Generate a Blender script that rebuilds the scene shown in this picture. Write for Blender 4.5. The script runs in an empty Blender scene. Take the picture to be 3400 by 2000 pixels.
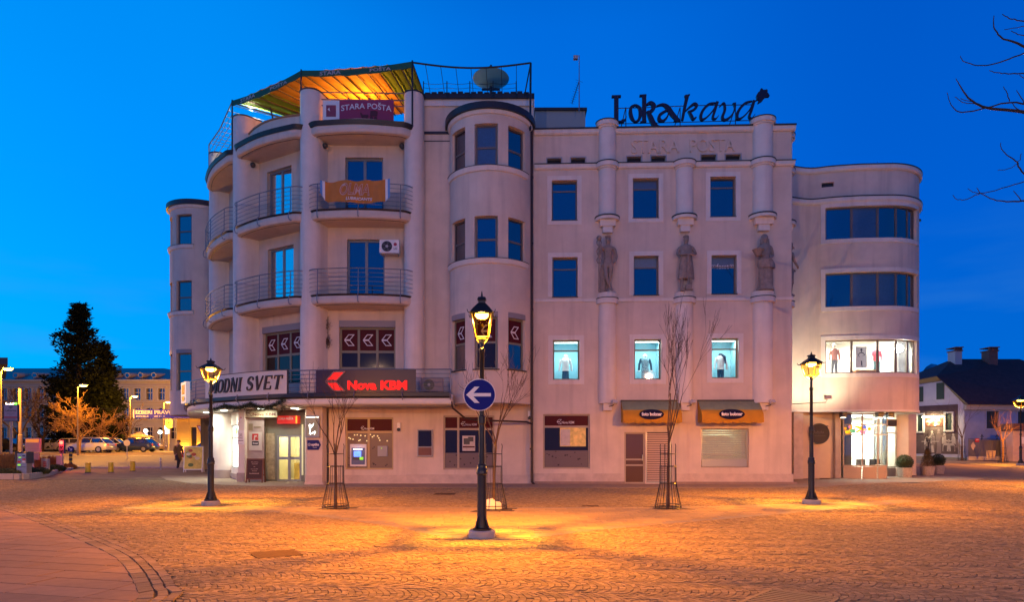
import bpy, bmesh, math, random
import numpy as np
from mathutils import Vector, Matrix, Euler
from mathutils import noise as mnoise

random.seed(7)
rng = np.random.default_rng(7)
R = math.radians
sc = bpy.context.scene
COL = sc.collection

# ---------------------------------------------------------------- camera
F = 2150.0            # focal length in photo pixels (photo 3400 x 2000)
CX, HY, EH = 1700.0, 1480.0, 1.65
cam_d = bpy.data.cameras.new("camera")
cam_d.sensor_width = 36.0
cam_d.lens = 36.0 * F / 3400.0
cam_d.shift_y = (HY - 1000.0) / 3400.0
cam_d.clip_start = 0.1
cam_d.clip_end = 5000
cam = bpy.data.objects.new("camera", cam_d)
cam.location = (0, 0, EH)
cam.rotation_euler = (R(90), 0, 0)
COL.objects.link(cam)
sc.camera = cam

# ---------------------------------------------------------------- world: clear dusk sky, brighter towards the set sun at the left
W = bpy.data.worlds.new("World")
sc.world = W
W.use_nodes = True
wn, wl = W.node_tree.nodes, W.node_tree.links
wn.clear()
wo = wn.new("ShaderNodeOutputWorld"); bg = wn.new("ShaderNodeBackground")
tc = wn.new("ShaderNodeTexCoord")
sep = wn.new("ShaderNodeSeparateXYZ"); wl.new(tc.outputs["Generated"], sep.inputs[0])
dot = wn.new("ShaderNodeVectorMath"); dot.operation = 'DOT_PRODUCT'
dot.inputs[1].default_value = (-0.93, 0.36, 0.0)          # where the sun went down
wl.new(tc.outputs["Generated"], dot.inputs[0])
r1 = wn.new("ShaderNodeValToRGB")
r1.color_ramp.interpolation = 'EASE'
e = r1.color_ramp.elements
e[0].position = 0.0; e[0].color = (0.000, 0.09, 0.46, 1)
e[1].position = 1.0; e[1].color = (0.000, 0.42, 1.15, 1)
x = e.new(0.42); x.color = (0.000, 0.115, 0.66, 1)
x = e.new(0.62); x.color = (0.000, 0.175, 0.84, 1)
x = e.new(0.84); x.color = (0.000, 0.31, 1.05, 1)
mr = wn.new("ShaderNodeMapRange"); mr.inputs[1].default_value = -1; mr.inputs[2].default_value = 1
wl.new(dot.outputs["Value"], mr.inputs[0]); wl.new(mr.outputs[0], r1.inputs[0])
r2 = wn.new("ShaderNodeValToRGB")
e = r2.color_ramp.elements
e[0].position = 0.0; e[0].color = (0.9, 1.35, 1.0, 1)
e[1].position = 1.0; e[1].color = (0.3, 0.24, 0.26, 1)
x = e.new(0.10); x.color = (1.0, 1.22, 1.02, 1)
x = e.new(0.30); x.color = (1.0, 1.0, 1.0, 1)
x = e.new(0.54); x.color = (0.85, 0.84, 0.87, 1)
x = e.new(0.78); x.color = (0.45, 0.36, 0.40, 1)
wl.new(sep.outputs["Z"], r2.inputs[0])
mul = wn.new("ShaderNodeMixRGB"); mul.blend_type = 'MULTIPLY'; mul.inputs[0].default_value = 1
wl.new(r1.outputs[0], mul.inputs[1]); wl.new(r2.outputs[0], mul.inputs[2])
# thin cloud veils near the horizon
mp = wn.new("ShaderNodeMapping"); mp.inputs["Scale"].default_value = (2.2, 2.2, 11)
wl.new(tc.outputs["Generated"], mp.inputs[0])
nz = wn.new("ShaderNodeTexNoise"); nz.inputs["Scale"].default_value = 1.6; nz.inputs["Detail"].default_value = 7
wl.new(mp.outputs[0], nz.inputs["Vector"])
nr = wn.new("ShaderNodeMapRange"); nr.inputs[1].default_value = 0.52; nr.inputs[2].default_value = 0.75
wl.new(nz.outputs["Fac"], nr.inputs[0])
hz = wn.new("ShaderNodeMapRange"); hz.inputs[1].default_value = 0.0; hz.inputs[2].default_value = 0.34
hz.inputs[3].default_value = 0.45; hz.inputs[4].default_value = 0.0
wl.new(sep.outputs["Z"], hz.inputs[0])
cm = wn.new("ShaderNodeMath"); cm.operation = 'MULTIPLY'
wl.new(nr.outputs[0], cm.inputs[0]); wl.new(hz.outputs[0], cm.inputs[1])
cl = wn.new("ShaderNodeMixRGB"); cl.inputs[2].default_value = (0.06, 0.26, 0.62, 1)
wl.new(cm.outputs[0], cl.inputs[0]); wl.new(mul.outputs[0], cl.inputs[1])
wl.new(cl.outputs[0], bg.inputs[0]); bg.inputs[1].default_value = 1.0
wl.new(bg.outputs[0], wo.inputs[0])

sc.view_settings.view_transform = 'Standard'
sc.view_settings.look = 'None'
sc.view_settings.exposure = 0.0
sc.view_settings.gamma = 1.0
sc.view_settings.use_curve_mapping = False
sc.cycles.use_denoising = True
sc.cycles.max_bounces = 6
sc.cycles.transparent_max_bounces = 12
sc.cycles.sample_clamp_indirect = 6.0
sc.cycles.caustics_reflective = False
sc.cycles.caustics_refractive = False

SODIUM = (1.0, 0.39, 0.015)
WARM = (1.0, 0.80, 0.50)
COOL = (0.80, 1.0, 0.95)

# ---------------------------------------------------------------- materials
MATS = {}
def mat(name, col=(.5, .5, .5), rough=.6, metal=0., emit=None, es=1., var=0., vscale=3., bump=0., bscale=60.,
        spec=.5, ior=1.5, attr=None, stain=None, coat=0.):
    if name in MATS: return MATS[name]
    m = bpy.data.materials.new(name); m.use_nodes = True
    n, l = m.node_tree.nodes, m.node_tree.links
    b = n["Principled BSDF"]
    b.inputs["Base Color"].default_value = (*col, 1)
    b.inputs["Roughness"].default_value = rough
    b.inputs["Metallic"].default_value = metal
    b.inputs["IOR"].default_value = ior
    if "Specular IOR Level" in b.inputs: b.inputs["Specular IOR Level"].default_value = spec
    if coat: b.inputs["Coat Weight"].default_value = coat
    t = n.new("ShaderNodeTexCoord")
    src = None
    if var:
        z = n.new("ShaderNodeTexNoise"); z.inputs["Scale"].default_value = vscale; z.inputs["Detail"].default_value = 8
        z.inputs["Roughness"].default_value = .62
        l.new(t.outputs["Object"], z.inputs["Vector"])
        q = n.new("ShaderNodeMapRange"); q.inputs[1].default_value = .3; q.inputs[2].default_value = .7
        q.inputs[3].default_value = 1 - var; q.inputs[4].default_value = 1 + var
        l.new(z.outputs["Fac"], q.inputs[0])
        s = n.new("ShaderNodeVectorMath"); s.operation = 'SCALE'; s.inputs[0].default_value = col
        l.new(q.outputs[0], s.inputs["Scale"]); src = s.outputs[0]
    if stain:                                   # long vertical weather streaks
        g = n.new("ShaderNodeMapping"); g.inputs["Scale"].default_value = (2.2, 2.2, .16)
        l.new(t.outputs["Object"], g.inputs[0])
        z = n.new("ShaderNodeTexNoise"); z.inputs["Scale"].default_value = 1.5; z.inputs["Detail"].default_value = 9
        l.new(g.outputs[0], z.inputs["Vector"])
        q = n.new("ShaderNodeMapRange"); q.inputs[1].default_value = .52; q.inputs[2].default_value = .8
        l.new(z.outputs["Fac"], q.inputs[0])
        k = n.new("ShaderNodeMixRGB"); k.inputs[2].default_value = (*stain, 1)
        h_ = n.new('ShaderNodeMath'); h_.operation = 'MULTIPLY'; h_.inputs[1].default_value = .5; l.new(q.outputs[0], h_.inputs[0]); l.new(h_.outputs[0], k.inputs[0])
        if src: l.new(src, k.inputs[1])
        else: k.inputs[1].default_value = (*col, 1)
        src = k.outputs[0]
    if attr:
        a = n.new("ShaderNodeAttribute"); a.attribute_name = attr
        s = n.new("ShaderNodeVectorMath"); s.operation = 'SCALE'
        if src: l.new(src, s.inputs[0])
        else: s.inputs[0].default_value = col
        l.new(a.outputs["Fac"], s.inputs["Scale"]); src = s.outputs[0]
    if src: l.new(src, b.inputs["Base Color"])
    if bump:
        z = n.new("ShaderNodeTexNoise"); z.inputs["Scale"].default_value = bscale; z.inputs["Detail"].default_value = 5
        l.new(t.outputs["Object"], z.inputs["Vector"])
        u = n.new("ShaderNodeBump"); u.inputs["Strength"].default_value = bump; u.inputs["Distance"].default_value = .02
        l.new(z.outputs["Fac"], u.inputs["Height"]); l.new(u.outputs[0], b.inputs["Normal"])
    if emit:
        b.inputs["Emission Color"].default_value = (*emit, 1)
        b.inputs["Emission Strength"].default_value = es
    MATS[name] = m
    return m

def glass_mat(name, tint=(1, 1, 1), refl=.06, rmax=.7):
    if name in MATS: return MATS[name]
    m = bpy.data.materials.new(name); m.use_nodes = True
    n, l = m.node_tree.nodes, m.node_tree.links; n.clear()
    o = n.new("ShaderNodeOutputMaterial"); mx = n.new("ShaderNodeMixShader")
    a = n.new("ShaderNodeBsdfTransparent"); a.inputs[0].default_value = (*tint, 1)
    g = n.new("ShaderNodeBsdfGlossy"); g.inputs["Roughness"].default_value = .02
    fr = n.new("ShaderNodeLayerWeight"); fr.inputs[0].default_value = .3
    mr = n.new("ShaderNodeMapRange"); mr.inputs[3].default_value = refl; mr.inputs[4].default_value = rmax
    l.new(fr.outputs["Fresnel"], mr.inputs[0]); l.new(mr.outputs[0], mx.inputs[0])
    l.new(a.outputs[0], mx.inputs[1]); l.new(g.outputs[0], mx.inputs[2]); l.new(mx.outputs[0], o.inputs[0])
    MATS[name] = m
    return m

# ---------------------------------------------------------------- pixel helpers (photo pixels -> real points)
def gz(Y):                                    # the ground climbs gently away from the square
    t = Y - 33.0
    if t <= 0: return 0.0
    return min(0.033 * t * t / (t + 3.0), 0.95)
def P(u, v, Y): return Vector(((u - CX) / F * Y, Y, EH + (HY - v) / F * Y))
def G(u, v):
    Y = 30.0
    for _ in range(60): Y = .5 * Y + .5 * max(1., (EH - gz(Y)) * F / max(v - HY, 1.0))
    return Vector(((u - CX) / F * Y, Y, gz(Y)))
def XY(u, Y): return ((u - CX) / F * Y, Y)

# ---------------------------------------------------------------- wall maps: (along s, height z, outward d) -> point
class Plane:
    def __init__(s, p0, p1):
        s.p = Vector(p0[:2]); e = Vector(p1[:2]) - s.p; s.L = e.length; s.t = e.normalized(); s.n = Vector((s.t.y, -s.t.x)); s.curved = False
    def pt(s, a, z, d=0):
        q = s.p + s.t * a + s.n * d; return (q.x, q.y, z)
class Cyl:
    def __init__(s, c, r, az):
        s.c = Vector(c[:2]); s.r = r; s.az = az; s.L = r * math.pi; s.curved = True
    def pt(s, a, z, d=0):
        w = s.az + a / s.r; return (s.c.x + (s.r + d) * math.sin(w), s.c.y - (s.r + d) * math.cos(w), z)
class Path:
    def __init__(s, pts):
        s.q = np.array([p[:2] for p in pts], float); e = np.diff(s.q, axis=0); ln = np.hypot(e[:, 0], e[:, 1])
        s.a = np.concatenate([[0], np.cumsum(ln)]); s.L = s.a[-1]; s.curved = True
        t = e / ln[:, None]; n = np.stack([t[:, 1], -t[:, 0]], 1)
        vn = np.vstack([n[:1], (n[1:] + n[:-1]) / 2, n[-1:]]); s.vn = vn / np.hypot(vn[:, 0], vn[:, 1])[:, None]
    def pt(s, a, z, d=0):
        x = np.interp(a, s.a, s.q[:, 0]); y = np.interp(a, s.a, s.q[:, 1])
        nx = np.interp(a, s.a, s.vn[:, 0]); ny = np.interp(a, s.a, s.vn[:, 1]); k = math.hypot(nx, ny) or 1
        return (x + nx / k * d, y + ny / k * d, z)
def spline(pts, n=10):
    out = []; pts = [Vector(p) for p in pts]; N = len(pts)
    for i in range(N - 1):
        p0, p1, p2, p3 = pts[max(i - 1, 0)], pts[i], pts[i + 1], pts[min(i + 2, N - 1)]
        for k in range(n):
            t = k / n
            out.append(.5 * ((2 * p1) + (p2 - p0) * t + (2 * p0 - 5 * p1 + 4 * p2 - p3) * t * t + (3 * p1 - p0 - 3 * p2 + p3) * t ** 3))
    out.append(pts[-1]); return out
def hit(M, u, d=0):                           # where the view ray of column u meets the mapped wall
    k = (u - CX) / F
    lo, hi = (-M.L / 2, M.L / 2) if isinstance(M, Cyl) else (-1.0 if isinstance(M, Plane) else 0, M.L + (1.0 if isinstance(M, Plane) else 0))
    prev = None; best = None
    for i in range(801):
        a = lo + (hi - lo) * i / 800; p = M.pt(a, 0, d); f = p[0] - k * p[1]
        if prev is not None and (f >= 0) != (prev[1] >= 0):
            b = prev[0] + (a - prev[0]) * (-prev[1]) / (f - prev[1]); Y = M.pt(b, 0, d)[1]
            if best is None or Y < best[1]: best = (b, Y)
        prev = (a, f)
    if best is None:
        b = min((abs(M.pt(lo + (hi - lo) * i / 400, 0, d)[0] - k * M.pt(lo + (hi - lo) * i / 400, 0, d)[1]), lo + (hi - lo) * i / 400) for i in range(401))[1]
        best = (b, M.pt(b, 0, d)[1])
    return best
def S(M, u, d=0): return hit(M, u, d)[0]
def Z(v, Y): return EH + (HY - v) / F * Y
def SZ(M, u, v, d=0):
    a, Y = hit(M, u, d); return a, Z(v, Y)
def rect(M, u0, v0, u1, v1, d=0):             # pixel box -> (s0, s1, z0, z1)
    a0, Y0 = hit(M, u0, d); a1, Y1 = hit(M, u1, d); Y = (Y0 + Y1) / 2
    return (a0, a1, Z(v1, Y), Z(v0, Y))

# ---------------------------------------------------------------- mesh builder
WL = {}
class MB:
    def __init__(s): s.v = []; s.f = []; s.m = []; s.ms = []; s.sm = False
    def mi(s, m):
        if m is None: return 0
        if m not in s.ms: s.ms.append(m)
        return s.ms.index(m)
    def face(s, pts, m=None):
        i = len(s.v); s.v.extend([tuple(p) for p in pts]); s.f.append(tuple(range(i, i + len(pts)))); s.m.append(s.mi(m))
    def hull(s, a, b, m=None, caps=True):       # two rings of equal length
        n = len(a); i = len(s.v); s.v.extend([tuple(p) for p in a]); s.v.extend([tuple(p) for p in b]); k = s.mi(m)
        for j in range(n):
            s.f.append((i + j, i + (j + 1) % n, i + n + (j + 1) % n, i + n + j)); s.m.append(k)
        if caps:
            s.f.append(tuple(range(i + n - 1, i - 1, -1))); s.m.append(k)
            s.f.append(tuple(range(i + n, i + 2 * n))); s.m.append(k)
    def box(s, x0, x1, y0, y1, z0, z1, m=None):
        s.hull([(x0, y0, z0), (x1, y0, z0), (x1, y1, z0), (x0, y1, z0)], [(x0, y0, z1), (x1, y0, z1), (x1, y1, z1), (x0, y1, z1)], m)
        return s
    def bx(s, M, s0, s1, z0, z1, d0, d1, m=None, ds=.18):     # box in wall space
        n = max(1, int(math.ceil(abs(s1 - s0) / ds))) if M.curved else 1
        k = s.mi(m); i = len(s.v)
        for j in range(n + 1):
            a = s0 + (s1 - s0) * j / n
            s.v += [M.pt(a, z0, d0), M.pt(a, z0, d1), M.pt(a, z1, d1), M.pt(a, z1, d0)]
        for j in range(n):
            b = i + 4 * j
            for q in range(4):
                s.f.append((b + q, b + (q + 1) % 4, b + 4 + (q + 1) % 4, b + 4 + q)); s.m.append(k)
        s.f.append((i + 3, i + 2, i + 1, i)); s.m.append(k); b = i + 4 * n
        s.f.append((b, b + 1, b + 2, b + 3)); s.m.append(k)
        if M.curved: s.sm = True
        return s
    def prof(s, M, s0, s1, pr, m=None, ds=.15, close=True):   # sweep profile of (d, z) along the wall
        n = max(1, int(math.ceil(abs(s1 - s0) / ds))) if M.curved else 1; k = s.mi(m); i = len(s.v); w = len(pr)
        for j in range(n + 1):
            a = s0 + (s1 - s0) * j / n
            s.v += [M.pt(a, z, d) for d, z in pr]
        for j in range(n):
            b = i + w * j
            for q in range(w if close else w - 1):
                s.f.append((b + q, b + (q + 1) % w, b + w + (q + 1) % w, b + w + q)); s.m.append(k)
        if close:
            s.f.append(tuple(range(i + w - 1, i - 1, -1))); s.m.append(k); b = i + w * n
            s.f.append(tuple(range(b, b + w))); s.m.append(k)
        s.sm = True; return s
    def prism(s, poly, z0, z1, m=None):
        s.hull([(p[0], p[1], z0) for p in poly], [(p[0], p[1], z1) for p in poly], m); return s
    def mprism(s, M, poly, d0, d1, m=None):      # polygon in (s, z) extruded outward
        s.hull([M.pt(a, z, d0) for a, z in poly], [M.pt(a, z, d1) for a, z in poly], m); return s
    def tube(s, pts, r, n=8, m=None, caps=True):
        pts = [Vector(p) for p in pts]; rs = r if isinstance(r, (list, tuple)) else [r] * len(pts); k = s.mi(m); i = len(s.v)
        up = None
        for j, p in enumerate(pts):
            t = (pts[min(j + 1, len(pts) - 1)] - pts[max(j - 1, 0)])
            t = t.normalized() if t.length > 1e-9 else Vector((0, 0, 1))
            if up is None: up = Vector((0, 0, 1)) if abs(t.z) < .9 else Vector((1, 0, 0))
            a = t.cross(up).normalized(); b = a.cross(t).normalized(); up = b
            for q in range(n):
                w = 2 * math.pi * q / n; s.v.append(tuple(p + (a * math.cos(w) + b * math.sin(w)) * rs[j]))
        for j in range(len(pts) - 1):
            for q in range(n):
                c = i + j * n; s.f.append((c + q, c + (q + 1) % n, c + n + (q + 1) % n, c + n + q)); s.m.append(k)
        if caps and n > 2:
            s.f.append(tuple(range(i + n - 1, i - 1, -1))); s.m.append(k); c = i + n * (len(pts) - 1)
            s.f.append(tuple(range(c, c + n))); s.m.append(k)
        s.sm = True; return s
    def lathe(s, pr, c=(0, 0, 0), n=24, m=None, a0=0, a1=2 * math.pi, sx=1, sy=1, rot=0):   # profile of (r, z)
        k = s.mi(m); i = len(s.v); full = abs(a1 - a0 - 2 * math.pi) < 1e-6; N = n if full else n + 1; w = len(pr)
        for j in range(N):
            a = a0 + (a1 - a0) * j / n + rot
            s.v += [(c[0] + r * math.cos(a) * sx, c[1] + r * math.sin(a) * sy, c[2] + z) for r, z in pr]
        for j in range(n):
            b = i + w * j; b2 = i + w * ((j + 1) % N)
            for q in range(w - 1):
                s.f.append((b + q, b2 + q, b2 + q + 1, b + q + 1)); s.m.append(k)
        s.sm = True; return s
    def sph(s, c, r, m=None, n=12, k=8, sz=None):
        sz = sz or (1, 1, 1); K = s.mi(m); i = len(s.v)
        for a in range(k + 1):
            t = math.pi * a / k
            for b in range(n):
                w = 2 * math.pi * b / n
                s.v.append((c[0] + r * sz[0] * math.sin(t) * math.cos(w), c[1] + r * sz[1] * math.sin(t) * math.sin(w), c[2] + r * sz[2] * math.cos(t)))
        for a in range(k):
            for b in range(n):
                s.f.append((i + a * n + b, i + (a + 1) * n + b, i + (a + 1) * n + (b + 1) % n, i + a * n + (b + 1) % n)); s.m.append(K)
        s.sm = True; return s
    def xf(s, fn, i0=0):
        for i in range(i0, len(s.v)): s.v[i] = tuple(fn(Vector(s.v[i])))
        return s
    def build(s, name, material=None, parent=None, origin=None, angle=38):
        if parent is not None: off = WL.get(parent.name, Vector((0, 0, 0)))
        else: off = Vector(origin) if origin is not None else Vector((0, 0, 0))
        me = bpy.data.meshes.new(name)
        me.from_pydata([(a - off.x, b - off.y, c - off.z) for a, b, c in s.v], [], s.f)
        if s.ms:
            for q in s.ms: me.materials.append(q)
            me.polygons.foreach_set("material_index", s.m)
        elif material: me.materials.append(material)
        bm = bmesh.new(); bm.from_mesh(me)
        bmesh.ops.remove_doubles(bm, verts=bm.verts, dist=1e-5)
        bmesh.ops.recalc_face_normals(bm, faces=bm.faces)
        bm.to_mesh(me); bm.free()
        if s.sm:
            me.shade_smooth(); me.set_sharp_from_angle(angle=R(angle))
        o = bpy.data.objects.new(name, me); COL.objects.link(o)
        if parent is not None: o.parent = parent
        else: o.location = off
        WL[o.name] = off if parent is not None else Vector(off)
        return o

def tag(o, label=None, cat=None, group=None, kind=None):
    if label: o['label'] = label
    if cat: o['category'] = cat
    if group: o['group'] = group
    if kind: o['kind'] = kind
    return o
def thing(name, label, cat, loc=(0, 0, 0), group=None, local=False):
    o = bpy.data.objects.new(name, None); COL.objects.link(o); o.empty_display_size = .2
    o.location = loc; WL[o.name] = Vector((0, 0, 0)) if local else Vector(loc)
    return tag(o, label, cat, group)
def copy_tree(o, parent=None):
    c = o.copy(); COL.objects.link(c); c.parent = parent; WL[c.name] = WL.get(o.name, Vector((0, 0, 0)))
    for ch in list(o.children): copy_tree(ch, c)
    return c
def struct(mb, name, m, **k): return tag(mb.build(name, m, **k), kind='structure')

# wall with openings: holes (s0, s1, z0, z1)
def wall(mb, M, s0, s1, z0, z1, holes=(), depth=.25, m=None, rm=None, ds=.2, d=0.):
    ss = {s0, s1}; zs = {z0, z1}
    for h in holes:
        ss |= {h[0], h[1]}; zs |= {h[2], h[3]}
    ss = sorted(x for x in ss if s0 - 1e-6 <= x <= s1 + 1e-6); zs = sorted(x for x in zs if z0 - 1e-6 <= x <= z1 + 1e-6)
    if M.curved:
        o = []
        for a, b in zip(ss, ss[1:]):
            n = max(1, int(math.ceil((b - a) / ds))); o += [a + (b - a) * i / n for i in range(n)]
        ss = o + [ss[-1]]
        mb.sm = True
    for a, b in zip(ss, ss[1:]):
        for c, e in zip(zs, zs[1:]):
            x, y = (a + b) / 2, (c + e) / 2
            if any(h[0] < x < h[1] and h[2] < y < h[3] for h in holes): continue
            mb.face([M.pt(a, c, d), M.pt(b, c, d), M.pt(b, e, d), M.pt(a, e, d)], m)
    for h in holes:
        rr = rm or m
        cs = [x for x in ss if h[0] - 1e-6 <= x <= h[1] + 1e-6]
        for a, b in zip(cs, cs[1:]):
            for zz in (h[2], h[3]):
                mb.face([M.pt(a, zz, d), M.pt(b, zz, d), M.pt(b, zz, d - depth), M.pt(a, zz, d - depth)], rr)
        for a in (h[0], h[1]):
            mb.face([M.pt(a, h[2], d), M.pt(a, h[3], d), M.pt(a, h[3], d - depth), M.pt(a, h[2], d - depth)], rr)
    return mb

def window(M, h, parent, depth=.2, fw=.06, cols=(), rows=(), frame=None, glass=None, name='window', paint=None, back=True, mw=None, d0=0.):
    """frame as the part, each pane a sub-part. cols / rows are fractions; paint maps (col, row) -> material"""
    s0, s1, z0, z1 = h; mw = mw or fw; dd = d0 - depth
    mb = MB()
    mb.bx(M, s0, s0 + fw, z0, z1, dd, dd + .07); mb.bx(M, s1 - fw, s1, z0, z1, dd, dd + .07)
    mb.bx(M, s0 + fw, s1 - fw, z0, z0 + fw, dd, dd + .07); mb.bx(M, s0 + fw, s1 - fw, z1 - fw, z1, dd, dd + .07)
    xs = [s0 + fw] + [s0 + (s1 - s0) * c for c in cols] + [s1 - fw]
    ys = [z0 + fw] + [z0 + (z1 - z0) * c for c in rows] + [z1 - fw]
    for c in xs[1:-1]: mb.bx(M, c - mw / 2, c + mw / 2, z0 + fw, z1 - fw, dd, dd + .06)
    for c in ys[1:-1]: mb.bx(M, s0 + fw, s1 - fw, c - mw / 2, c + mw / 2, dd + .002, dd + .055)
    w = mb.build(name, frame, parent)
    for i in range(len(xs) - 1):
        for j in range(len(ys) - 1):
            a = xs[i] + (mw / 2 if i else 0); b = xs[i + 1] - (mw / 2 if i < len(xs) - 2 else 0)
            c = ys[j] + (mw / 2 if j else 0); e = ys[j + 1] - (mw / 2 if j < len(ys) - 2 else 0)
            g = MB().bx(M, a, b, c, e, dd + .005, dd + .03)
            mm = (paint or {}).get((i, j), glass)
            g.build('pane', mm, w)
    return w

# ---------------------------------------------------------------- lettering
def text_geo(body, bold=0., shear=0., ext=1.):
    cu = bpy.data.curves.new('t', 'FONT'); cu.body = body; cu.size = 1; cu.offset = bold; cu.shear = shear; cu.extrude = .5; cu.resolution_u = 3
    o = bpy.data.objects.new('t', cu); COL.objects.link(o)
    dg = bpy.context.evaluated_depsgraph_get(); me = bpy.data.meshes.new_from_object(o.evaluated_get(dg))
    v = [tuple(q.co) for q in me.vertices]; f = [tuple(p.vertices) for p in me.polygons]
    bpy.data.objects.remove(o); bpy.data.curves.remove(cu); bpy.data.meshes.remove(me)
    return v, f
def lettering(mb, M, body, s0, s1, z0, z1, d0, d1, m=None, bold=0., shear=0., curve=None):
    v, f = text_geo(body, bold, shear)
    x0 = min(p[0] for p in v); x1 = max(p[0] for p in v); y0 = min(p[1] for p in v); y1 = max(p[1] for p in v)
    i = len(mb.v); k = mb.mi(m)
    for x, y, z in v:
        t = (x - x0) / (x1 - x0); w = (y - y0) / (y1 - y0)
        dz = curve(t) if curve else 0
        mb.v.append(M.pt(s0 + (s1 - s0) * t, z0 + (z1 - z0) * w + dz, d0 + (d1 - d0) * (z + .5)))
    for q in f: mb.f.append(tuple(i + a for a in q)); mb.m.append(k)
    return mb
def ribbon(pts, ws, n=7, smooth=True):         # brush stroke -> polygon (2D)
    if smooth and len(pts) > 2:
        q = spline([(p[0], p[1], w) for p, w in zip(pts, ws)], n); pts = [(p[0], p[1]) for p in q]; ws = [p[2] for p in q]
    L, Rr = [], []
    for i, p in enumerate(pts):
        a = Vector(pts[max(i - 1, 0)]); b = Vector(pts[min(i + 1, len(pts) - 1)]); t = (b - a).normalized(); nn = Vector((-t.y, t.x)) * ws[i] / 2
        L.append((p[0] + nn.x, p[1] + nn.y)); Rr.append((p[0] - nn.x, p[1] - nn.y))
    return L, Rr
def stroke(mb, M, pts, ws, d0, d1, m=None, fn=None, n=7, smooth=True):
    L, Rr = ribbon(pts, ws, n, smooth); fn = fn or (lambda p: p)
    k = mb.mi(m); i = len(mb.v)
    for a, b in zip(L, Rr):
        a, b = fn(a), fn(b)
        mb.v += [M.pt(a[0], a[1], d0), M.pt(b[0], b[1], d0), M.pt(b[0], b[1], d1), M.pt(a[0], a[1], d1)]
    for j in range(len(L) - 1):
        b = i + 4 * j
        for q in range(4): mb.f.append((b + q, b + (q + 1) % 4, b + 4 + (q + 1) % 4, b + 4 + q)); mb.m.append(k)
    mb.f.append((i + 3, i + 2, i + 1, i)); mb.m.append(k); b = i + 4 * (len(L) - 1); mb.f.append((b, b + 1, b + 2, b + 3)); mb.m.append(k)
def bank_mark(mb, M, s0, s1, z0, z1, d0, d1, m=None, w=.012, fill=None):   # two open parallelograms forming an arrow to the left
    zm = (z0 + z1) / 2; g = (z1 - z0) * .04; W = s1 - s0
    for sg, za in ((1, zm + g), (-1, zm - g)):
        h = (z1 - z0) / 2 - g
        q = [(s0, za), (s0 + .42 * W, za + sg * h), (s1, za + sg * h), (s0 + .56 * W, za)]
        if fill is not None:
            c = (sum(p[0] for p in q) / 4, sum(p[1] for p in q) / 4); mb.mprism(M, [(c[0] + (p[0] - c[0]) * .8, c[1] + (p[1] - c[1]) * .8) for p in q], d0, d1 - .005, fill)
        for a, b in zip(q, q[1:] + q[:1]):
            t = (Vector(b) - Vector(a)).normalized() * w * .5
            stroke(mb, M, [(a[0] - t.x, a[1] - t.y), (b[0] + t.x, b[1] + t.y)], [w, w], d0, d1, m, smooth=False)

def plamp(loc, power, col, r=.05, name='lamp_light', parent=None, kind='POINT', size=None, rot=None, spot=None):
    d = bpy.data.lights.new(name, kind); d.energy = power; d.color = col
    if kind in ('POINT', 'SPOT'): d.shadow_soft_size = r
    if kind == 'SPOT': d.spot_size = spot or R(120); d.spot_blend = .8
    if kind == 'AREA':
        d.shape = 'RECTANGLE'; d.size = size[0]; d.size_y = size[1]
    o = bpy.data.objects.new(name, d); COL.objects.link(o)
    off = WL.get(parent.name, Vector((0, 0, 0))) if parent else Vector((0, 0, 0))
    o.location = Vector(loc) - off
    if rot: o.rotation_euler = rot
    if parent: o.parent = parent
    return o
# ---------------------------------------------------------------- palette
m_stucco = mat('cream_stucco', (.68, .56, .455), .88, var=.11, vscale=.8, bump=.25, bscale=45, stain=(.42, .34, .28))
m_stucco2 = mat('pale_stucco_trim', (.75, .675, .60), .85, var=.06, vscale=2, bump=.12, bscale=60, stain=(.52, .41, .33))
m_plinth = mat('marble_plinth', (.58, .46, .38), .5, var=.16, vscale=2.5, bump=.05)
m_step = mat('brown_stone_step', (.30, .21, .17), .7, var=.12, vscale=4)
m_stone = mat('grey_pink_stone_cladding', (.36, .29, .26), .45, var=.15, vscale=3)
m_soffit = mat('white_soffit_paint', (.74, .70, .62), .7, var=.03)
m_dark = mat('dark_tin_edge', (.022, .02, .024), .45, var=.2)
m_gutter = mat('black_gutter', (.02, .018, .022), .4)
m_rail = mat('grey_painted_rail', (.20, .21, .25), .4, metal=.4)
m_frame = mat('brown_window_frame', (.16, .125, .105), .5)
m_frame2 = mat('beige_window_frame', (.42, .33, .24), .5)
m_olive = mat('olive_window_frame', (.22, .21, .14), .5)
m_alu = mat('aluminium_frame', (.42, .42, .38), .35, metal=.6)
m_glass = mat('reflective_window_glass', (.004, .012, .03), .02, ior=1.95, spec=1.0)
m_glass2 = mat('brighter_window_glass', (.01, .05, .12), .02, ior=3.6, spec=1.0)
m_glassd = mat('dark_brown_glass', (.022, .014, .011), .05, ior=1.45)
m_clear = glass_mat('clear_glass', (.97, .99, .98), .05)
m_curtain = mat('blue_grey_curtain', (.02, .06, .13), .35, ior=2.0, var=.25, vscale=14)
m_maroon = mat('maroon_blind', (.075, .006, .010), .5, spec=.15)
m_shut = mat('grey_shutter_box', (.27, .25, .26), .5)
m_white = mat('white_paint', (.80, .78, .75), .5)
m_print = mat('white_print', (.75, .72, .74), .5)
m_black = mat('black_iron', (.012, .011, .012), .35, var=.2, vscale=8)
m_darkgrey = mat('dark_grey_metal', (.06, .06, .065), .45)
m_grey = mat('mid_grey_plastic', (.35, .35, .36), .5)
m_concrete = mat('pale_concrete', (.45, .40, .36), .85, var=.1, vscale=8, bump=.2)
m_red = mat('red_neon_letter', (.1, .0, .0), .6, emit=(1, .02, .018), es=1.5, spec=.1)
m_redglow = mat('red_lamp', (.6, .02, .02), .4, emit=(1, .04, .02), es=14)
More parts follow.
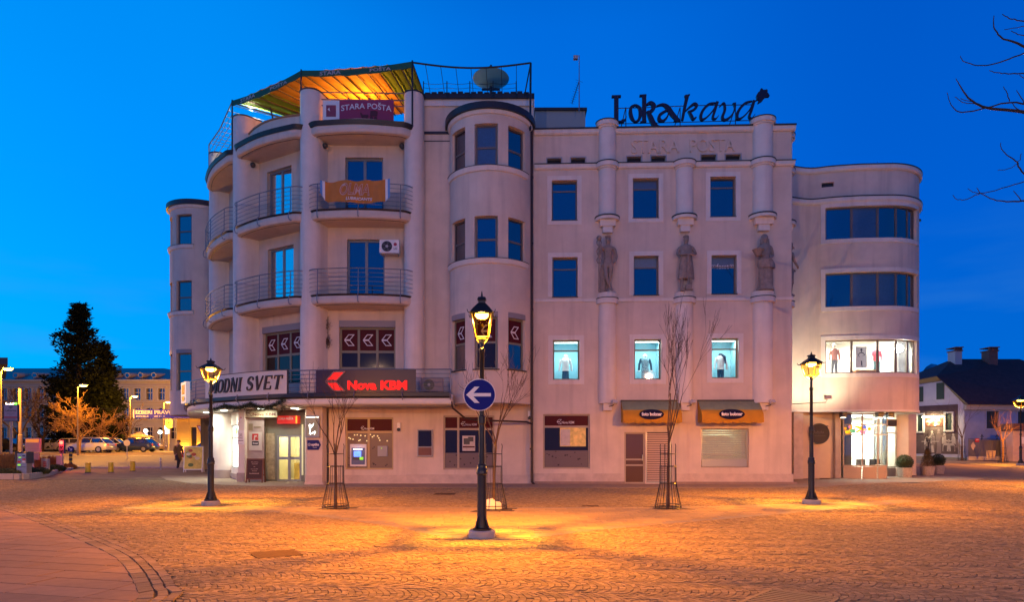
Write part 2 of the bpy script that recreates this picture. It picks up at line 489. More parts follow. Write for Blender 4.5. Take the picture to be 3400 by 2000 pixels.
m_bulb = mat('sodium_bulb', (1, .8, .4), .4, emit=(1, .52, .10), es=26)
m_bulb2 = mat('sodium_glow_glass', (1, .7, .3), .3, emit=(1, .42, .05), es=3.0)
m_whitelamp = mat('white_lamp', (1, 1, 1), .4, emit=(1, .97, .88), es=9)
m_tube = mat('fluorescent_tube', (1, 1, 1), .4, emit=(.93, 1, .97), es=5)
m_wood = mat('brown_wood', (.16, .065, .025), .6, var=.2, vscale=9)
m_bark = mat('bark', (.085, .05, .035), .9, var=.3, vscale=12, bump=.4)
m_barkdark = mat('dark_bark', (.03, .018, .016), .9, var=.3, vscale=12)
m_yellow = mat('yellow_bollard_paint', (.75, .52, .02), .45, var=.08)
m_purple = mat('purple_banner', (.03, .025, .62), .7)
m_green_cloth = mat('green_valance', (.01, .10, .06), .8)
m_orange = mat('orange_awning_cloth', (.50, .235, .012), .8, var=.08, vscale=5, bump=.2, bscale=12)
m_palegreen = mat('pale_green_awning_cloth', (.24, .25, .14), .8, var=.12, vscale=5, bump=.2, bscale=12)
m_oval = mat('navy_oval', (.012, .008, .035), .6, spec=.15)
m_signblue = mat('traffic_sign_blue', (.006, .014, .19), .6, spec=.15)
m_skin = mat('skin', (.45, .27, .2), .6)
m_leafdark = mat('dark_needles', (.006, .009, .006), 1.0, spec=.1, var=.3, vscale=2)
m_leafbox = mat('box_leaves', (.05, .065, .018), .7, var=.3, vscale=9)
m_twigslit = mat('lamplit_twigs', (.30, .16, .05), .8, var=.3, vscale=6)  # lamp light put into the twig colour of the orange lit trees
m_hay = mat('dry_grass', (.24, .13, .04), .9, var=.3, vscale=6)
m_snow = mat('dirty_snow', (.75, .68, .64), .7, var=.08, vscale=12, bump=.4)
m_statue = mat('weathered_stone_statue', (.30, .235, .195), .85, var=.28, vscale=5, bump=.3)
# ================================================================ THE BUILDING
BLD = thing('corner_building', 'large cream rounded corner building with balconies, half round bay towers and statues facing the square', 'building', (0, 27.5, 0))
MF = Plane((.95, 27.5), (11.7, 27.1))           # facade with statues
TOP, COR, STR = 15.05, 13.55, 7.86             # parapet, lower cornice, string course

# --- statue facade wall with its openings
WCOL = [(1832, 1916), (2101, 2187), (2358, 2443)]
top = [rect(MF, a, t, b, q) for (a, b), (t, q) in zip(WCOL, [(599, 732), (592, 724), (587, 720)])]
mid = [rect(MF, a, t, b, q) for (a, b), (t, q) in zip([(1834, 1918), (2104, 2187), (2362, 2446)], [(855, 987), (850, 981), (848, 977)])]
low = [rect(MF, a, t, b, q) for (a, b), (t, q) in zip([(1836, 1924), (2106, 2195), (2363, 2452)], [(1130, 1262), (1127, 1261), (1124, 1257)])]
shop = rect(MF, 1803, 1376, 1959, 1558)
door = (S(MF, 2073), S(MF, 2142), 0.02, Z(1436, 27.3))
shutr = (S(MF, 2145), S(MF, 2229), 0.06, Z(1436, 27.3))
shop2 = rect(MF, 2328, 1424, 2486, 1554)
holes = top + mid + low + [shop, door, shutr, shop2]
vents = []
for a, b, t, q in [(1817, 1863, 526, 543), (1896, 1943, 524, 541), (2082, 2129, 520, 538), (2162, 2210, 518, 536), (2328, 2378, 514, 533), (2409, 2459, 513, 531)]:
    vents.append(rect(MF, a, t, b, q))
L = MF.L
mb = MB(); wall(mb, MF, -.05, L, 0, TOP, holes + vents, .28, rm=None)
mb.build('wall', m_stucco, BLD)
# cornices, string course, plinth
mb = MB()
for z, h, pr in ((TOP - .24, .2, .13), (COR - .2, .2, .11)):
    mb.prof(MF, 0, L + pr, [(0.002, z), (pr * .55, z), (pr, z + .06), (pr, z + h), (0.002, z + h)])
o = mb.build('cornice', m_stucco2, BLD)
mb = MB()
mb.bx(MF, 0, L + .15, TOP - .04, TOP + .02, -.3, .17); mb.bx(MF, 0, L + .14, COR, COR + .035, 0.002, .14)
mb.build('cornice_flashing', m_dark, BLD)
mb = MB().prof(MF, 0, L + .05, [(.002, STR - .13), (.05, STR - .13), (.06, STR), (.002, STR)]); mb.build('string_course', m_stucco2, BLD)
PG = [x for x in [(0, door[0]), (shutr[1], L + .06)]]
mb = MB()
for a, b in PG: mb.bx(MF, a, b, .1, .46, .002, .05)
mb.build('plinth', m_plinth, BLD)
mb = MB()
for a, b in PG: mb.bx(MF, a, b + (.12 if b > 9 else 0), 0, .12, .002, .13)
mb.build('base_step', m_step, BLD)
# attic vents
for h in vents:
    mb = MB(); mb.bx(MF, h[0], h[1], h[2], h[3], -.24, -.2)
    v = mb.build('attic_vent', m_black, BLD)
    mb = MB(); t = .05
    mb.bx(MF, h[0] - t, h[1] + t, h[2] - t, h[2], -.01, .02); mb.bx(MF, h[0] - t, h[1] + t, h[3], h[3] + t, -.01, .02)
    mb.bx(MF, h[0] - t, h[0], h[2], h[3], -.01, .02); mb.bx(MF, h[1], h[1] + t, h[2], h[3], -.01, .02)
    mb.build('vent_frame', m_grey, v)
# windows
def surround(M, h, par, w=.19, d=.03, bottom=True, m=None):
    mb = MB()
    mb.bx(M, h[0] - w, h[0], h[2] - (w if bottom else 0), h[3] + w, .002, d); mb.bx(M, h[1], h[1] + w, h[2] - (w if bottom else 0), h[3] + w, .002, d)
    mb.bx(M, h[0], h[1], h[3], h[3] + w, .002, d)
    if bottom: mb.bx(M, h[0], h[1], h[2] - w, h[2], .002, d)
    return mb.build('window_surround', m or m_stucco2, par)
for i, h in enumerate(top):
    w = window(MF, h, BLD, .24, .055, rows=(.76,), frame=m_frame, glass=m_glass, paint={(0, 1): m_curtain} if i == 1 else None); surround(MF, h, w)
    MB().bx(MF, h[0] - .02, h[1] + .02, h[2] - .02, h[2] + .01, -.2, .045).build('window_sill', m_dark, w)
for i, h in enumerate(mid):
    w = window(MF, h, BLD, .24, .055, rows=(.72,), frame=m_frame, glass=m_glass, paint={(0, 1): m_curtain if i else m_glass, (0, 0): m_glass}); surround(MF, h, w, bottom=False)
    MB().bx(MF, h[0] - .02, h[1] + .02, h[2] - .02, h[2] + .01, -.2, .045).build('window_sill', m_dark, w)
    if i == 2:
        q = MB(); c = (h[0] + h[1]) / 2; z = h[2] + 1.12
        lettering(q, MF, 'fesst', c - .26, c + .26, z, z + .2, -.2, -.19, bold=.004)
        for s in (-1, 1):
            k = c + s * .38; q.bx(MF, k - .075, k + .075, z + .02, z + .03, -.2, -.19); q.bx(MF, k - .075, k + .075, z + .16, z + .17, -.2, -.19)
            q.bx(MF, k - .075, k - .065, z + .03, z + .16, -.2, -.19); q.bx(MF, k + .065, k + .075, z + .03, z + .16, -.2, -.19)
            stroke(q, MF, [(k + .03, z + .06), (k - .02, z + .1), (k + .03, z + .14)], [.02] * 3, -.2, -.19)
        q.build('window_lettering', m_print, w)
# lit display cabinets on the first floor
m_disp = mat('pale_blue_display_wall', (.42, .70, .76), .6)
for i, h in enumerate(low):
    w = window(MF, h, BLD, .24, .06, rows=(.74,), frame=m_olive, glass=m_clear); surround(MF, h, w, .2, .03)
    a, b, c, e = h; q = MB(); D = -1.15
    for f in ([(a, c, -.26), (b, c, -.26), (b, c, D), (a, c, D)], [(a, e, -.26), (b, e, -.26), (b, e, D), (a, e, D)],
              [(a, c, D), (b, c, D), (b, e, D), (a, e, D)], [(a, c, -.26), (a, e, -.26), (a, e, D), (a, c, D)], [(b, c, -.26), (b, e, -.26), (b, e, D), (b, c, D)]):
        q.face([MF.pt(*x) for x in f])
    q.build('display_cabinet', m_disp, BLD)
    q = MB(); q.bx(MF, a + .06, b - .06, e - .07, e - .04, -.46, -.38); q.build('display_lamp', m_tube, BLD)
    p = MF.pt((a + b) / 2, e - .09, -.42)
    plamp(p, 34, (.72, .97, 1.0), kind='AREA', size=(b - a - .15, .18), rot=(R(-12), 0, 0), name='display_light', parent=BLD)
    # lit head and side reveals catch this light through the clear panes

# --- ground floor bank window with red header
def bank_window(M, h, par, cols, hdr=.77, name='shop_window', posters=()):
    w = window(M, h, par, .16, .07, cols=cols, rows=(hdr,), frame=m_frame2, glass=m_glassd, mw=.09,
               paint={(i, 1): m_maroon for i in range(len(cols) + 1)}, name=name)
    return w
w = bank_window(MF, shop, BLD, ())
q = MB(); a, b, c, e = shop; zz = c + (e - c) * .82
bank_mark(q, MF, a + .60, a + .78, zz, zz + .19, -.13, -.12, w=.014)
lettering(q, MF, 'Nova KBM', a + .80, a + 1.32, zz + .015, zz + .12, -.13, -.12, bold=.01)
q.build('window_lettering', m_print, w)
m_frost = mat('frosted_window_film', (.16, .12, .12), .5)
m_dot = mat('film_dots', (.05, .03, .035), .5)
def film(M, h, w, zt, n=14, seed=1, m=None):
    a, b, c, e = h; q = MB().bx(M, a + .08, b - .08, c + .08, zt, -.128, -.124); q.build('frosted_film', m or m_frost, w)
    r = random.Random(seed); q = MB()
    for _ in range(n):
        x = r.uniform(a + .15, b - .15); z = r.uniform(c + .14, zt - .04); k = r.uniform(.018, .045)
        q.mprism(M, [(x + k * math.cos(t * .785), z + k * math.sin(t * .785)) for t in range(8)], -.122, -.118)
    q.build('film_dots', m_dot, w)
film(MF, shop, w, shop[2] + .78, 13, 3)
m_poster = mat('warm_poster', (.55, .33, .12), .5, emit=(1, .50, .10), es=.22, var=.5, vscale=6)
m_poster2 = mat('pale_poster', (.55, .48, .44), .5, var=.15, vscale=9)
q = MB().bx(MF, a + .72, a + 1.82, c + .95, c + 1.75, -.128, -.12); q.build('poster', m_poster, w)
q = MB().bx(MF, a + .74, a + 1.15, c + .98, c + 1.68, -.119, -.116); q.build('poster', m_poster2, w)
# glazed door
w = window(MF, door, BLD, .12, .07, rows=(.36, .47), frame=m_frame2, glass=mat('tea_glass', (.14, .075, .05), .12), name='door', mw=.07)
MB().bx(MF, door[1] - .12, door[1] - .09, 1.0, 1.25, -.05, .0).build('handle', m_alu, w)
# roller shutters: each slat a part
def shutter(M, h, dd, n, m, gap=.35):
    fr = MB(); a, b, c, e = h
    fr.bx(M, a, a + .05, c, e, dd, dd + .08); fr.bx(M, b - .05, b, c, e, dd, dd + .08); fr.bx(M, a + .05, b - .05, c, c + .05, dd, dd + .06)
    w = fr.build('roller_shutter', m_alu, BLD)
    for i in range(n):
        z = c + .06 + (e - c - .08) * i / n; k = (e - c - .08) / n
        MB().bx(M, a + .05, b - .05, z, z + k * (1 - gap), dd + .005, dd + .03).build('slat', m, w)
    return w
m_slat = mat('salmon_shutter_slat', (.50, .36, .29), .5)
MB().bx(MF, shutr[0], shutr[1], shutr[2], shutr[3], -.2, -.17).build('shutter_backing', m_glassd, BLD)
shutter(MF, shutr, -.12, 22, m_slat, .22)
# shop window 2: slatted shutter over a lit interior
a, b, c, e = shop2
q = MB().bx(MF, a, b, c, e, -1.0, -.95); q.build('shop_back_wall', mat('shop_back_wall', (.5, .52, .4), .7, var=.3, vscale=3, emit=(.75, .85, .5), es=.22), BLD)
q = MB()
for z in np.arange(c + .5, e - .2, .42): q.bx(MF, a + .1, b - .5, z, z + .03, -.9, -.5)
q.build('shop_shelf', m_white, BLD)
plamp(MF.pt((a + b) / 2, e - .15, -.6), 16, (.9, 1, .75), kind='AREA', size=(1.2, .3), rot=(0, 0, 0), name='shop_light', parent=BLD)
w = window(MF, shop2, BLD, .2, .06, frame=m_frame2, glass=m_clear, name='shop_window')
shutter(MF, (a + .02, b - .02, c + .3, e - .05), -.15, 13, mat('pale_shutter_slat', (.40, .42, .33), .4), .30)
MB().bx(MF, a + .05, b - .05, c + .04, c + .34, -.14, -.1).build('shutter_bottom_bar', m_alu, w)

# --- raised lettering on the parapet
q = MB(); lettering(q, MF, 'STARA', S(MF, 2096), S(MF, 2255), Z(509, 27.3), Z(462, 27.3), -.02, .07, bold=.004)
q.build('raised_lettering', m_stucco, BLD); q = MB(); lettering(q, MF, 'POSTA', S(MF, 2290), S(MF, 2440), Z(504, 27.2), Z(460, 27.2), -.02, .07, bold=.004)
q.build('raised_lettering', m_stucco, BLD)

# --- half columns with caps, brackets and pedestals
STAT = []
def half(mb, M, a, r, z0, z1, n=14, d=0., m=None):
    pr = []; c = Vector(M.pt(a, 0, d)); t = M.t; nn = M.n
    A = [(c + Vector((t.x, t.y, 0)) * r * math.cos(math.pi * k / n) + Vector((nn.x, nn.y, 0)) * r * math.sin(math.pi * k / n)) for k in range(n + 1)]
    mb.hull([(p.x, p.y, z0) for p in A], [(p.x, p.y, z1) for p in A], m); mb.sm = True
def column(M, uc, r, ztop, cap2, label=None):
    a = S(M, uc) if uc > 50 else uc
    q = MB(); half(q, M, a, r, 11.28, ztop - .05)
    q.build('half_column', m_stucco2, BLD)
    q = MB(); half(q, M, a, r, 3.42, STR - .25); q.build('half_column', m_stucco2, BLD)
    q = MB()
    for z in ([ztop, COR] if cap2 else [COR]):
        half(q, M, a, r + .12, z - .2, z - .02); half(q, M, a, r + .05, z - .27, z - .2)
    q.build('column_cornice', m_stucco2, BLD) if not cap2 else None
    if cap2:
        for z in (ztop, COR): q = MB(); half(q, M, a, r + .12, z - .2, z - .02); half(q, M, a, r + .05, z - .27, z - .2); q.build('column_cornice', m_stucco2, BLD)
    q = MB(); half(q, M, a, r + .15, 11.12, 11.24)
    q.bx(M, a - r + .04, a + r - .04, 10.86, 11.12, .002, .30); q.bx(M, a - r * .55, a + r * .55, 10.6, 10.86, .002, .24)
    q.build('column_capital', m_stucco2, BLD)
    q = MB(); half(q, M, a, r + .05, STR - .02, STR + .2); half(q, M, a, r + .1, STR - .25, STR - .04)
    q.build('pedestal', m_stucco2, BLD)
    for k_, z0_, z1_ in [(.14, z - .02, z + .02) for z in ([ztop, COR] if cap2 else [COR])] + [(.17, 11.24, 11.29), (.12, STR - .04, STR - .01)]:
        q = MB(); half(q, M, a, r + k_, z0_, z1_); q.build('column_flashing', m_dark, BLD)
    MB().bx(M, a - .18, a + .17, 3.12, 3.42, .002, .24).build('light_console', m_stucco2, BLD)
    return a
c1 = column(MF, 2016, .36, TOP + .22, True); c2 = column(MF, 2272, .36, COR, False); c3 = column(MF, 2531, .41, TOP + .22, True)

# --- return wall of the statue facade and the rounded right wing
SIDE = Plane(MF.pt(L, 0)[:2], (11.8, 31.2))
wall(MB(), SIDE, 0, SIDE.L, 0, TOP).build('wall', m_stucco, BLD)
q = MB(); q.bx(SIDE, 0, SIDE.L, TOP - .24, TOP - .03, .002, .13); q.bx(SIDE, 0, SIDE.L, COR - .2, COR, .002, .11); q.build('cornice', m_stucco2, BLD)
c4 = column(SIDE, 0.95, .38, TOP, True)
arc = [(18.05 + 2.45 * math.sin(R(t)), 33.3 - 2.45 * math.cos(R(t))) for t in range(0, 91, 6)]
WP = Path(spline([(11.9, 30.5), (13.2, 31.05), (14.4, 31.38), (15.4, 31.12), (16.6, 30.92)], 5) + arc + [(20.5, 35.2)])
SB = 3.3
def vz(v, Y): return Z(v, Y)
band = []
for t, q_ in ((686, 793), (905, 1019), (1129, 1240)):
    a0 = S(WP, 2736); a1 = S(WP, 3026) ; Y = 31.
    z1 = Z(t, 31.0); z0 = Z(q_ , 31.0)
    band.append((a0, a1, z0, z1))
s_end = S(WP, 3026)
bh = [(S(WP, 2740), s_end + .55, b[2], b[3]) for b in band]
vent5 = rect(WP, 2728, 606, 2769, 621)
q = MB(); wall(q, WP, 0, WP.L, SB, TOP, bh + [vent5], .22, ds=.2); q.build('wall', m_stucco, BLD)
MB().bx(WP, vent5[0], vent5[1], vent5[2], vent5[3], -.2, -.15).build('attic_vent', m_black, BLD)
q = MB()
for z in (TOP, COR): q.prof(WP, 0, WP.L, [(.002, z - .26), (.07, z - .26), (.13, z - .2), (.13, z - .03), (.002, z - .03)])
q.build('cornice', m_stucco2, BLD)
q = MB()
for z in (TOP, COR): q.bx(WP, 0, WP.L, z - .03, z + .02, .002 if z == COR else -.3, .15)
q.build('cornice_flashing', m_dark, BLD)
m_shopw = mat('bright_shop_wall', (.80, .78, .70), .7)
for i, h in enumerate(bh):
    a, b, c, e = h; lit = i == 2
    n4 = [(S(WP, 2831) - a) / (b - a), (S(WP, 2919) - a) / (b - a), (S(WP, 2982) - a) / (b - a), (S(WP, 3012) - a) / (b - a) + .05]
    w = window(WP, h, BLD, .2, .06, cols=n4, frame=m_frame, glass=m_clear if lit else m_glass, mw=.11,
               paint=None if lit else {(1, 0): m_curtain, (2, 0): m_curtain if i == 1 else m_glass})
    q = MB(); t = .2
    q.bx(WP, a - t, a, c - t, e + t, .002, .05); q.bx(WP, a, b + t, e, e + t, .002, .05); q.bx(WP, a, b + t, c - t, c, .002, .05)
    q.build('window_surround', m_stucco2, w)
    if i == 0:                                  # one sash stands tilted open
        q = MB(); x0, x1 = a + (b - a) * n4[1] + .08, a + (b - a) * n4[2] - .05
        q.hull([WP.pt(x0, c + .08, -.12), WP.pt(x1, c + .08, -.12), WP.pt(x1, e - .08, -.36), WP.pt(x0, e - .08, -.36)],
               [WP.pt(x0, c + .08, -.09), WP.pt(x1, c + .08, -.09), WP.pt(x1, e - .08, -.33), WP.pt(x0, e - .08, -.33)])
    if lit:                                     # the boutique behind the first floor glass
        fl = [WP.pt(x, 0, -.3)[:2] for x in np.linspace(a - .3, b, 14)]
        poly = fl + [(17.2, 34.6), (14.9, 33.6)]
        q = MB(); q.prism(poly, c - .12, c - .07); q.build('shop_floor', m_concrete, BLD)
        q = MB(); q.prism(poly, e + .32, e + .37); q.build('shop_ceiling', m_shopw, BLD)
        q = MB(); pl = [fl[0], (14.9, 33.6), (17.2, 34.6), fl[-1]]
        for p0, p1 in zip(pl, pl[1:]): q.face([(*p0, c - .07), (*p1, c - .07), (*p1, e + .32), (*p0, e + .32)])
        q.build('shop_back_wall', m_shopw, BLD)
        for x, y in ((15.2, 32.4), (17.0, 32.6), (18.9, 33.2)):
            q = MB().box(x - .3, x + .3, y - .12, y + .12, e + .24, e + .30); q.build('ceiling_lamp', m_whitelamp, BLD)
            plamp((x, y, e + .2), 420, (1, .97, .86), kind='AREA', size=(.6, .3), name='shop_light', parent=BLD)
        p = WP.pt(S(WP, 3003), e - .38, -.32)
        plamp((19.5, 33.5, e + .1), 260, (.95, 1, .95), kind='AREA', size=(.5, .3), name='shop_light', parent=BLD); q = MB().sph(p, .2, n=14, k=10); q.build('spot_lamp', mat('very_bright_lamp', (1, 1, 1), .4, emit=(1, .98, .9), es=40), BLD)
        plamp((p[0], p[1] + .0, p[2] - .02), 0.1, (1, .97, .9), r=.1, name='spot_light', parent=BLD)
# soffit under the wing and its ground floor
wing_out = [WP.pt(x, 0, 0)[:2] for x in np.linspace(0, WP.L, 50)]
q = MB(); q.prism(wing_out + [(19.5, 37.5), (11.8, 37.5)], SB - .02, SB + .04); q.build('soffit', m_soffit, BLD)
q = MB(); q.bx(WP, 0, WP.L, SB - .04, SB + .06, -.1, .03); q.build('soffit_edge', m_soffit, BLD)
GW = Plane(XY(2634, 31.6), XY(2776, 32.1))
q = MB(); wall(q, GW, 0, GW.L, 0, SB); q.build('wall', mat('ochre_stucco', (.62, .47, .32), .85, var=.05, vscale=2, bump=.15), BLD)
MB().bx(GW, -.15, .36, 0, SB, .002, .25).build('marble_pilaster', m_plinth, BLD)
MB().bx(GW, GW.L - .2, GW.L + .12, 0, SB, .01, .2).build('stone_pilaster', m_stone, BLD)
# shop front: curved glazed bay, door recess, second window, end pier
SBp = Path([XY(2797, 32.0), XY(2842, 31.75), XY(2885, 31.65)] + [(18.1 - .62 * 0 + .42 * math.sin(R(t)), 32.1 - .42 * math.cos(R(t)) ) for t in range(10, 91, 16)] + [(18.52, 33.2)])
hh = (0.02, SBp.L - .02, .62, 3.2)
def shopfront(M, s0, s1, z0, z1, cols, rows, parent, zbase=0.0):
    w = window(M, (s0, s1, z0, z1), parent, .02, .06, cols=cols, rows=rows, frame=m_frame2, glass=m_clear, name='shop_window', mw=.06)
    q = MB(); xs = [s0] + [s0 + (s1 - s0) * c for c in cols] + [s1]
    for i in range(len(xs) - 1):
        MB().bx(M, xs[i] + .02, xs[i + 1] - .02, zbase, z0 - .01, -.05, .0).build('base_panel', mat('beige_panel', (.45, .34, .24), .5), w)
    return w
sw = shopfront(SBp, .02, SBp.L - .02, .62, 3.22, (.24, .45, .64, .8), (.60, .79), BLD)
ENT = Plane((18.6, 33.25), (20.0, 33.7))
sw2 = shopfront(ENT, .3, ENT.L, .5, 3.0, (), (.72, .86), BLD)
MB().bx(ENT, .34, ENT.L - .05, 2.66, 2.95, 0.05, .07).build('dark_fascia', m_darkgrey, sw2)
dw = window(ENT, (-.05, .28, .05, 3.1), BLD, .02, .05, rows=(.6, .8), frame=m_frame2, glass=m_clear, name='door')
q = MB(); q.prism([(20.0, 33.7), (20.45, 33.4), (20.5, 35.2), (20.1, 35.4)], 0, SB); q.build('corner_pier', m_stucco, BLD)
# interior of the ground floor shop
q = MB()
for p0, p1 in (((17.0, 32.4), (17.0, 36)), ((17.0, 36), (20.1, 36)), ((20.1, 36), (20.1, 34))): q.face([(*p0, 0), (*p1, 0), (*p1, SB), (*p0, SB)])
q.build('shop_back_wall', m_shopw, BLD)
q = MB(); q.prism([(16.6, 32.1), (18.5, 32.1), (20.2, 33.8), (20.2, 36), (16.6, 36)], .005, .03); q.build('shop_floor', m_concrete, BLD)
for x, y in ((17.7, 33.0), (17.9, 34.6), (19.4, 34.7)):
    MB().box(x - .4, x + .4, y - .1, y + .1, 3.14, 3.2).build('ceiling_lamp', m_tube, BLD)
    plamp((x, y, 3.08), 300, (.9, 1, .93), kind='AREA', size=(.8, .3), name='shop_light', parent=BLD)
# coloured glass strip in the shop window
cols4 = [(.9, .45, 0), (.95, .7, 0), (.1, .2, .8), (.85, .25, .5), (.1, .55, .25), (.9, .3, .05)]
r = random.Random(5)
q = MB(); cm_ = [mat('coloured_film_%s' % 'abcdef'[i], c, .4, emit=c, es=.5) for i, c in enumerate(cols4)]
for i in range(30):
    x = .1 + 1.15 * r.random(); z = 2.27 + .3 * r.random(); k = r.uniform(.05, .1)
    c = cm_[0] if x < .4 and r.random() < .6 else (cm_[1] if .55 < x < .85 and r.random() < .6 else cm_[r.randrange(6)])
    q.mprism(SBp, [(x + k * math.cos(t * .785 + .4), z + k * math.sin(t * .785 + .4)) for t in range(8)], .01 + i * .0007, .0105 + i * .0007, c)
q.build('coloured_film', None, sw)
# block to the right behind the wing, roofs and closing walls
q = MB(); q.prism([(20.6, 35.0), (21.85, 35.0), (21.85, 45), (20.6, 45)], 0, 13.75); q.build('wall', m_stucco, BLD)
MB().box(20.6, 22.05, 34.9, 45, 13.75, 13.87).build('cornice_flashing', m_dark, BLD)
roof = [(-19.0, 39.5), (-17.0, 36.4), (-14.95, 33.0), (-12.15, 29.4), (-8.4, 27.3), (-4.1, 27.6), (.9, 27.6), (11.6, 27.3), (11.8, 31.2), (14.4, 31.6), (18.2, 31.2), (20.3, 33.0), (20.6, 36), (20.6, 45), (-16, 47)]
MB().prism(roof, 14.62, 14.66).build('roof', m_dark, BLD)
q = MB()
for p0, p1 in (((20.6, 36), (20.6, 45)), ((20.6, 45), (-16, 47)), ((-16, 47), (-19.0, 39.5))): q.face([(*p0, 0), (*p1, 0), (*p1, 14.64), (*p0, 14.64)])
q.build('rear_wall', m_stucco, BLD)
# ================================================================ LEFT BLOCK: bays, pillars, balconies, canopy
pB, pA, pC, pD = Vector((-4.14, 27.3)), Vector((-8.42, 27.2)), Vector((-12.15, 29.35)), Vector((-14.95, 33.0))
LB = Vector((-18.0, 37.8)); PE = Vector((-16.75, 36.0))
FL = [7.85, 11.34, 14.85]                                   # balcony floor levels
CZ = 3.27                                                   # canopy soffit
def wl_(a, b, inset=-.38):
    p = Plane(a, b); return Plane(p.pt(0, 0, inset)[:2], p.pt(p.L, 0, inset)[:2])
segs = [wl_(pA, pB), wl_(pC, pA), wl_(pD, pC)]
L0 = Plane((-4.1, 27.62), (.95, 27.58))
# flat wall between pillar and round bay, attic storey above it
q = MB(); wall(q, L0, 0, L0.L, 3.2, 16.45); q.build('wall', m_stucco, BLD)
q = MB(); q.bx(L0, .3, 3.3, 14.93, 15.03, .002, .06); q.bx(L0, .3, L0.L, 16.42, 16.62, -.25, .1); q.build('dark_gutter', m_dark, BLD)
MB().bx(L0, .35, L0.L - .05, 16.1, 16.3, .002, .09).build('cornice', m_stucco2, BLD)
q = MB()                                                     # thin tiles along the dark roof edge
for i in range(16): q.bx(L0, .4 + i * .28, .62 + i * .28, 16.62, 16.66 + .02 * (i % 3), -.1, .12)
q.build('roof_edge_tiles', m_dark, BLD)
q = MB(); q.prism([(-4.1, 27.7), (.94, 27.7), (.94, 33), (-4.1, 33)], 16.4, 16.44); q.face([(.95, 27.6, 14.6), (.95, 33, 14.6), (.95, 33, 16.45), (.95, 27.6, 16.45)]); q.build('wall', m_stucco, BLD)

def wn_rows(i): return None
openings = []
sg = segs[0]
h3 = (S(sg, 1146), S(sg, 1272), 11.40, 13.95); h2 = (S(sg, 1152), S(sg, 1277), 7.90, 10.45); h1 = (S(sg, 1126), S(sg, 1313), 4.35, 6.98)
g1 = (S(segs[1], 886), S(segs[1], 968), 11.40, 13.95); g2 = (S(segs[1], 889), S(segs[1], 975), 7.9, 10.45); g1b = (S(segs[1], 872), S(segs[1], 999), 4.35, 6.98)
mL = segs[2].L / 2
k3 = (mL - .7, mL + .7, 11.4, 13.95); k2 = (mL - .7, mL + .7, 7.9, 10.45); k1 = (mL - 1., mL + 1., 4.35, 6.98)
for sgm, hs in ((segs[0], (h3, h2, h1)), (segs[1], (g1, g2, g1b)), (segs[2], (k3, k2, k1))):
    q = MB(); wall(q, sgm, -.2, sgm.L + .2, 3.2, 14.5, hs, .28); q.build('wall', m_stucco, BLD)
    for j, h in enumerate(hs):
        if j < 2:
            gl = m_glass if sgm is segs[0] else m_glass2
            w = window(sgm, h, BLD, .24, .075, cols=(.5,), frame=m_alu if 0 else mat('grey_door_frame', (.22, .24, .27), .45), glass=gl, name='balcony_door', mw=.12)
        else:
            z0, z1 = h[2], h[3]
            q = MB().bx(sgm, h[0], h[1], z1 - .28, z1, -.15, .03); q.build('shutter_box', m_shut, BLD)
            h = (h[0], h[1], z0, z1 - .28)
            w = window(sgm, h, BLD, .22, .08, cols=(.335, .665), rows=(.26, .56), frame=m_olive, glass=m_glassd, mw=.1, paint={(i, 2): m_maroon for i in range(3)})
            for i in range(3):
                q = MB(); c = h[0] + (h[1] - h[0]) * (i + .5) / 3; zc = z0 + (z1 - .28 - z0) * .775
                bank_mark(q, sgm, c - .20, c + .19, zc - .23, zc + .23, -.185, -.175, w=.035); q.build('bank_mark', m_print, w)
# wall linking to the far bay
q = MB(); lk = Plane(LB - Vector((.2, .1)), PE); lk2 = Plane(PE, pD + Vector((-.2, .3))); wall(q, lk, 0, lk.L, 3.2, 15.1); wall(q, lk2, 0, lk2.L, 3.2, 15.1); q.build('wall', m_stucco, BLD)

# pillars: capsule plan, running to the terrace parapet
def pillar(c, ang, r, back, z0, z1, cap=True):
    dv = Vector((math.sin(R(ang)), -math.cos(R(ang)))); tv = Vector((dv.y, -dv.x)) * -1
    pl = [c + dv * r * math.sin(R(t)) + tv * r * math.cos(R(t)) for t in range(0, 181, 12)]
    pl += [pl[-1] - dv * back, pl[0] - dv * back]
    q = MB(); q.sm = True; q.prism([(p.x, p.y) for p in pl], z0, z1); q.build('pillar', m_stucco2, BLD)
    if cap:
        pl2 = [c + dv * (r + .03) * math.sin(R(t)) + tv * (r + .03) * math.cos(R(t)) for t in range(0, 181, 12)]
        pl2 += [pl2[-1] - dv * back, pl2[0] - dv * back]
        q = MB(); q.sm = True; q.prism([(p.x, p.y) for p in pl2], z1, z1 + .05); q.build('pillar_cap', m_dark, BLD)
for c, a, r_ in ((pB, 0, .40), (pA, -14, .46), (pC, -41, .46), (pD, -56, .44)):
    pillar(c, a, r_, .6, 3.3, 16.4)

# balconies
def outline(M, bul, n=8):                       # (s, d) outline of one slab
    Lm = M.L; o = [(-.02, -.45), (-.02, .05)]
    for t in range(0, 91, 15): o.append((.55 - .57 * math.cos(R(t)), .05 + (bul - .22) * math.sin(R(t)) ** 1.0))
    for i in range(1, 12):
        x = i / 12; o.append((.55 + (Lm - 1.1) * x, bul - .17 + .17 * math.sin(math.pi * x)))
    for t in range(90, -1, -15): o.append((Lm - .55 + .57 * math.cos(R(t)), .05 + (bul - .22) * math.sin(R(t)) ** 1.0))
    o.append((Lm + .02, -.45)); return o
m_balc = mat('peach_balcony_slab', (.66, .55, .46), .85, var=.06, vscale=2, stain=(.50, .38, .3), bump=.1)
def ring_offset(o, k, M):                       # shrink or grow an outline about its wall-side middle
    c = M.L / 2; return [(c + (s - c) * (1 + k / (M.L / 2)), d + k if d > 0 else d) for s, d in o]
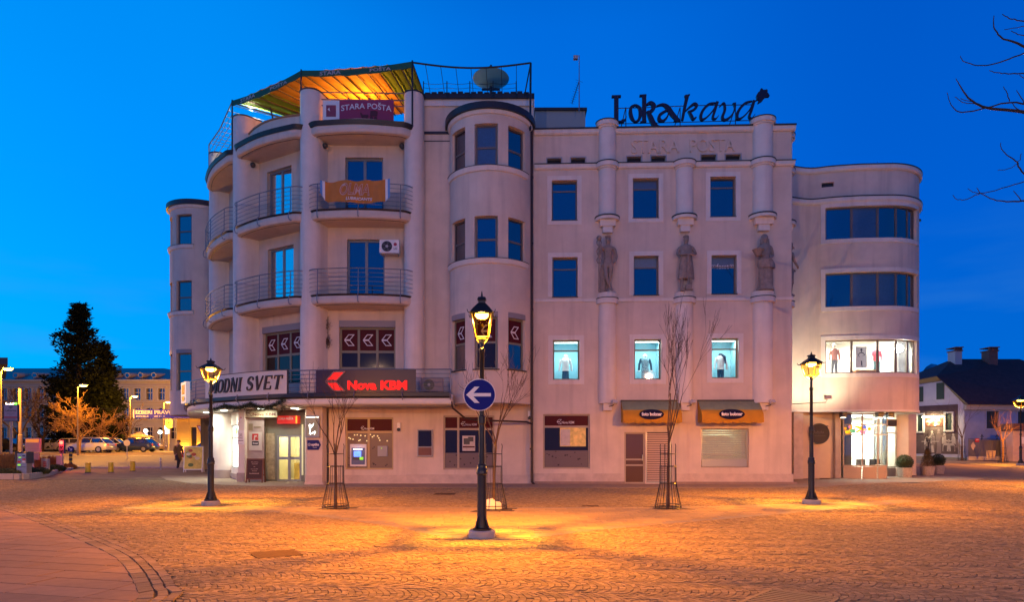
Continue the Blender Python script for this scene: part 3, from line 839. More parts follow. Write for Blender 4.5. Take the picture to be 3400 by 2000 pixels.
def slab(M, z, roofed, par):
    o = outline(M, .84)
    q = MB(); q.sm = True
    lay = [(-.10, z - .40), (-.03, z - .36), (0, z - .28), (0, z - .12), (-.02, z - .07)]
    rings = [[M.pt(s, zz, d) for s, d in ring_offset(o, k, M)] for k, zz in lay]
    for a, b in zip(rings, rings[1:]): q.hull(a, b, caps=False)
    q.face(list(reversed(rings[0]))); q.face(rings[-1])
    b = q.build('slab', m_balc, par)
    q = MB(); q.sm = True; k0, k1 = (.03, .08) if roofed else (-.01, .03)
    q.hull([M.pt(s, z - .07, d) for s, d in ring_offset(o, k0, M)], [M.pt(s, z + (.10 if roofed else 0), d) for s, d in ring_offset(o, k1, M)])
    q.build('dark_edge', m_dark, par)
    q = MB(); ln = [M.pt(s, z - .405, d) for s, d in ring_offset(o, -.16, M)[1:-1]]; q.tube(ln, .012, 4); q.build('drip_groove', m_dark, par)
def railing(M, z, par, posts=(.17, .5, .83, 0.0, 1.0), rows=6, bul=.84, hgt=1.03):
    o = ring_offset(outline(M, bul), .05, M)[1:-1]; q = MB()
    for i in range(rows):
        zz = z + .14 + (hgt - .14) * i / (rows - 1); q.tube([M.pt(s, zz, d) for s, d in o], .022 if i == rows - 1 else .011, 5)
    lens = [0]
    for a, b in zip(o, o[1:]): lens.append(lens[-1] + math.hypot(a[0] - b[0], a[1] - b[1]))
    for t in posts:
        l = t * lens[-1]; s = float(np.interp(l, lens, [p[0] for p in o])); d = float(np.interp(l, lens, [p[1] for p in o]))
        if t in (0., 1.): q.tube([M.pt(s, z - .05, d), M.pt(s, z + hgt, d)], .02, 6)
        else: q.tube([M.pt(s, z - .33, d - .04), M.pt(s, z - .36, d + .02), M.pt(s, z - .32, d + .09), M.pt(s, z - .2, d + .12), M.pt(s, z - .05, d + .09), M.pt(s, z + .05, d + .01), M.pt(s, z + hgt, d)], .019, 6)
    return q.build('railing', m_rail, par)
bal = []
for i, (a, b) in enumerate(((pA, pB), (pC, pA), (pD, pC))):
    M = Plane(a, b)
    for j, z in enumerate(FL):
        p = bpy.data.objects.new('balcony' if j < 2 else 'roof_overhang', None); COL.objects.link(p); p.parent = BLD; WL[p.name] = WL[BLD.name]
        slab(M, z, j == 2, p)
        if j < 2: railing(M, z, p)
    bal.append(M)
# little speakers / lamps tucked beneath the slabs at the corners
for M in bal[:2]:
    for s_, z in ((.55, 14.28),) + (((M.L - .5, 14.3),) if M is bal[0] else ()):
        MB().sph(M.pt(s_, z, -.05), .12, n=10, k=6).build('round_wall_lamp', m_darkgrey, BLD)

# round bays
def bay(c, r, az, zt, nm):
    M = Cyl(c, r, R(az)); h = R(16) * r
    ws = []
    for z0, z1 in ((12.86, 14.55), (9.16, 10.85), (4.72, 7.02)):
        for k in (-46.5, 0, 46.5): ws.append((R(k) * r - h, R(k) * r + h, z0, z1))
    q = MB(); wall(q, M, -M.L / 2 - .5, M.L / 2 + .5, 3.36, zt - .25, ws, .22, ds=.14); q.build('bay_wall', m_stucco, BLD)
    n = 40
    q = MB(); q.lathe([(0, 3.36), (r, 3.36)], (c[0], c[1], 0), 40); q.build('bay_underside', m_stucco, BLD)
    q = MB(); q.lathe([(r, zt - .3), (r + .06, zt - .28), (r + .1, zt - .2), (r + .1, zt - .14)], (c[0], c[1], 0), 48); q.build('cornice', m_stucco2, BLD)
    q = MB(); q.lathe([(r + .08, zt - .15), (r + .2, zt - .14), (r + .2, zt + .12), (r + .12, zt + .14), (0, zt + .18)], (c[0], c[1], 0), 48); q.build('bay_roof', m_dark, BLD)
    for z in (12.84, 9.14):
        q = MB(); q.prof(M, -R(72) * r, R(66) * r, [(.002, z - .2), (.06, z - .19), (.1, z - .08), (.1, z), (.002, z)], ds=.1); q.build('window_ledge', m_stucco2, BLD)
        q = MB(); q.bx(M, -R(72.5) * r, R(66.5) * r, z, z + .02, -.1, .12, ds=.1); q.build('ledge_flashing', m_dark, BLD)
    for i, hh_ in enumerate(ws):
        lowr = i >= 6
        if lowr:
            q = MB(); q.bx(M, hh_[0], hh_[1], hh_[3] - .22, hh_[3], -.16, .01); q.build('shutter_box', m_shut, BLD); hh_ = (hh_[0], hh_[1], hh_[2], hh_[3] - .22)
        # each window of the bay is flat, set behind the curve
        p0, p1 = M.pt(hh_[0], 0, -.18), M.pt(hh_[1], 0, -.18); FP = Plane(p0, p1)
        g = (0.0, FP.L, hh_[2], hh_[3])
        gl = m_glass
        w = window(FP, g, BLD, .0, .06, rows=(.52 if lowr else .46,), frame=m_frame if not lowr else m_olive, glass=m_glassd if lowr and i % 3 == 1 else gl,
                   paint=({(0, 1): m_maroon} if nm == 'right' else None) if lowr else ({(0, 0): m_curtain, (0, 1): m_curtain} if i == 1 else None), mw=.08)
        if lowr and nm == 'right':
            q = MB(); cz = hh_[2] + (hh_[3] - hh_[2]) * .74; bank_mark(q, FP, FP.L / 2 - .2, FP.L / 2 + .2, cz - .24, cz + .24, .04, .05, w=.035); q.build('bank_mark', m_print, w)
            q = MB(); q.bx(M, hh_[0] - .06, hh_[1] + .06, hh_[2] - .05, hh_[2], -.1, .05, ds=.1); q.build('window_sill', m_dark, w)
    return M
BM = bay((-.92, 27.6), 1.72, -4, 15.22, 'right')
LBM = bay((LB.x, LB.y), 1.75, -57, 15.22, 'left')

# ground floor behind the canopy
GF = Plane((-7.82, 27.62), (.95, 27.58))
atm_w = rect(GF, 1146, 1387, 1306, 1561); bw2 = rect(GF, 1472, 1381, 1641, 1561)
q = MB(); wall(q, GF, 0, GF.L, 0, 3.6, [atm_w, bw2], .18); q.build('wall', m_stucco, BLD)
q = MB(); q.bx(GF, S(GF, 1350), GF.L, 0, 3.4, .002, .10); 
q = MB(); q.bx(GF, .02, S(GF, 1350), .02, .38, .002, .04); q.bx(GF, S(GF, 1350) + .003, GF.L - .12, .02, .40, .002, .07); q.build('plinth', m_plinth, BLD)
# the bay's own flat foot stands a little proud around the second window
aw = window(GF, atm_w, BLD, .14, .07, cols=(.48,), rows=(.72,), frame=mat('ochre_frame', (.50, .36, .17), .5), glass=mat('frosted_brown_panel', (.20, .14, .10), .45), mw=.1, paint={(0, 1): m_maroon, (1, 1): m_maroon}, name='shop_window')
q = MB(); a, b, c, e = atm_w; z = c + (e - c) * .74
bank_mark(q, GF, a + .66, a + .78, z + .05, z + .2, -.075, -.065, w=.012); lettering(q, GF, 'Nova KBM', a + .8, a + 1.22, z + .06, z + .15, -.075, -.065, bold=.01)
q.build('window_lettering', m_print, aw)
q = MB(); r = random.Random(9); q2 = MB()
for _ in range(18):
    x = r.uniform(a + .1, b - .12); z = r.uniform(c + 1.18, c + 1.5); q.bx(GF, x, x + .05, z, z + .05, -.105, -.1)
for _ in range(16):
    x = r.uniform(a + .1, b - .12); z = r.uniform(c + .12, c + 1.0); k = .03
    q2.mprism(GF, [(x + k * math.cos(t * .785), z + k * math.sin(t * .785)) for t in range(8)], -.105, -.10)
q.build('light_spots', mat('lit_film_spot', (.8, .7, .3), .5, emit=(1, .85, .4), es=.7), aw); q2.build('film_dots', m_dot, aw)
bw = window(GF, bw2, BLD, .14, .07, cols=(.29, .80), rows=(.75,), frame=m_frame2, glass=m_glassd, mw=.09, paint={(i, 1): m_maroon for i in range(3)}, name='shop_window')
q = MB(); a, b, c, e = bw2; z = c + (e - c) * .8
bank_mark(q, GF, a + .75, a + .92, z + .03, z + .2, -.075, -.065, w=.013); lettering(q, GF, 'Nova KBM', a + .94, a + 1.42, z + .03, z + .13, -.075, -.065, bold=.01)
q.build('window_lettering', m_print, bw)
q = MB().bx(GF, a + .08, b - .08, c + .07, c + .72, -.108, -.104); q.build('frosted_film', m_frost, bw)
q = MB(); r = random.Random(4)
for _ in range(14):
    x = r.uniform(a + .15, b - .15); z = r.uniform(c + .14, c + .65); k = .035
    q.mprism(GF, [(x + k * math.cos(t * .785), z + k * math.sin(t * .785)) for t in range(8)], -.10, -.096)
q.build('film_dots', m_dot, bw)
MB().bx(GF, a + .8, a + 1.35, c + .8, c + 1.45, -.1, -.094).build('poster', m_poster2, bw)
q = MB().bx(GF, a + .86, a + 1.12, c + 1.08, c + 1.34, -.093, -.09); q.bx(GF, a + 1.05, a + 1.28, c + 1.2, c + 1.4, -.0925, -.0895); q.build('poster_pictures', m_darkgrey, bw)
MB().bx(GF, a + .82, a + 1.33, c + .94, c + 1.0, -.093, -.09).build('poster_stripe', m_maroon, bw)

# canopy ring
cp = [(-19.2, 38.6), (-18.2, 36.4), (-17.0, 34.0), (-15.95, 31.9), (-14.9, 30.3), (-13.6, 29.05), (-12.1, 27.95), (-10.6, 27.0), (-9.0, 26.3), (-7.3, 25.9), (-5.5, 25.75), (-2.42, 25.7)]
CP = Path(spline(cp, 6))
q = MB(); q.prof(CP, 0, CP.L, [(-.0, CZ + .02), (.03, CZ + .06), (.03, CZ + .22), (0, CZ + .26), (-1.6, CZ + .26), (-1.6, CZ - .0), (-.04, CZ - .0)], ds=.2)
q.build('canopy_fascia', m_soffit, BLD)
inner = [(-2.42, 27.7), (-7.8, 27.9), (-12.2, 30.2), (-14.9, 33.6), (-19, 40)]
outp = [CP.pt(x, 0, -.5)[:2] for x in np.linspace(0, CP.L, 40)]
MB().prism(outp + inner, CZ + .27, CZ + .45).build('canopy_slab', m_stucco2, BLD)
MB().prism([CP.pt(x, 0, -1.4)[:2] for x in np.linspace(0, CP.L, 40)] + inner, CZ + .0, CZ + .05).build('soffit', m_soffit, BLD)
q = MB(); q.prof(CP, 0, CP.L, [(-.1, CZ + .265), (.05, CZ + .265), (.12, CZ + .33), (.12, CZ + .47), (.04, CZ + .50), (-.1, CZ + .50)], ds=.2); q.build('black_gutter', m_gutter, BLD)
rg = MB()
RZ = CZ + .5
for i in range(6):
    z = RZ + .05 + .85 * i / 5; rg.tube([CP.pt(x, z, .02) for x in np.linspace(0, CP.L, 70)], .024 if i == 5 else .012, 5)
for k in range(13):
    x = CP.L * (k + .12) / 12.12 if k < 12 else CP.L - .02
    rg.tube([CP.pt(x, CZ + .2, .05), CP.pt(x, CZ + .24, .14), CP.pt(x, CZ + .36, .19), CP.pt(x, RZ + .02, .12), CP.pt(x, RZ + .08, .03), CP.pt(x, RZ + .9, .02)], .02, 6)
rg.tube([CP.pt(CP.L, RZ + .9, .02), (-2.42, 27.5, RZ + .9)], .02, 6)
rg.build('railing', m_rail, BLD)
# soffit downlights at the corner
m_down = mat('greenish_white_lamp', (1, 1, 1), .4, emit=(.97, 1, .82), es=6)
for x, y, pw in ((-14.9, 31.6, 60), (-13.3, 29.9, 60), (-11.0, 28.35, 26), (-9.4, 28.0, 14)):
    MB().lathe([(0, 0), (.14, 0), (.16, .03), (0, .03)], (x, y, CZ - .035), 16).build('soffit_lamp', m_down, BLD)
    plamp((x, y, CZ - .06), pw, (.98, 1.0, .80), kind='AREA', size=(.3, .3), name='soffit_light', parent=BLD)

# ground floor of the rounded corner, left to right
def blk(name, pts, z0, z1, m): return MB().prism(pts, z0, z1).build(name, m, BLD)
fp = [XY(700, 35.0), XY(727, 32.8), XY(775, 31.0), XY(791, 29.0), XY(812, 28.9), XY(822, 29.1), XY(876, 29.0), XY(880, 29.45), XY(1010, 29.2), XY(1018, 26.95), XY(1070, 26.85), XY(1088, 27.65)]
rp = Plane(fp[0], fp[1])
q = MB(); q.lathe([(.62, 0), (.62, 3.3)], (*XY(752, 32.6), 0), 20); q.build('round_pillar', m_stucco2, BLD)
q = MB(); q.lathe([(.68, 0), (.68, .42), (.62, .44)], (*XY(752, 32.6), 0), 20); q.build('plinth', m_stone, BLD)
w1 = Plane(XY(700, 36.2), XY(738, 33.0)); q = MB(); wall(q, w1, 0, w1.L, 0, 3.3); q.build('wall', m_stucco2, BLD)
dsp = Plane(XY(764, 32.4), XY(796, 30.2)); dh = (.25, dsp.L - .2, .55, 2.65)
q = MB(); wall(q, dsp, 0, dsp.L, 0, 3.3, [dh], .15); q.build('wall', m_stucco2, BLD)
w = window(dsp, dh, BLD, .12, .06, rows=(.70,), frame=m_alu, glass=mat('lit_display_panel', (.8, .85, .8), .5, emit=(.88, 1, .90), es=2.2), name='shop_window')
q = MB(); cc = (dh[0] + dh[1]) / 2; z = 2.35
q.mprism(dsp, [(cc + .05 + .2 * math.cos(t), z + .2 * math.sin(t)) for t in np.linspace(0, 2 * math.pi, 16, endpoint=False)], -.08, -.075, mat('green_logo', (.05, .4, .1), .5, emit=(.1, .6, .15), es=.6))
q.mprism(dsp, [(cc + .05 + .13 * math.cos(t), z - .08 + .08 * math.sin(t)) for t in np.linspace(0, 2 * math.pi, 16, endpoint=False)], -.07, -.065, mat('orange_logo', (.8, .3, .0), .5, emit=(1, .45, .05), es=.8))
q.build('shop_logo', None, w)
MB().bx(dsp, .1, dsp.L - .1, .12, .3, .002, .08).build('plinth', m_stone, BLD)
cx0, cx1 = XY(791, 28.95), XY(812, 28.85)
blk('corner_pier', [cx0, cx1, (cx1[0] + .1, 29.9), (cx0[0] + .05, 30.3)], 0, 3.3, m_stucco2)
PF = Plane(cx0, cx1)
MB().bx(PF, -.03, PF.L + .03, 0, .42, .003, .05).build('plinth', m_stone, BLD)
ST = Plane(XY(813, 29.1), XY(877, 29.0)); q = MB(); wall(q, ST, 0, ST.L, 0, 3.3); q.build('stone_wall', m_stone, BLD)
rt = Plane(ST.pt(ST.L, 0)[:2], XY(879, 29.5)); q = MB(); q.face([rt.pt(0, 0), rt.pt(rt.L, 0), rt.pt(rt.L, 3.3), rt.pt(0, 3.3)]); q.build('stone_wall', m_stone, BLD)
EN = Plane(XY(879, 29.5), XY(1012, 29.3))
bh_ = rect(EN, 921, 1447, 1000, 1602); bh_ = (bh_[0], bh_[1], .03, bh_[3])
m_greyp = mat('grey_green_panel', (.20, .21, .17), .5, var=.1)
q = MB(); wall(q, EN, 0, EN.L, 0, 3.3, [bh_], .1); q.build('entrance_wall', m_greyp, BLD)
MB().bx(EN, .06, bh_[0] - .12, .1, 2.2, .002, .03).build('stone_panel', mat('mottled_stone_panel', (.36, .32, .22), .4, var=.35, vscale=5), BLD)
dl = window(EN, bh_, BLD, .06, .07, cols=(.5,), rows=(.5,), frame=m_alu, glass=m_clear, name='door', mw=.12)
MB().bx(EN, (bh_[0] + bh_[1]) / 2 + .04, (bh_[0] + bh_[1]) / 2 + .22, 1.1, 1.13, .0, .05).build('handle', m_darkgrey, dl)
q = MB(); x0, y0, _ = EN.pt(bh_[0] - .1, 0, -.12); x1, y1, _ = EN.pt(bh_[1] + .4, 0, -.12)
for f in ([(x0, y0), (x0, y0 + 2.5)], [(x0, y0 + 2.5), (x1, y1 + 2.5)], [(x1, y1 + 2.5), (x1, y1)]): q.face([(*f[0], 0), (*f[1], 0), (*f[1], 2.9), (*f[0], 2.9)])
q.face([(x0, y0, .01), (x1, y1, .01), (x1, y1 + 2.5, .01), (x0, y0 + 2.5, .01)]); q.face([(x0, y0, 2.9), (x1, y1, 2.9), (x1, y1 + 2.5, 2.9), (x0, y0 + 2.5, 2.9)])
q.build('entrance_hall', mat('cream_hall_wall', (.75, .68, .45), .6), BLD)
MB().box(x0 + .3, x1 - .5, y0 + 1.5, y0 + 2.2, .0, .8).build('hall_counter', mat('ochre_counter', (.5, .33, .08), .5), BLD)
plamp(((x0 + x1) / 2, y0 + 1.0, 2.85), 95, (1, .93, .62), kind='AREA', size=(1.2, .6), name='hall_light', parent=BLD)
# lit strip to the right of the door (display cabinet edge)
MB().bx(EN, S(EN, 1002), S(EN, 1007), .3, 2.6, .002, .02).build('display_edge', mat('display_edge', (.7, .7, .4), .5, emit=(1, .95, .55), es=.35), BLD)
ap = [XY(1017, 27.0), XY(1070, 26.9), XY(1086, 27.66), XY(1012, 29.3)]
blk('corner_pier', ap, 0, 3.3, m_stucco); APL = Plane(ap[0], ap[1])
MB().bx(APL, -.02, APL.L + .02, .1, .42, .003, .05).build('plinth', m_plinth, BLD)
MB().prism([(ap[0][0] - .05, ap[0][1] - .1), (ap[1][0] + .08, ap[1][1] - .1), (ap[2][0] + .08, ap[2][1]), (ap[0][0] - .05, ap[2][1])], 0, .11).build('base_step', m_plinth, BLD)

# downpipes
dp = MF.pt(-.0, 0, .12)
q = MB(); q.tube([(dp[0] - .12, dp[1], 15.2), (dp[0] - .12, dp[1], 8.), (dp[0] - .10, dp[1], 0.1), (dp[0] - .04, dp[1] - .12, .02)], .06, 10)
for z in (1.5, 4.4, 7.4, 10.2, 13): q.tube([(dp[0] - .12, dp[1], z - .04), (dp[0] - .12, dp[1], z + .04)], .075, 10)
q.tube([(-2.42, 25.85, 3.4), (-2.38, 25.9, 3.15), (-1.9, 26.1, 2.75), (-1.5, 26.4, 2.68), (.6, 27.2, 2.64), (.85, 27.35, 2.55)], .04, 8)
q.build('downpipe', mat('brown_downpipe', (.035, .018, .016), .4), BLD)
# penthouse box behind the parapet
q = MB().box(.96 + .1, 3.35, 29.6, 32, 14.6, 16.95); q.build('penthouse_wall', mat('grey_penthouse', (.30, .34, .33), .6), BLD)
q = MB().box(1.0, 3.42, 29.5, 32, 16.95, 17.07); q.build('penthouse_roof', m_dark, BLD)
MB().box(1.0, 3.4, 29.45, 29.6, 14.95, 15.1).build('penthouse_ledge', m_grey, BLD)
for x in (1.35, 2.35): MB().box(x, x + .55, 29.58, 29.61, 15.2, 15.45).build('attic_vent', m_black, BLD)
# terrace parapets between the pillars
for (a, b), z in (((pC, pA), 15.6), ((pD, pC), 15.3), ((pA, pB), 15.2)):
    M = Plane(a, b); o = [(.3, -.1)] + [(M.L * x, -.1 + .55 * math.sin(math.pi * x)) for x in np.linspace(.08, .92, 12)] + [(M.L - .3, -.1)]
    q = MB(); q.sm = True
    q.hull([M.pt(s, 14.9, d) for s, d in o + [(s, d - .15) for s, d in o[::-1]]], [M.pt(s, z, d) for s, d in o + [(s, d - .15) for s, d in o[::-1]]]); q.build('terrace_parapet', m_stucco, BLD)
    if b is not pB:
        q = MB(); q.sm = True
        q.hull([M.pt(s, z, d + .04) for s, d in o] + [M.pt(s, z, d - .2) for s, d in o[::-1]], [M.pt(s, z + .07, d + .04) for s, d in o] + [M.pt(s, z + .07, d - .2) for s, d in o[::-1]]); q.build('parapet_rail', mat('orange_wood_rail', (.42, .16, .04), .5), BLD)
q = MB(); M = Plane(pA, pB)
for z in (15.25, 15.9, 16.15, 16.45): q.tube([M.pt(.3, z, .1), M.pt(M.L - .3, z, .1)], .025, 6)
q.build('railing', m_rail, BLD)
# ================================================================ GROUND
def inpoly(px, py, poly):
    poly = np.array([(p[0], p[1]) for p in poly]); ins = np.zeros(px.shape, bool); j = len(poly) - 1
    for i in range(len(poly)):
        xi, yi = poly[i]; xj, yj = poly[j]
        c = ((yi > py) != (yj > py)) & (px < (xj - xi) * (py - yi) / (yj - yi + 1e-12) + xi)
        ins ^= c; j = i
    return ins
def sheet(name, poly_or_grid, z, m, kind='structure'):
    return None
m_base = mat('worn_paving_bed', (.06, .045, .032), .95, var=.25, vscale=5, bump=.4, bscale=25)
# one sheet of ground out to the horizon
ys = list(np.linspace(-45, 32, 10)) + list(np.linspace(33, 70, 24)) + [80, 100, 140, 200, 400, 900, 2500]
xs = [-2500, -600, -200, -100] + list(np.linspace(-60, 60, 13)) + [100, 200, 600, 2500]
q = MB()
for i in range(len(xs) - 1):
    for j in range(len(ys) - 1):
        q.face([(xs[i], ys[j], gz(ys[j])), (xs[i + 1], ys[j], gz(ys[j])), (xs[i + 1], ys[j + 1], gz(ys[j + 1])), (xs[i], ys[j + 1], gz(ys[j + 1]))])
GROUND = struct(q, 'ground', mat('far_cobbled_ground', (.26, .19, .125), .95, spec=.1, var=.2, vscale=1.2, bump=.9, bscale=9))
def flat(name, poly, z, m, parent=None, kind='structure'):
    q = MB(); q.face([(p[0], p[1], z) for p in poly]); o = q.build(name, m, parent)
    return tag(o, kind=kind) if kind else o
def ribbon_sheet(name, pts, z, m):            # follows the climbing ground
    q = MB()
    for a, b in zip(pts, pts[1:]): q.face([(*a[0], gz(a[0][1]) + z), (*a[1], gz(a[1][1]) + z), (*b[1], gz(b[1][1]) + z), (*b[0], gz(b[0][1]) + z)])
    return struct(q, name, m)

# curved edge of the slabbed area at the lower left
edge = [G(0, 1697), G(110, 1735), G(224, 1783), G(310, 1820), G(381, 1857), G(420, 1900), G(443, 1943), G(450, 1972), G(448, 2000)]
edge = [(p.x, p.y) for p in edge]
d_ = Vector(edge[-1]) - Vector(edge[-2])
edge = [(edge[0][0] - 4.4, edge[0][1] + 3.6)] + edge + [(edge[-1][0] + .1, edge[-1][1] - 1.6), (edge[-1][0] - .5, edge[-1][1] - 4)]
edge = [(p.x, p.y) for p in spline([Vector((*p, 0)) for p in edge], 6)]
LEFTP = edge + [(-16, edge[-1][1]), (-24, edge[0][1])]
# tongue of small slabs around the lamp and the trees
tf = [(400, 1692), (743, 1696), (905, 1703), (1024, 1714), (1295, 1750), (1440, 1781), (1560, 1794), (1676, 1797), (1780, 1789), (1867, 1778), (2105, 1752), (2400, 1727), (2737, 1697), (3050, 1667)]
tf = [(G(*p).x, G(*p).y) for p in tf]
tb = [(3000, 1662), (2600, 1676), (2300, 1684), (1900, 1687), (1200, 1686), (800, 1684), (420, 1686)]
tb = [(G(*p).x, G(*p).y) for p in tb]
TONGUE = [(p.x, p.y) for p in spline([Vector((*p, 0)) for p in tf], 4)] + tb
# pavement in front of the building
fw = [(-17.5, 40), (-19.5, 38.0), (-18.2, 33.5), (-16.2, 30.4), (-13.6, 27.6), (-10.5, 25.9), (-7.5, 25.3), (-3, 25.0), (4, 24.9), (9.5, 24.8), (12.4, 25.6), (14.6, 27.2), (17.6, 28.6), (20.6, 29.8), (23.0, 31.6), (23.6, 34), (22, 35)]
bk = [(22, 37), (11.6, 30), (11.6, 27.4), (-4, 27.8), (-12, 30), (-16, 37)]
PAVE = fw + bk
m_pave = mat('smooth_pale_paving', (.32, .24, .17), .9, spec=.2, var=.12, vscale=2, bump=.15, bscale=30)
q = MB(); q.prism(PAVE, -.05, .022)
PV = struct(q, 'pavement', m_pave)
flat('plaza_ground', [(-32, 5), (32, 5), (46, 31.5), (-46, 31.5)], .004, m_base)

# ---- cobblestones laid in segmental arcs
def cobbles():
    ang = R(-7); ca, sa = math.cos(ang), math.sin(ang)
    bw, step, sag, n = .74, .080, .19, 9
    U, V = np.meshgrid(np.arange(-380, 420), np.arange(-2, 56), indexing='ij')       # arc index, bay index
    U = U.ravel(); V = V.ravel()
    allq = []
    tj = np.linspace(-.5, .5, n + 1)
    jit = rng.normal(0, .012, (U.size, n + 1))
    for j in range(n):
        t0 = tj[j] + jit[:, j] * .35; t1 = tj[j + 1] + jit[:, j + 1] * .35
        def pos(u, t):
            x = u * step + sag * (1 - (2 * t) ** 2) + .03 * np.sin(V * 2.1 + u * .05); y = (V + t + .5) * bw + .035 * np.sin(u * .11 + V)
            return x * ca - y * sa, x * sa + y * ca
        c = [pos(U, t0), pos(U + 1, t0), pos(U + 1, t1), pos(U, t1)]
        allq.append(np.stack([np.stack(k, 1) for k in c], 1))
    Q = np.concatenate(allq)                       # (N, 4, 2)
    Q[:, :, 0] += 0; Q[:, :, 1] += 5.0
    C = Q.mean(1)
    keep = (C[:, 1] > 6.3) & (C[:, 1] < 30.8) & (np.abs(C[:, 0]) < .80 * C[:, 1] + 3.2)
    Q, C = Q[keep], C[keep]
    keep = ~(inpoly(C[:, 0], C[:, 1], LEFTX) | inpoly(C[:, 0], C[:, 1], TONGUE) | inpoly(C[:, 0], C[:, 1], PAVE))
    for pl in COVERS: keep &= ~inpoly(C[:, 0], C[:, 1], pl)
    return Q[keep], C[keep]
def offs(pts, k):
    out = []
    for i, p in enumerate(pts):
        a = Vector(pts[max(i - 1, 0)]); b = Vector(pts[min(i + 1, len(pts) - 1)]); t = (b - a).normalized(); out.append((p[0] + t.y * -k, p[1] + t.x * k))
    return out
e1, e2, e3 = offs(edge, .17), offs(edge, .30), offs(edge, .41)
LEFTX = offs(edge, .42) + [(-16, edge[-1][1]), (-24, edge[0][1])]
def cov(*px, g=.0): return [(G(*p).x, G(*p).y) for p in px]
COVERS = [cov((824, 1840), (971, 1829.5), (1009, 1847), (857, 1860)),
          [(1.2, 5.3), (3.0, 7.0), (3.5, 6.9), (2.5, 5.2)],
          cov((2445, 2014), (2566, 1963), (2781, 1994), (2700, 2050)), cov((3372, 1888), (3405, 1866), (3470, 1876), (3440, 1900)),
          cov((1448, 1640), (1515, 1640), (1508, 1646), (1438, 1646)), cov((1935, 1681), (1985, 1681), (1990, 1685), (1930, 1685)),
          cov((2985, 1604), (3030, 1602), (3066, 1606), (3020, 1608))]
COVERS.pop(1)
def stones_mesh(name, Q, hgt=.008, gap=.075, inset=.08, base=.0, m=None, tone=(.72, 1.2), zvar=.002):
    N = len(Q); C = Q.mean(1, keepdims=True)
    jt = rng.normal(0, .0035, Q.shape)
    lo = C + (Q - C) * (1 - gap) + jt; hi = C + (Q - C) * (1 - gap - inset) + jt
    zt = base + hgt + rng.normal(0, zvar, (N, 1)); tilt = rng.normal(0, .0018, (N, 4))
    v = np.zeros((N, 8, 3)); v[:, :4, :2] = lo; v[:, :4, 2] = base - .004 + .55 * hgt * 0; v[:, 4:, :2] = hi; v[:, 4:, 2] = zt + tilt
    v[:, :4, 2] = base + .000
    f = np.array([[4, 5, 6, 7], [0, 1, 5, 4], [1, 2, 6, 5], [2, 3, 7, 6], [3, 0, 4, 7]])
    Fc = (np.arange(N)[:, None, None] * 8 + f[None]).reshape(-1, 4)
    me = bpy.data.meshes.new(name); me.vertices.add(N * 8); me.vertices.foreach_set('co', v.reshape(-1))
    me.loops.add(len(Fc) * 4); me.loops.foreach_set('vertex_index', Fc.reshape(-1))
    me.polygons.add(len(Fc)); me.polygons.foreach_set('loop_start', np.arange(len(Fc)) * 4); me.polygons.foreach_set('loop_total', np.full(len(Fc), 4))
    me.update(calc_edges=True); me.shade_flat()
    a = me.attributes.new('tone', 'FLOAT', 'POINT'); tn = np.repeat(rng.uniform(tone[0], tone[1], N), 8); a.data.foreach_set('value', tn)
    me.materials.append(m)
    return me, C[:, 0]
m_cob = mat('granite_setts', (.28, .20, .115), .85, spec=.2, var=.22, vscale=14, bump=.35, bscale=90, attr='tone')
CQ, CC = cobbles()
near = np.argsort(CC[:, 1] ** 2 * 1.0 + .25 * CC[:, 0] ** 2)[:300]
msk = np.zeros(len(CQ), bool); msk[near] = True
me, _ = stones_mesh('cobblestones', CQ[~msk], m=m_cob, base=.004)
COBS = bpy.data.objects.new('cobblestones', me); COL.objects.link(COBS); tag(COBS, kind='stuff')
COBS.parent = GROUND
for qd in CQ[msk]:
    c = qd.mean(0); me, _ = stones_mesh('cobblestone', (qd - c)[None], m=m_cob, base=.0)
    o = bpy.data.objects.new('cobblestone', me); COL.objects.link(o); o.parent = GROUND; o.location = (c[0], c[1], .004)

# ---- rows of larger kerb setts along the slab edge
def along(pts, w0, w1, ln, name, m, hgt=.016):
    Pt = Path(pts); x = 0; out = []
    while x < Pt.L - ln:
        l = ln * random.uniform(.8, 1.2); out.append([Pt.pt(x, 0, -w0)[:2], Pt.pt(x + l, 0, -w0)[:2], Pt.pt(x + l, 0, -w1)[:2], Pt.pt(x, 0, -w1)[:2]]); x += l
    return np.array(out)
m_kerb = mat('kerb_setts', (.26, .185, .12), .85, spec=.2, var=.15, vscale=9, bump=.3, attr='tone')
K1 = along(edge, .0, .17, .30, 'k', None); K2 = along(edge, .175, .29, .16, 'k', None); K3 = along(edge, .295, .41, .13, 'k', None)
flat('slab_ground', LEFTP, .006, m_base)
for K in (K1, K2, K3):
    c = K.mean(1); vis = (c[:, 1] > 6) & (np.abs(c[:, 0]) < .85 * c[:, 1] + .5)
    for qd in K[vis]:
        cc = qd.mean(0); me, _ = stones_mesh('kerb_stone', (qd - cc)[None], m=m_kerb, hgt=.018, gap=.05, inset=.06)
        o = bpy.data.objects.new('kerb_stone', me); COL.objects.link(o); o.parent = GROUND; o.location = (cc[0], cc[1], .006)

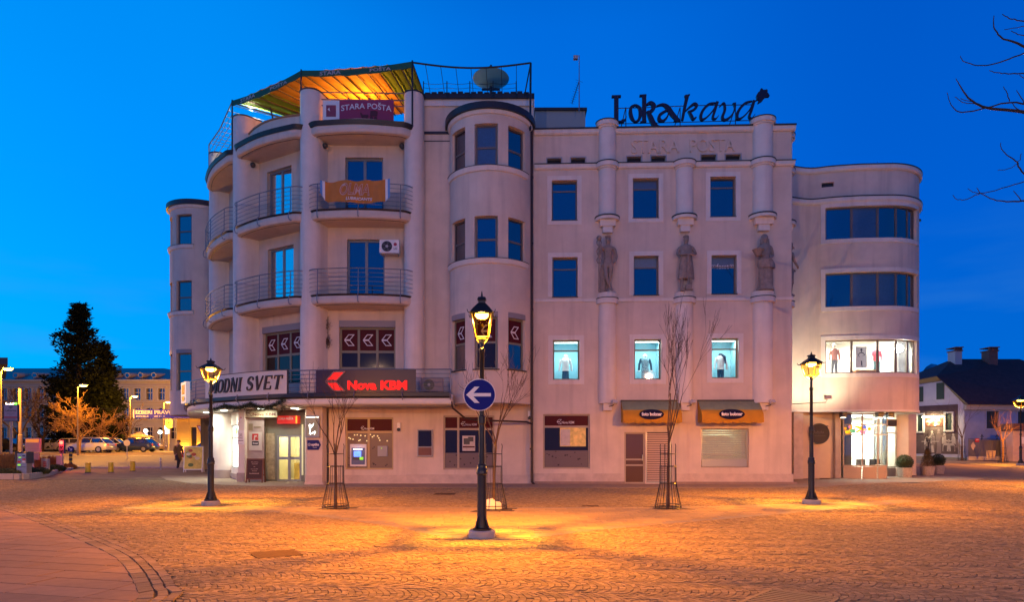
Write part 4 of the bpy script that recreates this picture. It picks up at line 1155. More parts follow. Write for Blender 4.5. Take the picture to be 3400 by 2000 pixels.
# ---- long slabs at the lower left
def tiles(poly, ang, w, l, ox=0, oy=0, jit=.0, ex=()):
    ca, sa = math.cos(ang), math.sin(ang); out = []
    for j in range(-10, 90):
        x = -40 + (j * .37 % 1) * l + rng.uniform(0, l * .3)
        while x < 40:
            ll = l * rng.uniform(.75, 1.25) if jit else l
            qd = [(x, j * w), (x + ll, j * w), (x + ll, j * w + w), (x, j * w + w)]
            out.append([(a * ca - b * sa + ox, a * sa + b * ca + oy) for a, b in qd]); x += ll
    Q = np.array(out); C = Q.mean(1)
    k = inpoly(C[:, 0], C[:, 1], poly) & (np.abs(C[:, 0]) < .82 * C[:, 1] + .8) & (C[:, 1] > 5.6)
    return Q[k]
m_slab = mat('pinkish_granite_slabs', (.28, .175, .12), .85, spec=.2, var=.1, vscale=6, bump=.15, bscale=80, attr='tone')
def clip_poly(q, poly_in):                       # shrink corners that stick out of the area
    return q
SQ0 = tiles([(-40, 2), (2, 2), (2, 30), (-40, 30)], R(-13), .40, 1.05, -6, 1.5, 1)
def clip(sub, poly):                             # Sutherland-Hodgman against a convex outline
    ar = sum(poly[i - 1][0] * poly[i][1] - poly[i][0] * poly[i - 1][1] for i in range(len(poly))); sg = 1 if ar > 0 else -1
    for i in range(len(poly)):
        a, b = poly[i - 1], poly[i]; f = lambda p: sg * ((b[0] - a[0]) * (p[1] - a[1]) - (b[1] - a[1]) * (p[0] - a[0])); out = []
        for j in range(len(sub)):
            p, q_ = sub[j - 1], sub[j]; fp, fq = f(p), f(q_)
            if (fp >= 0) != (fq >= 0): t = fp / (fp - fq); out.append((p[0] + (q_[0] - p[0]) * t, p[1] + (q_[1] - p[1]) * t))
            if fq >= 0: out.append(tuple(q_))
        sub = out
        if len(sub) < 3: return []
    return sub
def chull(ps):
    ps = sorted(set((round(p[0], 4), round(p[1], 4)) for p in ps)); cr = lambda o, a, b: (a[0] - o[0]) * (b[1] - o[1]) - (a[1] - o[1]) * (b[0] - o[0])
    def half_(ps):
        h = []
        for p in ps:
            while len(h) > 1 and cr(h[-2], h[-1], p) <= 0: h.pop()
            h.append(p)
        return h[:-1]
    return half_(ps) + half_(ps[::-1])
HULL = chull(LEFTP)
for qd in SQ0:
    pl = clip([tuple(p) for p in qd], HULL)
    if len(pl) < 3: continue
    ar = abs(sum(pl[i - 1][0] * pl[i][1] - pl[i][0] * pl[i - 1][1] for i in range(len(pl)))) / 2
    if ar < .012: continue
    c = np.mean(np.array(pl), 0); g_ = .008; tn = rng.uniform(.84, 1.12); h_ = .014 + rng.normal(0, .0012)
    sh = [((p[0] - c[0]) * (1 - g_ / max(abs(p[0] - c[0]), .1)) , (p[1] - c[1]) * (1 - g_ / max(abs(p[1] - c[1]), .05))) for p in pl]
    q = MB(); q.hull([(x, y, 0) for x, y in sh], [(x * .994, y * .985, h_) for x, y in sh]); o = q.build('paving_slab', m_slab); o.parent = GROUND; o.location = (c[0], c[1], .006)
    at = o.data.attributes.new('tone', 'FLOAT', 'POINT'); at.data.foreach_set('value', [tn] * len(o.data.vertices))

# ---- small slabs of the tongue
m_small = mat('pale_small_slabs', (.31, .225, .14), .85, spec=.2, var=.12, vscale=7, bump=.15, bscale=70, attr='tone')
struct(MB().prism(TONGUE, -.02, .009), 'paved_path', mat('pale_slab_bed', (.22, .175, .15), .8, var=.15, vscale=6))
TQ = tiles(offs([tuple(p) for p in TONGUE], .0), R(-2), .30, .42, 0, 10.9, 0)
TC = TQ.mean(1)
kk = np.ones(len(TQ), bool)
PITS = [cov((1040, 1697), (1080, 1686.5), (1192, 1686.5), (1175, 1697)), cov((1560, 1704), (1600, 1690), (1718, 1690), (1703, 1703)), cov((2135, 1685.5), (2230, 1685), (2310, 1695), (2195, 1698))]
for pl in PITS: kk &= ~inpoly(TC[:, 0], TC[:, 1], pl)
TQ = TQ[kk]; TC = TC[kk]
inner_ok = np.ones(len(TQ), bool)
for i in range(4): inner_ok &= inpoly(TQ[:, i, 0], TQ[:, i, 1], TONGUE)
TQ = TQ[inner_ok]; TC = TC[inner_ok]
od = np.argsort(TC[:, 1])
msk = np.zeros(len(TQ), bool); msk[od[:300]] = True
me, _ = stones_mesh('small_slabs', TQ[~msk], m=m_small, hgt=.006, gap=.03, inset=.015, base=.009, tone=(.88, 1.1), zvar=.0008)
o = bpy.data.objects.new('small_slabs', me); COL.objects.link(o); tag(o, kind='stuff'); o.parent = GROUND
for qd in TQ[msk]:
    cc = qd.mean(0); me, _ = stones_mesh('small_slab', (qd - cc)[None], m=m_small, hgt=.006, gap=.03, inset=.015, tone=(.88, 1.1), zvar=.0008)
    o = bpy.data.objects.new('small_slab', me); COL.objects.link(o); o.parent = GROUND; o.location = (cc[0], cc[1], .009)

# ---- covers, tree pits and grates
LABC = ['dark steel manhole cover in the cobbles at the left foreground', 'yellow lit drain grate with ribbed bars at the bottom edge', 'striped drain grate at the right edge of the square',
        'dark cover in the cobbles before the bank windows', 'thin drain slot between cobbles and slabs near the right tree', 'dark round-cornered cover in the cobbles before the planters']
for i, pl in enumerate(COVERS):
    c = Vector((sum(p[0] for p in pl) / 4, sum(p[1] for p in pl) / 4, 0))
    if i in (1, 2):
        t = thing('drain_grate', LABC[i], 'drain grate', (c.x, c.y, 0))
        q = MB().prism(pl, .003, .008); q.build('grate_pit', m_gutter, t)
        a, b, cc, dd = [Vector((*p, 0)) for p in pl]; n = 11 if i == 1 else 6; q = MB()
        fr = MB()
        for p0, p1 in ((a, b), (b, cc), (cc, dd), (dd, a)):
            u_ = (p1 - p0).normalized(); w_ = Vector((-u_.y, u_.x, 0)) * .02
            fr.hull([p0 - w_ + Vector((0, 0, .004)), p1 - w_ + Vector((0, 0, .004)), p1 + w_ + Vector((0, 0, .004)), p0 + w_ + Vector((0, 0, .004))],
                    [p0 - w_ + Vector((0, 0, .024)), p1 - w_ + Vector((0, 0, .024)), p1 + w_ + Vector((0, 0, .024)), p0 + w_ + Vector((0, 0, .024))])
        fr.build('grate_frame', mat('zinc_grate', (.26, .19, .10), .8), t)
        for k in range(n):
            p0 = a.lerp(b, (k + .5) / n); p1 = dd.lerp(cc, (k + .5) / n); u_ = (b - a) / n * .26
            w0 = MB(); w0.hull([p0 - u_ + Vector((0, 0, .008)), p0 + u_ + Vector((0, 0, .008)), p1 + u_ + Vector((0, 0, .008)), p1 - u_ + Vector((0, 0, .008))],
                               [p0 - u_ + Vector((0, 0, .021)), p0 + u_ + Vector((0, 0, .021)), p1 + u_ + Vector((0, 0, .021)), p1 - u_ + Vector((0, 0, .021))])
            w0.build('grate_bar', MATS['zinc_grate'], t)
    else:
        q = MB().prism(pl, .003, .016); o = q.build('manhole_cover', mat('rusty_steel_cover', (.10, .06, .035), .8, spec=.1, var=.2, vscale=20, bump=.3, bscale=120), origin=c)
        tag(o, LABC[i], 'manhole cover')
q = MB().prism(cov((2712, 1589), (2765, 1588), (2790, 1592), (2725, 1593)), .02, .03); tag(q.build('manhole_cover', MATS['rusty_steel_cover'], origin=G(2750, 1590)), 'dark cover in the pavement beside the round wall sign', 'manhole cover')
for i, pl in enumerate(PITS):
    struct(MB().prism(pl, -.01, .013), 'tree_pit_ground', mat('tree_pit_soil', (.07, .045, .035), .95, var=.3, vscale=12, bump=.6))

# ---- street and far ground at the left, road at the right
m_asph = mat('asphalt', (.11, .095, .085), .75, var=.15, vscale=1.5, bump=.3, bscale=40)
def rp_(u, Y): return (XY(u, Y))
road = []
for Y, x0, x1 in ((41, -60, -20.2), (44, -60, -21), (50, -70, -22), (58, -80, -22), (66, -90, -22), (74, -100, -24)): road.append((((x0, Y)), ((x1, Y))))
ribbon_sheet('road', road, .006, m_asph)
ribbon_sheet('road', [((21.5, 46.5), (60, 44.5)), ((21.5, 51), (60, 49.5))], .006, m_asph)
mk = mat('road_paint', (.7, .68, .6), .6)
for x in range(-54, -22, 4):
    q = MB(); zz = gz(57.5); q.face([(x, 57.4, gz(57.4) + .011), (x + 2, 57.4, gz(57.4) + .011), (x + 2, 57.6, gz(57.6) + .011), (x, 57.6, gz(57.6) + .011)])
    struct(q, 'road_marking', mk)
q = MB()
for x0, x1, Y in ((-60, -20.5, 41.0), (-60, -22, 74)): q.hull([(x0, Y - .15, gz(Y)), (x1, Y - .15, gz(Y)), (x1, Y, gz(Y)), (x0, Y, gz(Y))], [(x0, Y - .15, gz(Y) + .1), (x1, Y - .15, gz(Y) + .1), (x1, Y, gz(Y) + .1), (x0, Y, gz(Y) + .1)])
struct(q, 'kerb', m_concrete)
# ================================================================ STREET LAMPS
def lantern_lamp(x, y, h, label, pw2, power, lw=1.0, lh=1.0, sgn=False, bulb=True, grp='old style lantern lamps of the square', z0=None, base=True):
    z0 = gz(y) if z0 is None else z0
    t = thing('street_lamp', label, 'street lamp', (x, y, z0), grp)
    X, Y, Zb = x, y, z0
    MB().lathe([(0, 0), (.24, 0), (.24, .12), (.22, .14), (0, .14)], (X, Y, Zb), 24).build('concrete_foot', m_concrete, t)
    q = MB(); q.lathe([(.17, .14), (.17, .17), (.10, .18), (.085, .3), (.082, 1.12), (.10, 1.14), (.10, 1.22), (.085, 1.24), (.085, 1.30), (.055, 1.32), (.052, 2.02), (.07, 2.04), (.07, 2.16), (.045, 2.18), (.040, h - 1.02), (.052, h - 1.0), (.052, h - .94), (.034, h - .92), (.03, h - .66 * lh)], (X, Y, Zb), 20)
    q.build('pole', m_black, t)
    q = MB()
    for k in range(4):
        a = k * math.pi / 2 + .78; dx, dy = math.cos(a), math.sin(a); nx, ny = -dy * .01, dx * .01
        q.hull([(X + dx * .06 + nx, Y + dy * .06 + ny, Zb + .17), (X + dx * .17 + nx, Y + dy * .17 + ny, Zb + .17), (X + dx * .08 + nx, Y + dy * .08 + ny, Zb + .42)],
               [(X + dx * .06 - nx, Y + dy * .06 - ny, Zb + .17), (X + dx * .17 - nx, Y + dy * .17 - ny, Zb + .17), (X + dx * .08 - nx, Y + dy * .08 - ny, Zb + .42)])
    q.build('foot_bracket', m_black, t)
    # lantern: four tapering panes in a frame under a hipped hood
    zt = Zb + h - .27 * lh; zb = Zb + h - .60 * lh; rt, rb = .20 * lw, .12 * lw
    q = MB(); ctop = [(X + rt * sx, Y + rt * sy, zt) for sx, sy in ((-1, -1), (1, -1), (1, 1), (-1, 1))]; cbot = [(X + rb * sx, Y + rb * sy, zb) for sx, sy in ((-1, -1), (1, -1), (1, 1), (-1, 1))]
    for i in range(4):
        q.tube([cbot[i], ctop[i]], .011, 5); q.tube([ctop[i], ctop[(i + 1) % 4]], .013, 5); q.tube([cbot[i], cbot[(i + 1) % 4]], .013, 5)
        q.tube([cbot[i], (X + (.02 if i in (1, 2) else -.02), Y, zb - .12)], .008, 4)
        e_ = ctop[i]; q.tube([e_, (e_[0] + (e_[0] - X) * .28, e_[1] + (e_[1] - Y) * .28, zt + .0), (e_[0] + (e_[0] - X) * .38, e_[1] + (e_[1] - Y) * .38, zt + .05)], .009, 4)
    q.tube([(X, Y, zb - .14), (X, Y, zb - .02)], .04, 8)
    q.build('lantern_frame', m_black, t)
    q = MB(); hood = [(rt * 1.16, 0), (rt * .80, .075 * lh), (rt * .42, .14 * lh), (rt * .34, .15 * lh), (rt * .34, .19 * lh), (rt * .44, .2 * lh), (rt * .36, .235 * lh), (rt * .1, .25 * lh), (rt * .07, .29 * lh), (.004, .33 * lh)]
    rings = [[(X + r_ * sx, Y + r_ * sy, zt + .012 + z_) for sx, sy in ((-1, -1), (1, -1), (1, 1), (-1, 1))] for r_, z_ in hood]
    for a, b in zip(rings, rings[1:]): q.hull(a, b, caps=False)
    q.build('hood', m_black, t)
    # each pane is a part
    for i in range(4):
        a, b, c, d = cbot[i], cbot[(i + 1) % 4], ctop[(i + 1) % 4], ctop[i]; g = MB()
        g.face([Vector(v).lerp(Vector((X, Y, v[2])), .06) for v in (a, b, c, d)]); g.build('pane', glass_mat('amber_lantern_glass', (1, .80, .42), .0, .03), t)
    q = MB(); q.lathe([(0, -.065), (.10 * lw, -.06), (.135 * lw, -.02), (.13 * lw, .03), (0, .03)], (X, Y, zt + .0), 16); q.build('light_bowl', m_bulb, t)
    plamp((X, Y, zt - .065), power, SODIUM, r=.04, name='lamp_light', parent=t)
    plamp((X, Y, zt - .10), pw2, SODIUM, r=.03, name='reflector_light', parent=t, kind='SPOT', rot=(0, 0, 0), spot=R(156))
    o = plamp((X, Y, zt - .08), power * .5 + 120, (1, .42, .05), r=.03, name='side_light', parent=t, kind='SPOT', rot=(0, 0, 0), spot=R(175)); o.data.spot_blend = .08
    return t
C_L = G(1600, 1787); L_L = (XY(700, 17.7)); R_L = (XY(2694, 18.1))
lampC = lantern_lamp(C_L.x, C_L.y, 4.32, 'tall black lantern lamp in the centre carrying the blue arrow sign', 6200, 380, .90, 1.25, z0=0)
lantern_lamp(L_L[0], L_L[1], 3.98, 'black lantern lamp before the curved white shop sign', 2900, 1500, 1.0, .88, z0=0)
lantern_lamp(R_L[0], R_L[1], 4.20, 'black lantern lamp beside the round wall sign at the right', 3000, 2300, 1.0, 1.0, z0=0)
lantern_lamp(*XY(3389, 44), 4.75, 'far lantern lamp by the gate pillar of the old house', 2600, 1700, 1.55, 1.2)
# unseen lanterns at each side and tall lights behind the viewer, added as fill
lantern_lamp(21.5, 24.5, 4.2, 'added unseen lantern lamp east of the rounded wing, fill for the facade', 3000, 2600, 1.2, 1.1, z0=0)
lantern_lamp(-24.5, 23.0, 4.0, 'added unseen lantern lamp west of the side street, fill for the facade', 1200, 1700, 1.2, 1.1, z0=0)
def street_light(x, y, h, label, power, col=SODIUM, arm=.9, ang=0., grp='tall street lights', lit=True):
    z0 = gz(y); t = thing('street_light', label, 'street light', (x, y, z0), grp)
    q = MB(); q.tube([(x, y, z0), (x, y, z0 + 1.2), (x, y, z0 + 1.25), (x, y, z0 + h - .1), (x + .1 * math.cos(ang), y + .1 * math.sin(ang), z0 + h), (x + arm * math.cos(ang), y + arm * math.sin(ang), z0 + h + .12)], [.08, .08, .06, .045, .04, .035], 10)
    q.build('pole', mat('galvanised_pole', (.14, .11, .11), .5, metal=.3), t)
    hx, hy = x + (arm + .25) * math.cos(ang), y + (arm + .25) * math.sin(ang)
    q = MB(); q.sph((hx, hy, z0 + h + .14), .42, n=12, k=6, sz=(1, .5, .22)); q.build('lamp_head', m_grey, t)
    q = MB(); q.sph((hx, hy, z0 + h + .075), .33, n=12, k=6, sz=(1, .5, .28)); q.build('lamp_glass', m_bulb, t)
    plamp((hx, hy, z0 + h - .12), power, col, r=.15, name='lamp_light', parent=t)
    return t
street_light(-14, -22, 10, 'added unseen street light behind the viewer to the left, fill for the facade', 8600, (1, .60, .38), ang=R(60))  # both tall lights are unseen, added to fill the facade
street_light(13, -24, 10, 'added unseen street light behind the viewer to the right, fill for the facade', 9200, (1, .62, .42), ang=R(110))

# blue round arrow sign on the centre lamp
def disc(mb, c, r, y0, y1, m=None, n=40): mb.hull([(c[0] + r * math.cos(2 * math.pi * k / n), y0, c[2] + r * math.sin(2 * math.pi * k / n)) for k in range(n)], [(c[0] + r * math.cos(2 * math.pi * k / n), y1, c[2] + r * math.sin(2 * math.pi * k / n)) for k in range(n)], m)
sy = C_L.y - .10; scn = P(1592, 1312, sy); t = thing('arrow_sign', 'round blue road sign with white arrow pointing left on the centre lamp', 'road sign', scn)
rr = 53.5 / F * sy
q = MB(); disc(q, scn, rr, sy, sy + .02); q.build('sign_rim', m_white, t)
q = MB(); disc(q, scn, rr * .955, sy - .004, sy + .001); q.build('sign_face', m_signblue, t)
k = rr / 53.5; FPn = Plane((scn.x - 1, sy), (scn.x + 1, sy))
def A(dx, dy): return (1 + dx * k, scn.z - dy * k)
q = MB(); q.mprism(FPn, [A(-44, 0), A(-16, -27), A(0, -27), A(-20, -5.5), A(38, -5.5), A(38, 5.5), A(-20, 5.5), A(0, 27), A(-16, 27)], .005, .008); q.build('arrow', m_white, t)
q = MB(); q.tube([(scn.x, sy + .02, scn.z - .12), (scn.x, sy + .02, scn.z + .12)], .015, 6); q.box(scn.x - .06, scn.x + .08, sy + .018, C_L.y + .04, scn.z - .2, scn.z - .16); q.box(scn.x - .06, scn.x + .08, sy + .018, C_L.y + .04, scn.z + .14, scn.z + .18); q.build('clamp', m_darkgrey, t)

# ================================================================ SIGNS ON THE CANOPY AND FACADE
s0, s1 = S(CP, 636), S(CP, 959)
SO = .06
sg_ = thing('shop_sign', 'long white curved sign board reading MODNI SVET on the canopy rail', 'shop sign', CP.pt((s0 + s1) / 2, RZ, SO))
sA = S(CP, 690)
q = MB(); q.bx(CP, sA, s1, RZ - .02, RZ + .93, SO, SO + .05, ds=.1); q.build('sign_board', mat('cream_sign_board', (.64, .62, .56), .6), sg_)
q = MB()
for a, b, c, d in ((sA, s1, RZ - .05, RZ - .02), (sA, s1, RZ + .93, RZ + .96), (s1, s1 + .03, RZ - .05, RZ + .96)): q.bx(CP, a, b, c, d, SO - .01, SO + .07, ds=.1)
q.build('sign_frame', m_darkgrey, sg_)
m_ltr = mat('dark_brown_letter', (.02, .012, .01), .5)
# italic slab-serif capitals, drawn as strokes in a unit box
GL = {'M': [((0, 0), (0.08, 1), .13), ((.08, 1), (.45, .15), .2), ((.45, .15), (.82, 1), .1), ((.88, 1), (.9, 0), .22)],
      'D': [((.15, 0), (.15, 1), .22), ('c', [(.15, .96), (.6, .93), (.82, .5), (.6, .07), (.15, .04)], [.1, .16, .24, .16, .1])],
      'N': [((.1, 0), (.1, 1), .12), ((.12, 1), (.85, .02), .22), ((.87, 1), (.87, 0), .12)],
      'I': [((.5, 0), (.5, 1), .5)],
      'O': [('c', [(.5, .97), (.16, .8), (.12, .5), (.18, .18), (.5, .03), (.82, .2), (.88, .5), (.82, .82), (.5, .97)], [.08, .2, .25, .2, .08, .2, .25, .2, .08])],
      'S': [('c', [(.85, .74), (.75, .92), (.45, .96), (.2, .8), (.25, .6), (.55, .5), (.8, .35), (.78, .15), (.5, .04), (.2, .1), (.12, .28)], [.12, .1, .12, .2, .22, .24, .22, .2, .12, .1, .12])],
      'V': [((.08, 1), (.5, .02), .22), ((.52, .02), (.92, 1), .11)], 'E': [((.2, 0), (.2, 1), .22), ((.2, .95), (.9, .95), .09), ((.2, .5), (.7, .5), .09), ((.2, .05), (.9, .05), .09), ((.88, .98), (.88, .75), .07), ((.9, .02), (.9, .27), .07)],
      'T': [((.5, 0), (.5, .97), .24), ((.05, .95), (.95, .95), .09), ((.07, .98), (.07, .74), .07), ((.93, .98), (.93, .74), .07)]}
SER = {'M': [.02, .9], 'D': [.15], 'N': [.1], 'I': [.5], 'T': [.5], 'E': [], 'S': [], 'V': [], 'O': []}
def serif_word(mb, M, word, s, z0, hgt, wd, d0, d1, gap=.16, sl=.22):
    for ch in word:
        if ch == ' ': s += wd * .62; continue
        w = wd * {'M': 1.25, 'I': .52}.get(ch, 1.0)
        fn = lambda p, s=s, w=w: (s + p[0] * w + p[1] * hgt * sl, z0 + p[1] * hgt)
        for g in GL[ch]:
            if g[0] == 'c': stroke(mb, M, g[1], [x_ * .95 for x_ in g[2]], d0, d1, fn=fn, n=4)
            else: stroke(mb, M, [g[0], g[1]], [g[2], g[2]], d0, d1, fn=fn, smooth=False)
        for c in SER[ch]:
            for zz in (.03, .97):
                if ch in 'MN' and zz > .5 and c > .5: continue
                if ch == 'T' and zz > .5: continue
                hw = .17 if ch != 'I' else .45
                stroke(mb, M, [(c - hw, zz), (c + hw, zz)], [.07, .07], d0, d1, fn=fn, smooth=False)
        s += w + wd * gap
    return s
q = MB(); a0 = S(CP, 705); a1 = S(CP, 948); tot = 5 * 1.0 + 1.25 + .52 + .62 + 8 * .16 + 1; wd = (a1 - a0) / 10.95
serif_word(q, CP, 'MODNI SVET', a0, RZ + .17, .58, wd, SO + .05, SO + .10); q.build('letters', m_ltr, sg_)
# small two-sided house sign at the left end
a = S(CP, 622); b = S(CP, 655)
sb = thing('box_sign', 'white box sign with small red logo at the left end of the canopy', 'sign', CP.pt(a, RZ, .1))
LSP = Plane((-15.75, 31.2), (-14.95, 30.2)); h0, h1 = RZ - .12, RZ + .88
q = MB(); q.bx(LSP, 0, LSP.L * .8, h0, h1, .0, .18); q.build('sign_box', mat('lit_white_box', (.75, .72, .72), .5, emit=(1, .93, .9), es=.25), sb)
q = MB(); q.bx(LSP, .2, .75, h0 + .42, h0 + .86, .18, .19); q.build('logo', mat('logo_red', (.45, .03, .02), .5), sb)
q = MB(); q.bx(LSP, .25, .72, h0 + .1, h0 + .32, .18, .19); q.build('caption_panel', m_dark, sb)
# illuminated bank sign
a, b = S(CP, 1052), S(CP, 1382)
nk = thing('bank_sign', 'illuminated red Nova KBM letters and arrow emblem on a dark panel of the canopy rail', 'bank sign', CP.pt((a + b) / 2, RZ, .06))
q = MB(); q.bx(CP, a, b, RZ - .02, RZ + .88, .04, .07); q.build('sign_panel', mat('dull_maroon_panel', (.04, .02, .035), .4), nk)
tz = RZ + .05
q = MB(); lettering(q, CP, 'Nova', S(CP, 1157), S(CP, 1252), tz + .03, tz + .40, .08, .13, bold=.045); lettering(q, CP, 'KBM', S(CP, 1266), S(CP, 1353), tz + .03, tz + .40, .08, .13, bold=.045); q.build('letters', m_red, nk)
q = MB(); bank_mark(q, CP, S(CP, 1086), S(CP, 1148), tz + .0, tz + .76, .08, .12, m=mat('pinkish_metal', (.45, .22, .18), .4), w=.03, fill=m_red); q.build('emblem', None, nk)
# AC units
def ac(M, s_, z, d, label, w=.95, h=.62, out=.3, hm=None):
    t = thing('air_conditioner', label, 'air conditioner', M.pt(s_ + w / 2, z, d))
    MB().bx(M, s_, s_ + w, z, z + h, d, d + out).build('housing', hm or m_white, t)
    cx, cz_ = s_ + w * .38, z + h * .5; rr_ = h * .40
    q = MB(); q.mprism(M, [(cx + rr_ * math.cos(v), cz_ + rr_ * math.sin(v)) for v in np.linspace(0, 2 * math.pi, 20, endpoint=False)], d + out + .001, d + out + .01); q.build('fan_opening', m_black, t)
    q = MB()
    for k in range(5):
        v = k * 2 * math.pi / 5; q.mprism(M, [(cx + .03 * math.cos(v), cz_ + .03 * math.sin(v)), (cx + rr_ * .9 * math.cos(v - .2), cz_ + rr_ * .9 * math.sin(v - .2)), (cx + rr_ * .9 * math.cos(v + .3), cz_ + rr_ * .9 * math.sin(v + .3))], d + out + .011, d + out + .014)
    q.build('fan', m_darkgrey, t)
    q = MB(); q.mprism(M, [(cx + .06 * math.cos(v), cz_ + .06 * math.sin(v)) for v in np.linspace(0, 2 * math.pi, 12, endpoint=False)], d + out + .015, d + out + .02); q.build('hub', m_grey, t)
    q = MB()
    for f in (.1, .9): q.bx(M, s_ + w * f - .02, s_ + w * f + .02, z - .05, z - .002, d - .1, d + out)
    q.build('bracket', m_grey, t)
    return t
a = S(segs[0], 1266) 
acu = ac(segs[0], a + .02, 9.72, .25, 'white air conditioner with dark fan beside the lower balcony door', .82, .55)
q = MB(); cx = a + .68
q.mprism(segs[0], [(cx + .07 * math.cos(v), 10.08 + .07 * math.sin(v)) for v in np.linspace(0, 2 * math.pi, 14, endpoint=False)], .551, .556, mat('logo_crimson', (.4, .02, .06), .5))
lettering(q, segs[0], 'LG', cx - .06, cx + .07, 9.86, 9.95, .551, .556, m_darkgrey, bold=.01); q.build('maker_mark', None, acu)
q = MB(); q.tube([segs[0].pt(segs[0].L - .1, 9.9, .25), segs[0].pt(segs[0].L - .1, 10.9, .25)], .04, 6); q.build('pipe_cover', m_white, acu)
ac(L0, S(L0, 1407, .3), 3.85, .9, 'pale air conditioner on the canopy behind the rail near the round bay', .9, .55, hm=mat('dull_housing', (.22, .2, .22), .6))

# dried hanging plant on the wall by the pillar
hp = segs[0].pt(.62, 5.9, .12); t = thing('hanging_plant', 'dried hanging plant on the wall left of the triple bank window', 'plant', hp)
q = MB(); q.tube([segs[0].pt(.62, 7.15, .0), segs[0].pt(.62, 7.1, .14), segs[0].pt(.62, 6.2, .14)], .015, 5); q.build('cord', m_black, t)
q = MB(); r = random.Random(3)
for _ in range(260):
    c = Vector(segs[0].pt(.62 + r.gauss(0, .05), 6.05 + r.gauss(0, .12) + (.7 if r.random() < .25 else 0), .14)); d = Vector((r.gauss(0, 1), r.gauss(0, 1), r.gauss(0, 1))).normalized() * .09; w_ = d.cross(Vector((0, .3, 1))).normalized() * .012; q.face([c - w_, c + w_, c + d])
q.build('dry_leaves', m_bark, t)
# banners
M = Plane(pA, pB)
a, b = S(M, 1072, .35), S(M, 1307, .35)
bn = thing('banner', 'maroon banner reading STARA POSTA with carriage drawing on the roof terrace rail', 'banner', M.pt((a + b) / 2, 15.0, .35))
wp = S(M, 1127, .35)
q = MB().bx(M, a, wp, 14.98, 15.98, .34, .36); q.build('white_panel', m_white, bn)
q = MB(); q.bx(M, a + .14, wp - .14, 15.3, 15.78, .362, .366, mat('logo_maroon', (.28, .05, .08), .5)); q.bx(M, a + .07, wp - .07, 15.10, 15.17, .362, .366, m_darkgrey); q.mprism(M, [(a + .2, 15.6), (a + .3, 15.52), (a + .27, 15.68)], .367, .37, m_white); q.build('logo', None, bn)
q = MB(); n = 14
for i in range(n):
    x0 = wp + (b - wp) * i / n; x1 = wp + (b - wp) * (i + 1) / n; f = lambda x: .34 + .02 * math.sin(x * 5)
    q.hull([M.pt(x0, 14.98, f(x0)), M.pt(x1, 14.98, f(x1)), M.pt(x1, 15.98 + .06 * (x1 - wp) / (b - wp), f(x1)), M.pt(x0, 15.98 + .06 * (x0 - wp) / (b - wp), f(x0))],
           [M.pt(x0, 14.98, f(x0) + .02), M.pt(x1, 14.98, f(x1) + .02), M.pt(x1, 15.98 + .06 * (x1 - wp) / (b - wp), f(x1) + .02), M.pt(x0, 15.98 + .06 * (x0 - wp) / (b - wp), f(x0) + .02)])
q.build('cloth', mat('maroon_cloth', (.30, .035, .10), .7), bn)
q = MB(); cv = lambda t: .12 * math.sin(math.pi * t)
lettering(q, M, 'STARA POŠTA', wp + .08, b - .08, 15.50, 15.80, .39, .395, bold=.012, curve=lambda t: .13 * math.sin(math.pi * min(1, t * .9 + .05))); q.build('letters', m_print, bn)
q = MB(); cx = (wp + b) / 2 + .05; cz_ = 15.25
for w_ in (.16, .33): q.mprism(M, [(cx + w_ + .07 * math.cos(v), cz_ + .0 + .07 * math.sin(v)) for v in np.linspace(0, 6.28, 12, endpoint=False)], .387, .39)
q.mprism(M, [(cx + .1, cz_ + .08), (cx + .4, cz_ + .08), (cx + .42, cz_ + .28), (cx + .3, cz_ + .33), (cx + .12, cz_ + .3)], .387, .39)
q.mprism(M, [(cx - .25, cz_ + .02), (cx + .02, cz_ + .03), (cx + .03, cz_ + .14), (cx - .2, cz_ + .14), (cx - .28, cz_ + .24), (cx - .31, cz_ + .2)], .387, .39)
for x in (-.22, -.05): q.mprism(M, [(cx + x, cz_ - .08), (cx + x + .03, cz_ - .08), (cx + x + .04, cz_ + .05), (cx + x, cz_ + .05)], .387, .39)
q.build('carriage_drawing', mat('dark_maroon_print', (.09, .01, .02), .6), bn)
# orange banner on the upper balcony rail
a, b = S(M, 1066, .92), S(M, 1297, .92)
def gold_d(s): return 1.02 + .05 * math.sin(s * 4.3) + .022 * math.sin(s * 11)
ob = thing('banner', 'orange banner with white lettering and blue ends hanging on the upper balcony rail', 'banner', M.pt((a + b) / 2, 11.4, .95))
q = MB(); n = 30; m_ob = mat('orange_banner_cloth', (.55, .19, .015), .6, var=.1, vscale=3)
zt_ = lambda x: 12.36 + .10 * (x - a) / (b - a) - .07 * math.sin(math.pi * 3 * (x - a) / (b - a)) ** 2; zb_ = lambda x: 11.50 + .03 * math.sin((x - a) * 3) + .38 * max(0, 1 - (x - a) / .22) + .2 * max(0, 1 - (b - x) / .2)
for i in range(n):
    x0 = a + (b - a) * i / n; x1 = a + (b - a) * (i + 1) / n
    mm = mat('blue_banner_cloth', (.12, .3, .6), .6) if i < 2 or i > 27 else m_ob
    mm = m_white if i in (1, 28) else mm
    q.hull([M.pt(x0, zb_(x0), gold_d(x0)), M.pt(x1, zb_(x1), gold_d(x1)), M.pt(x1, zt_(x1), gold_d(x1) + .02), M.pt(x0, zt_(x0), gold_d(x0) + .02)],
           [M.pt(x0, zb_(x0), gold_d(x0) + .01), M.pt(x1, zb_(x1), gold_d(x1) + .01), M.pt(x1, zt_(x1), gold_d(x1) + .03), M.pt(x0, zt_(x0), gold_d(x0) + .03)], mm)
q.build('cloth', None, ob)
L_ = b - a
class FoldM:
    curved = False; L = M.L
    def pt(s_, x, z, d=0): return segP.pt(x, z, gold_d(x) + d)
segP = M; FM_ = FoldM()
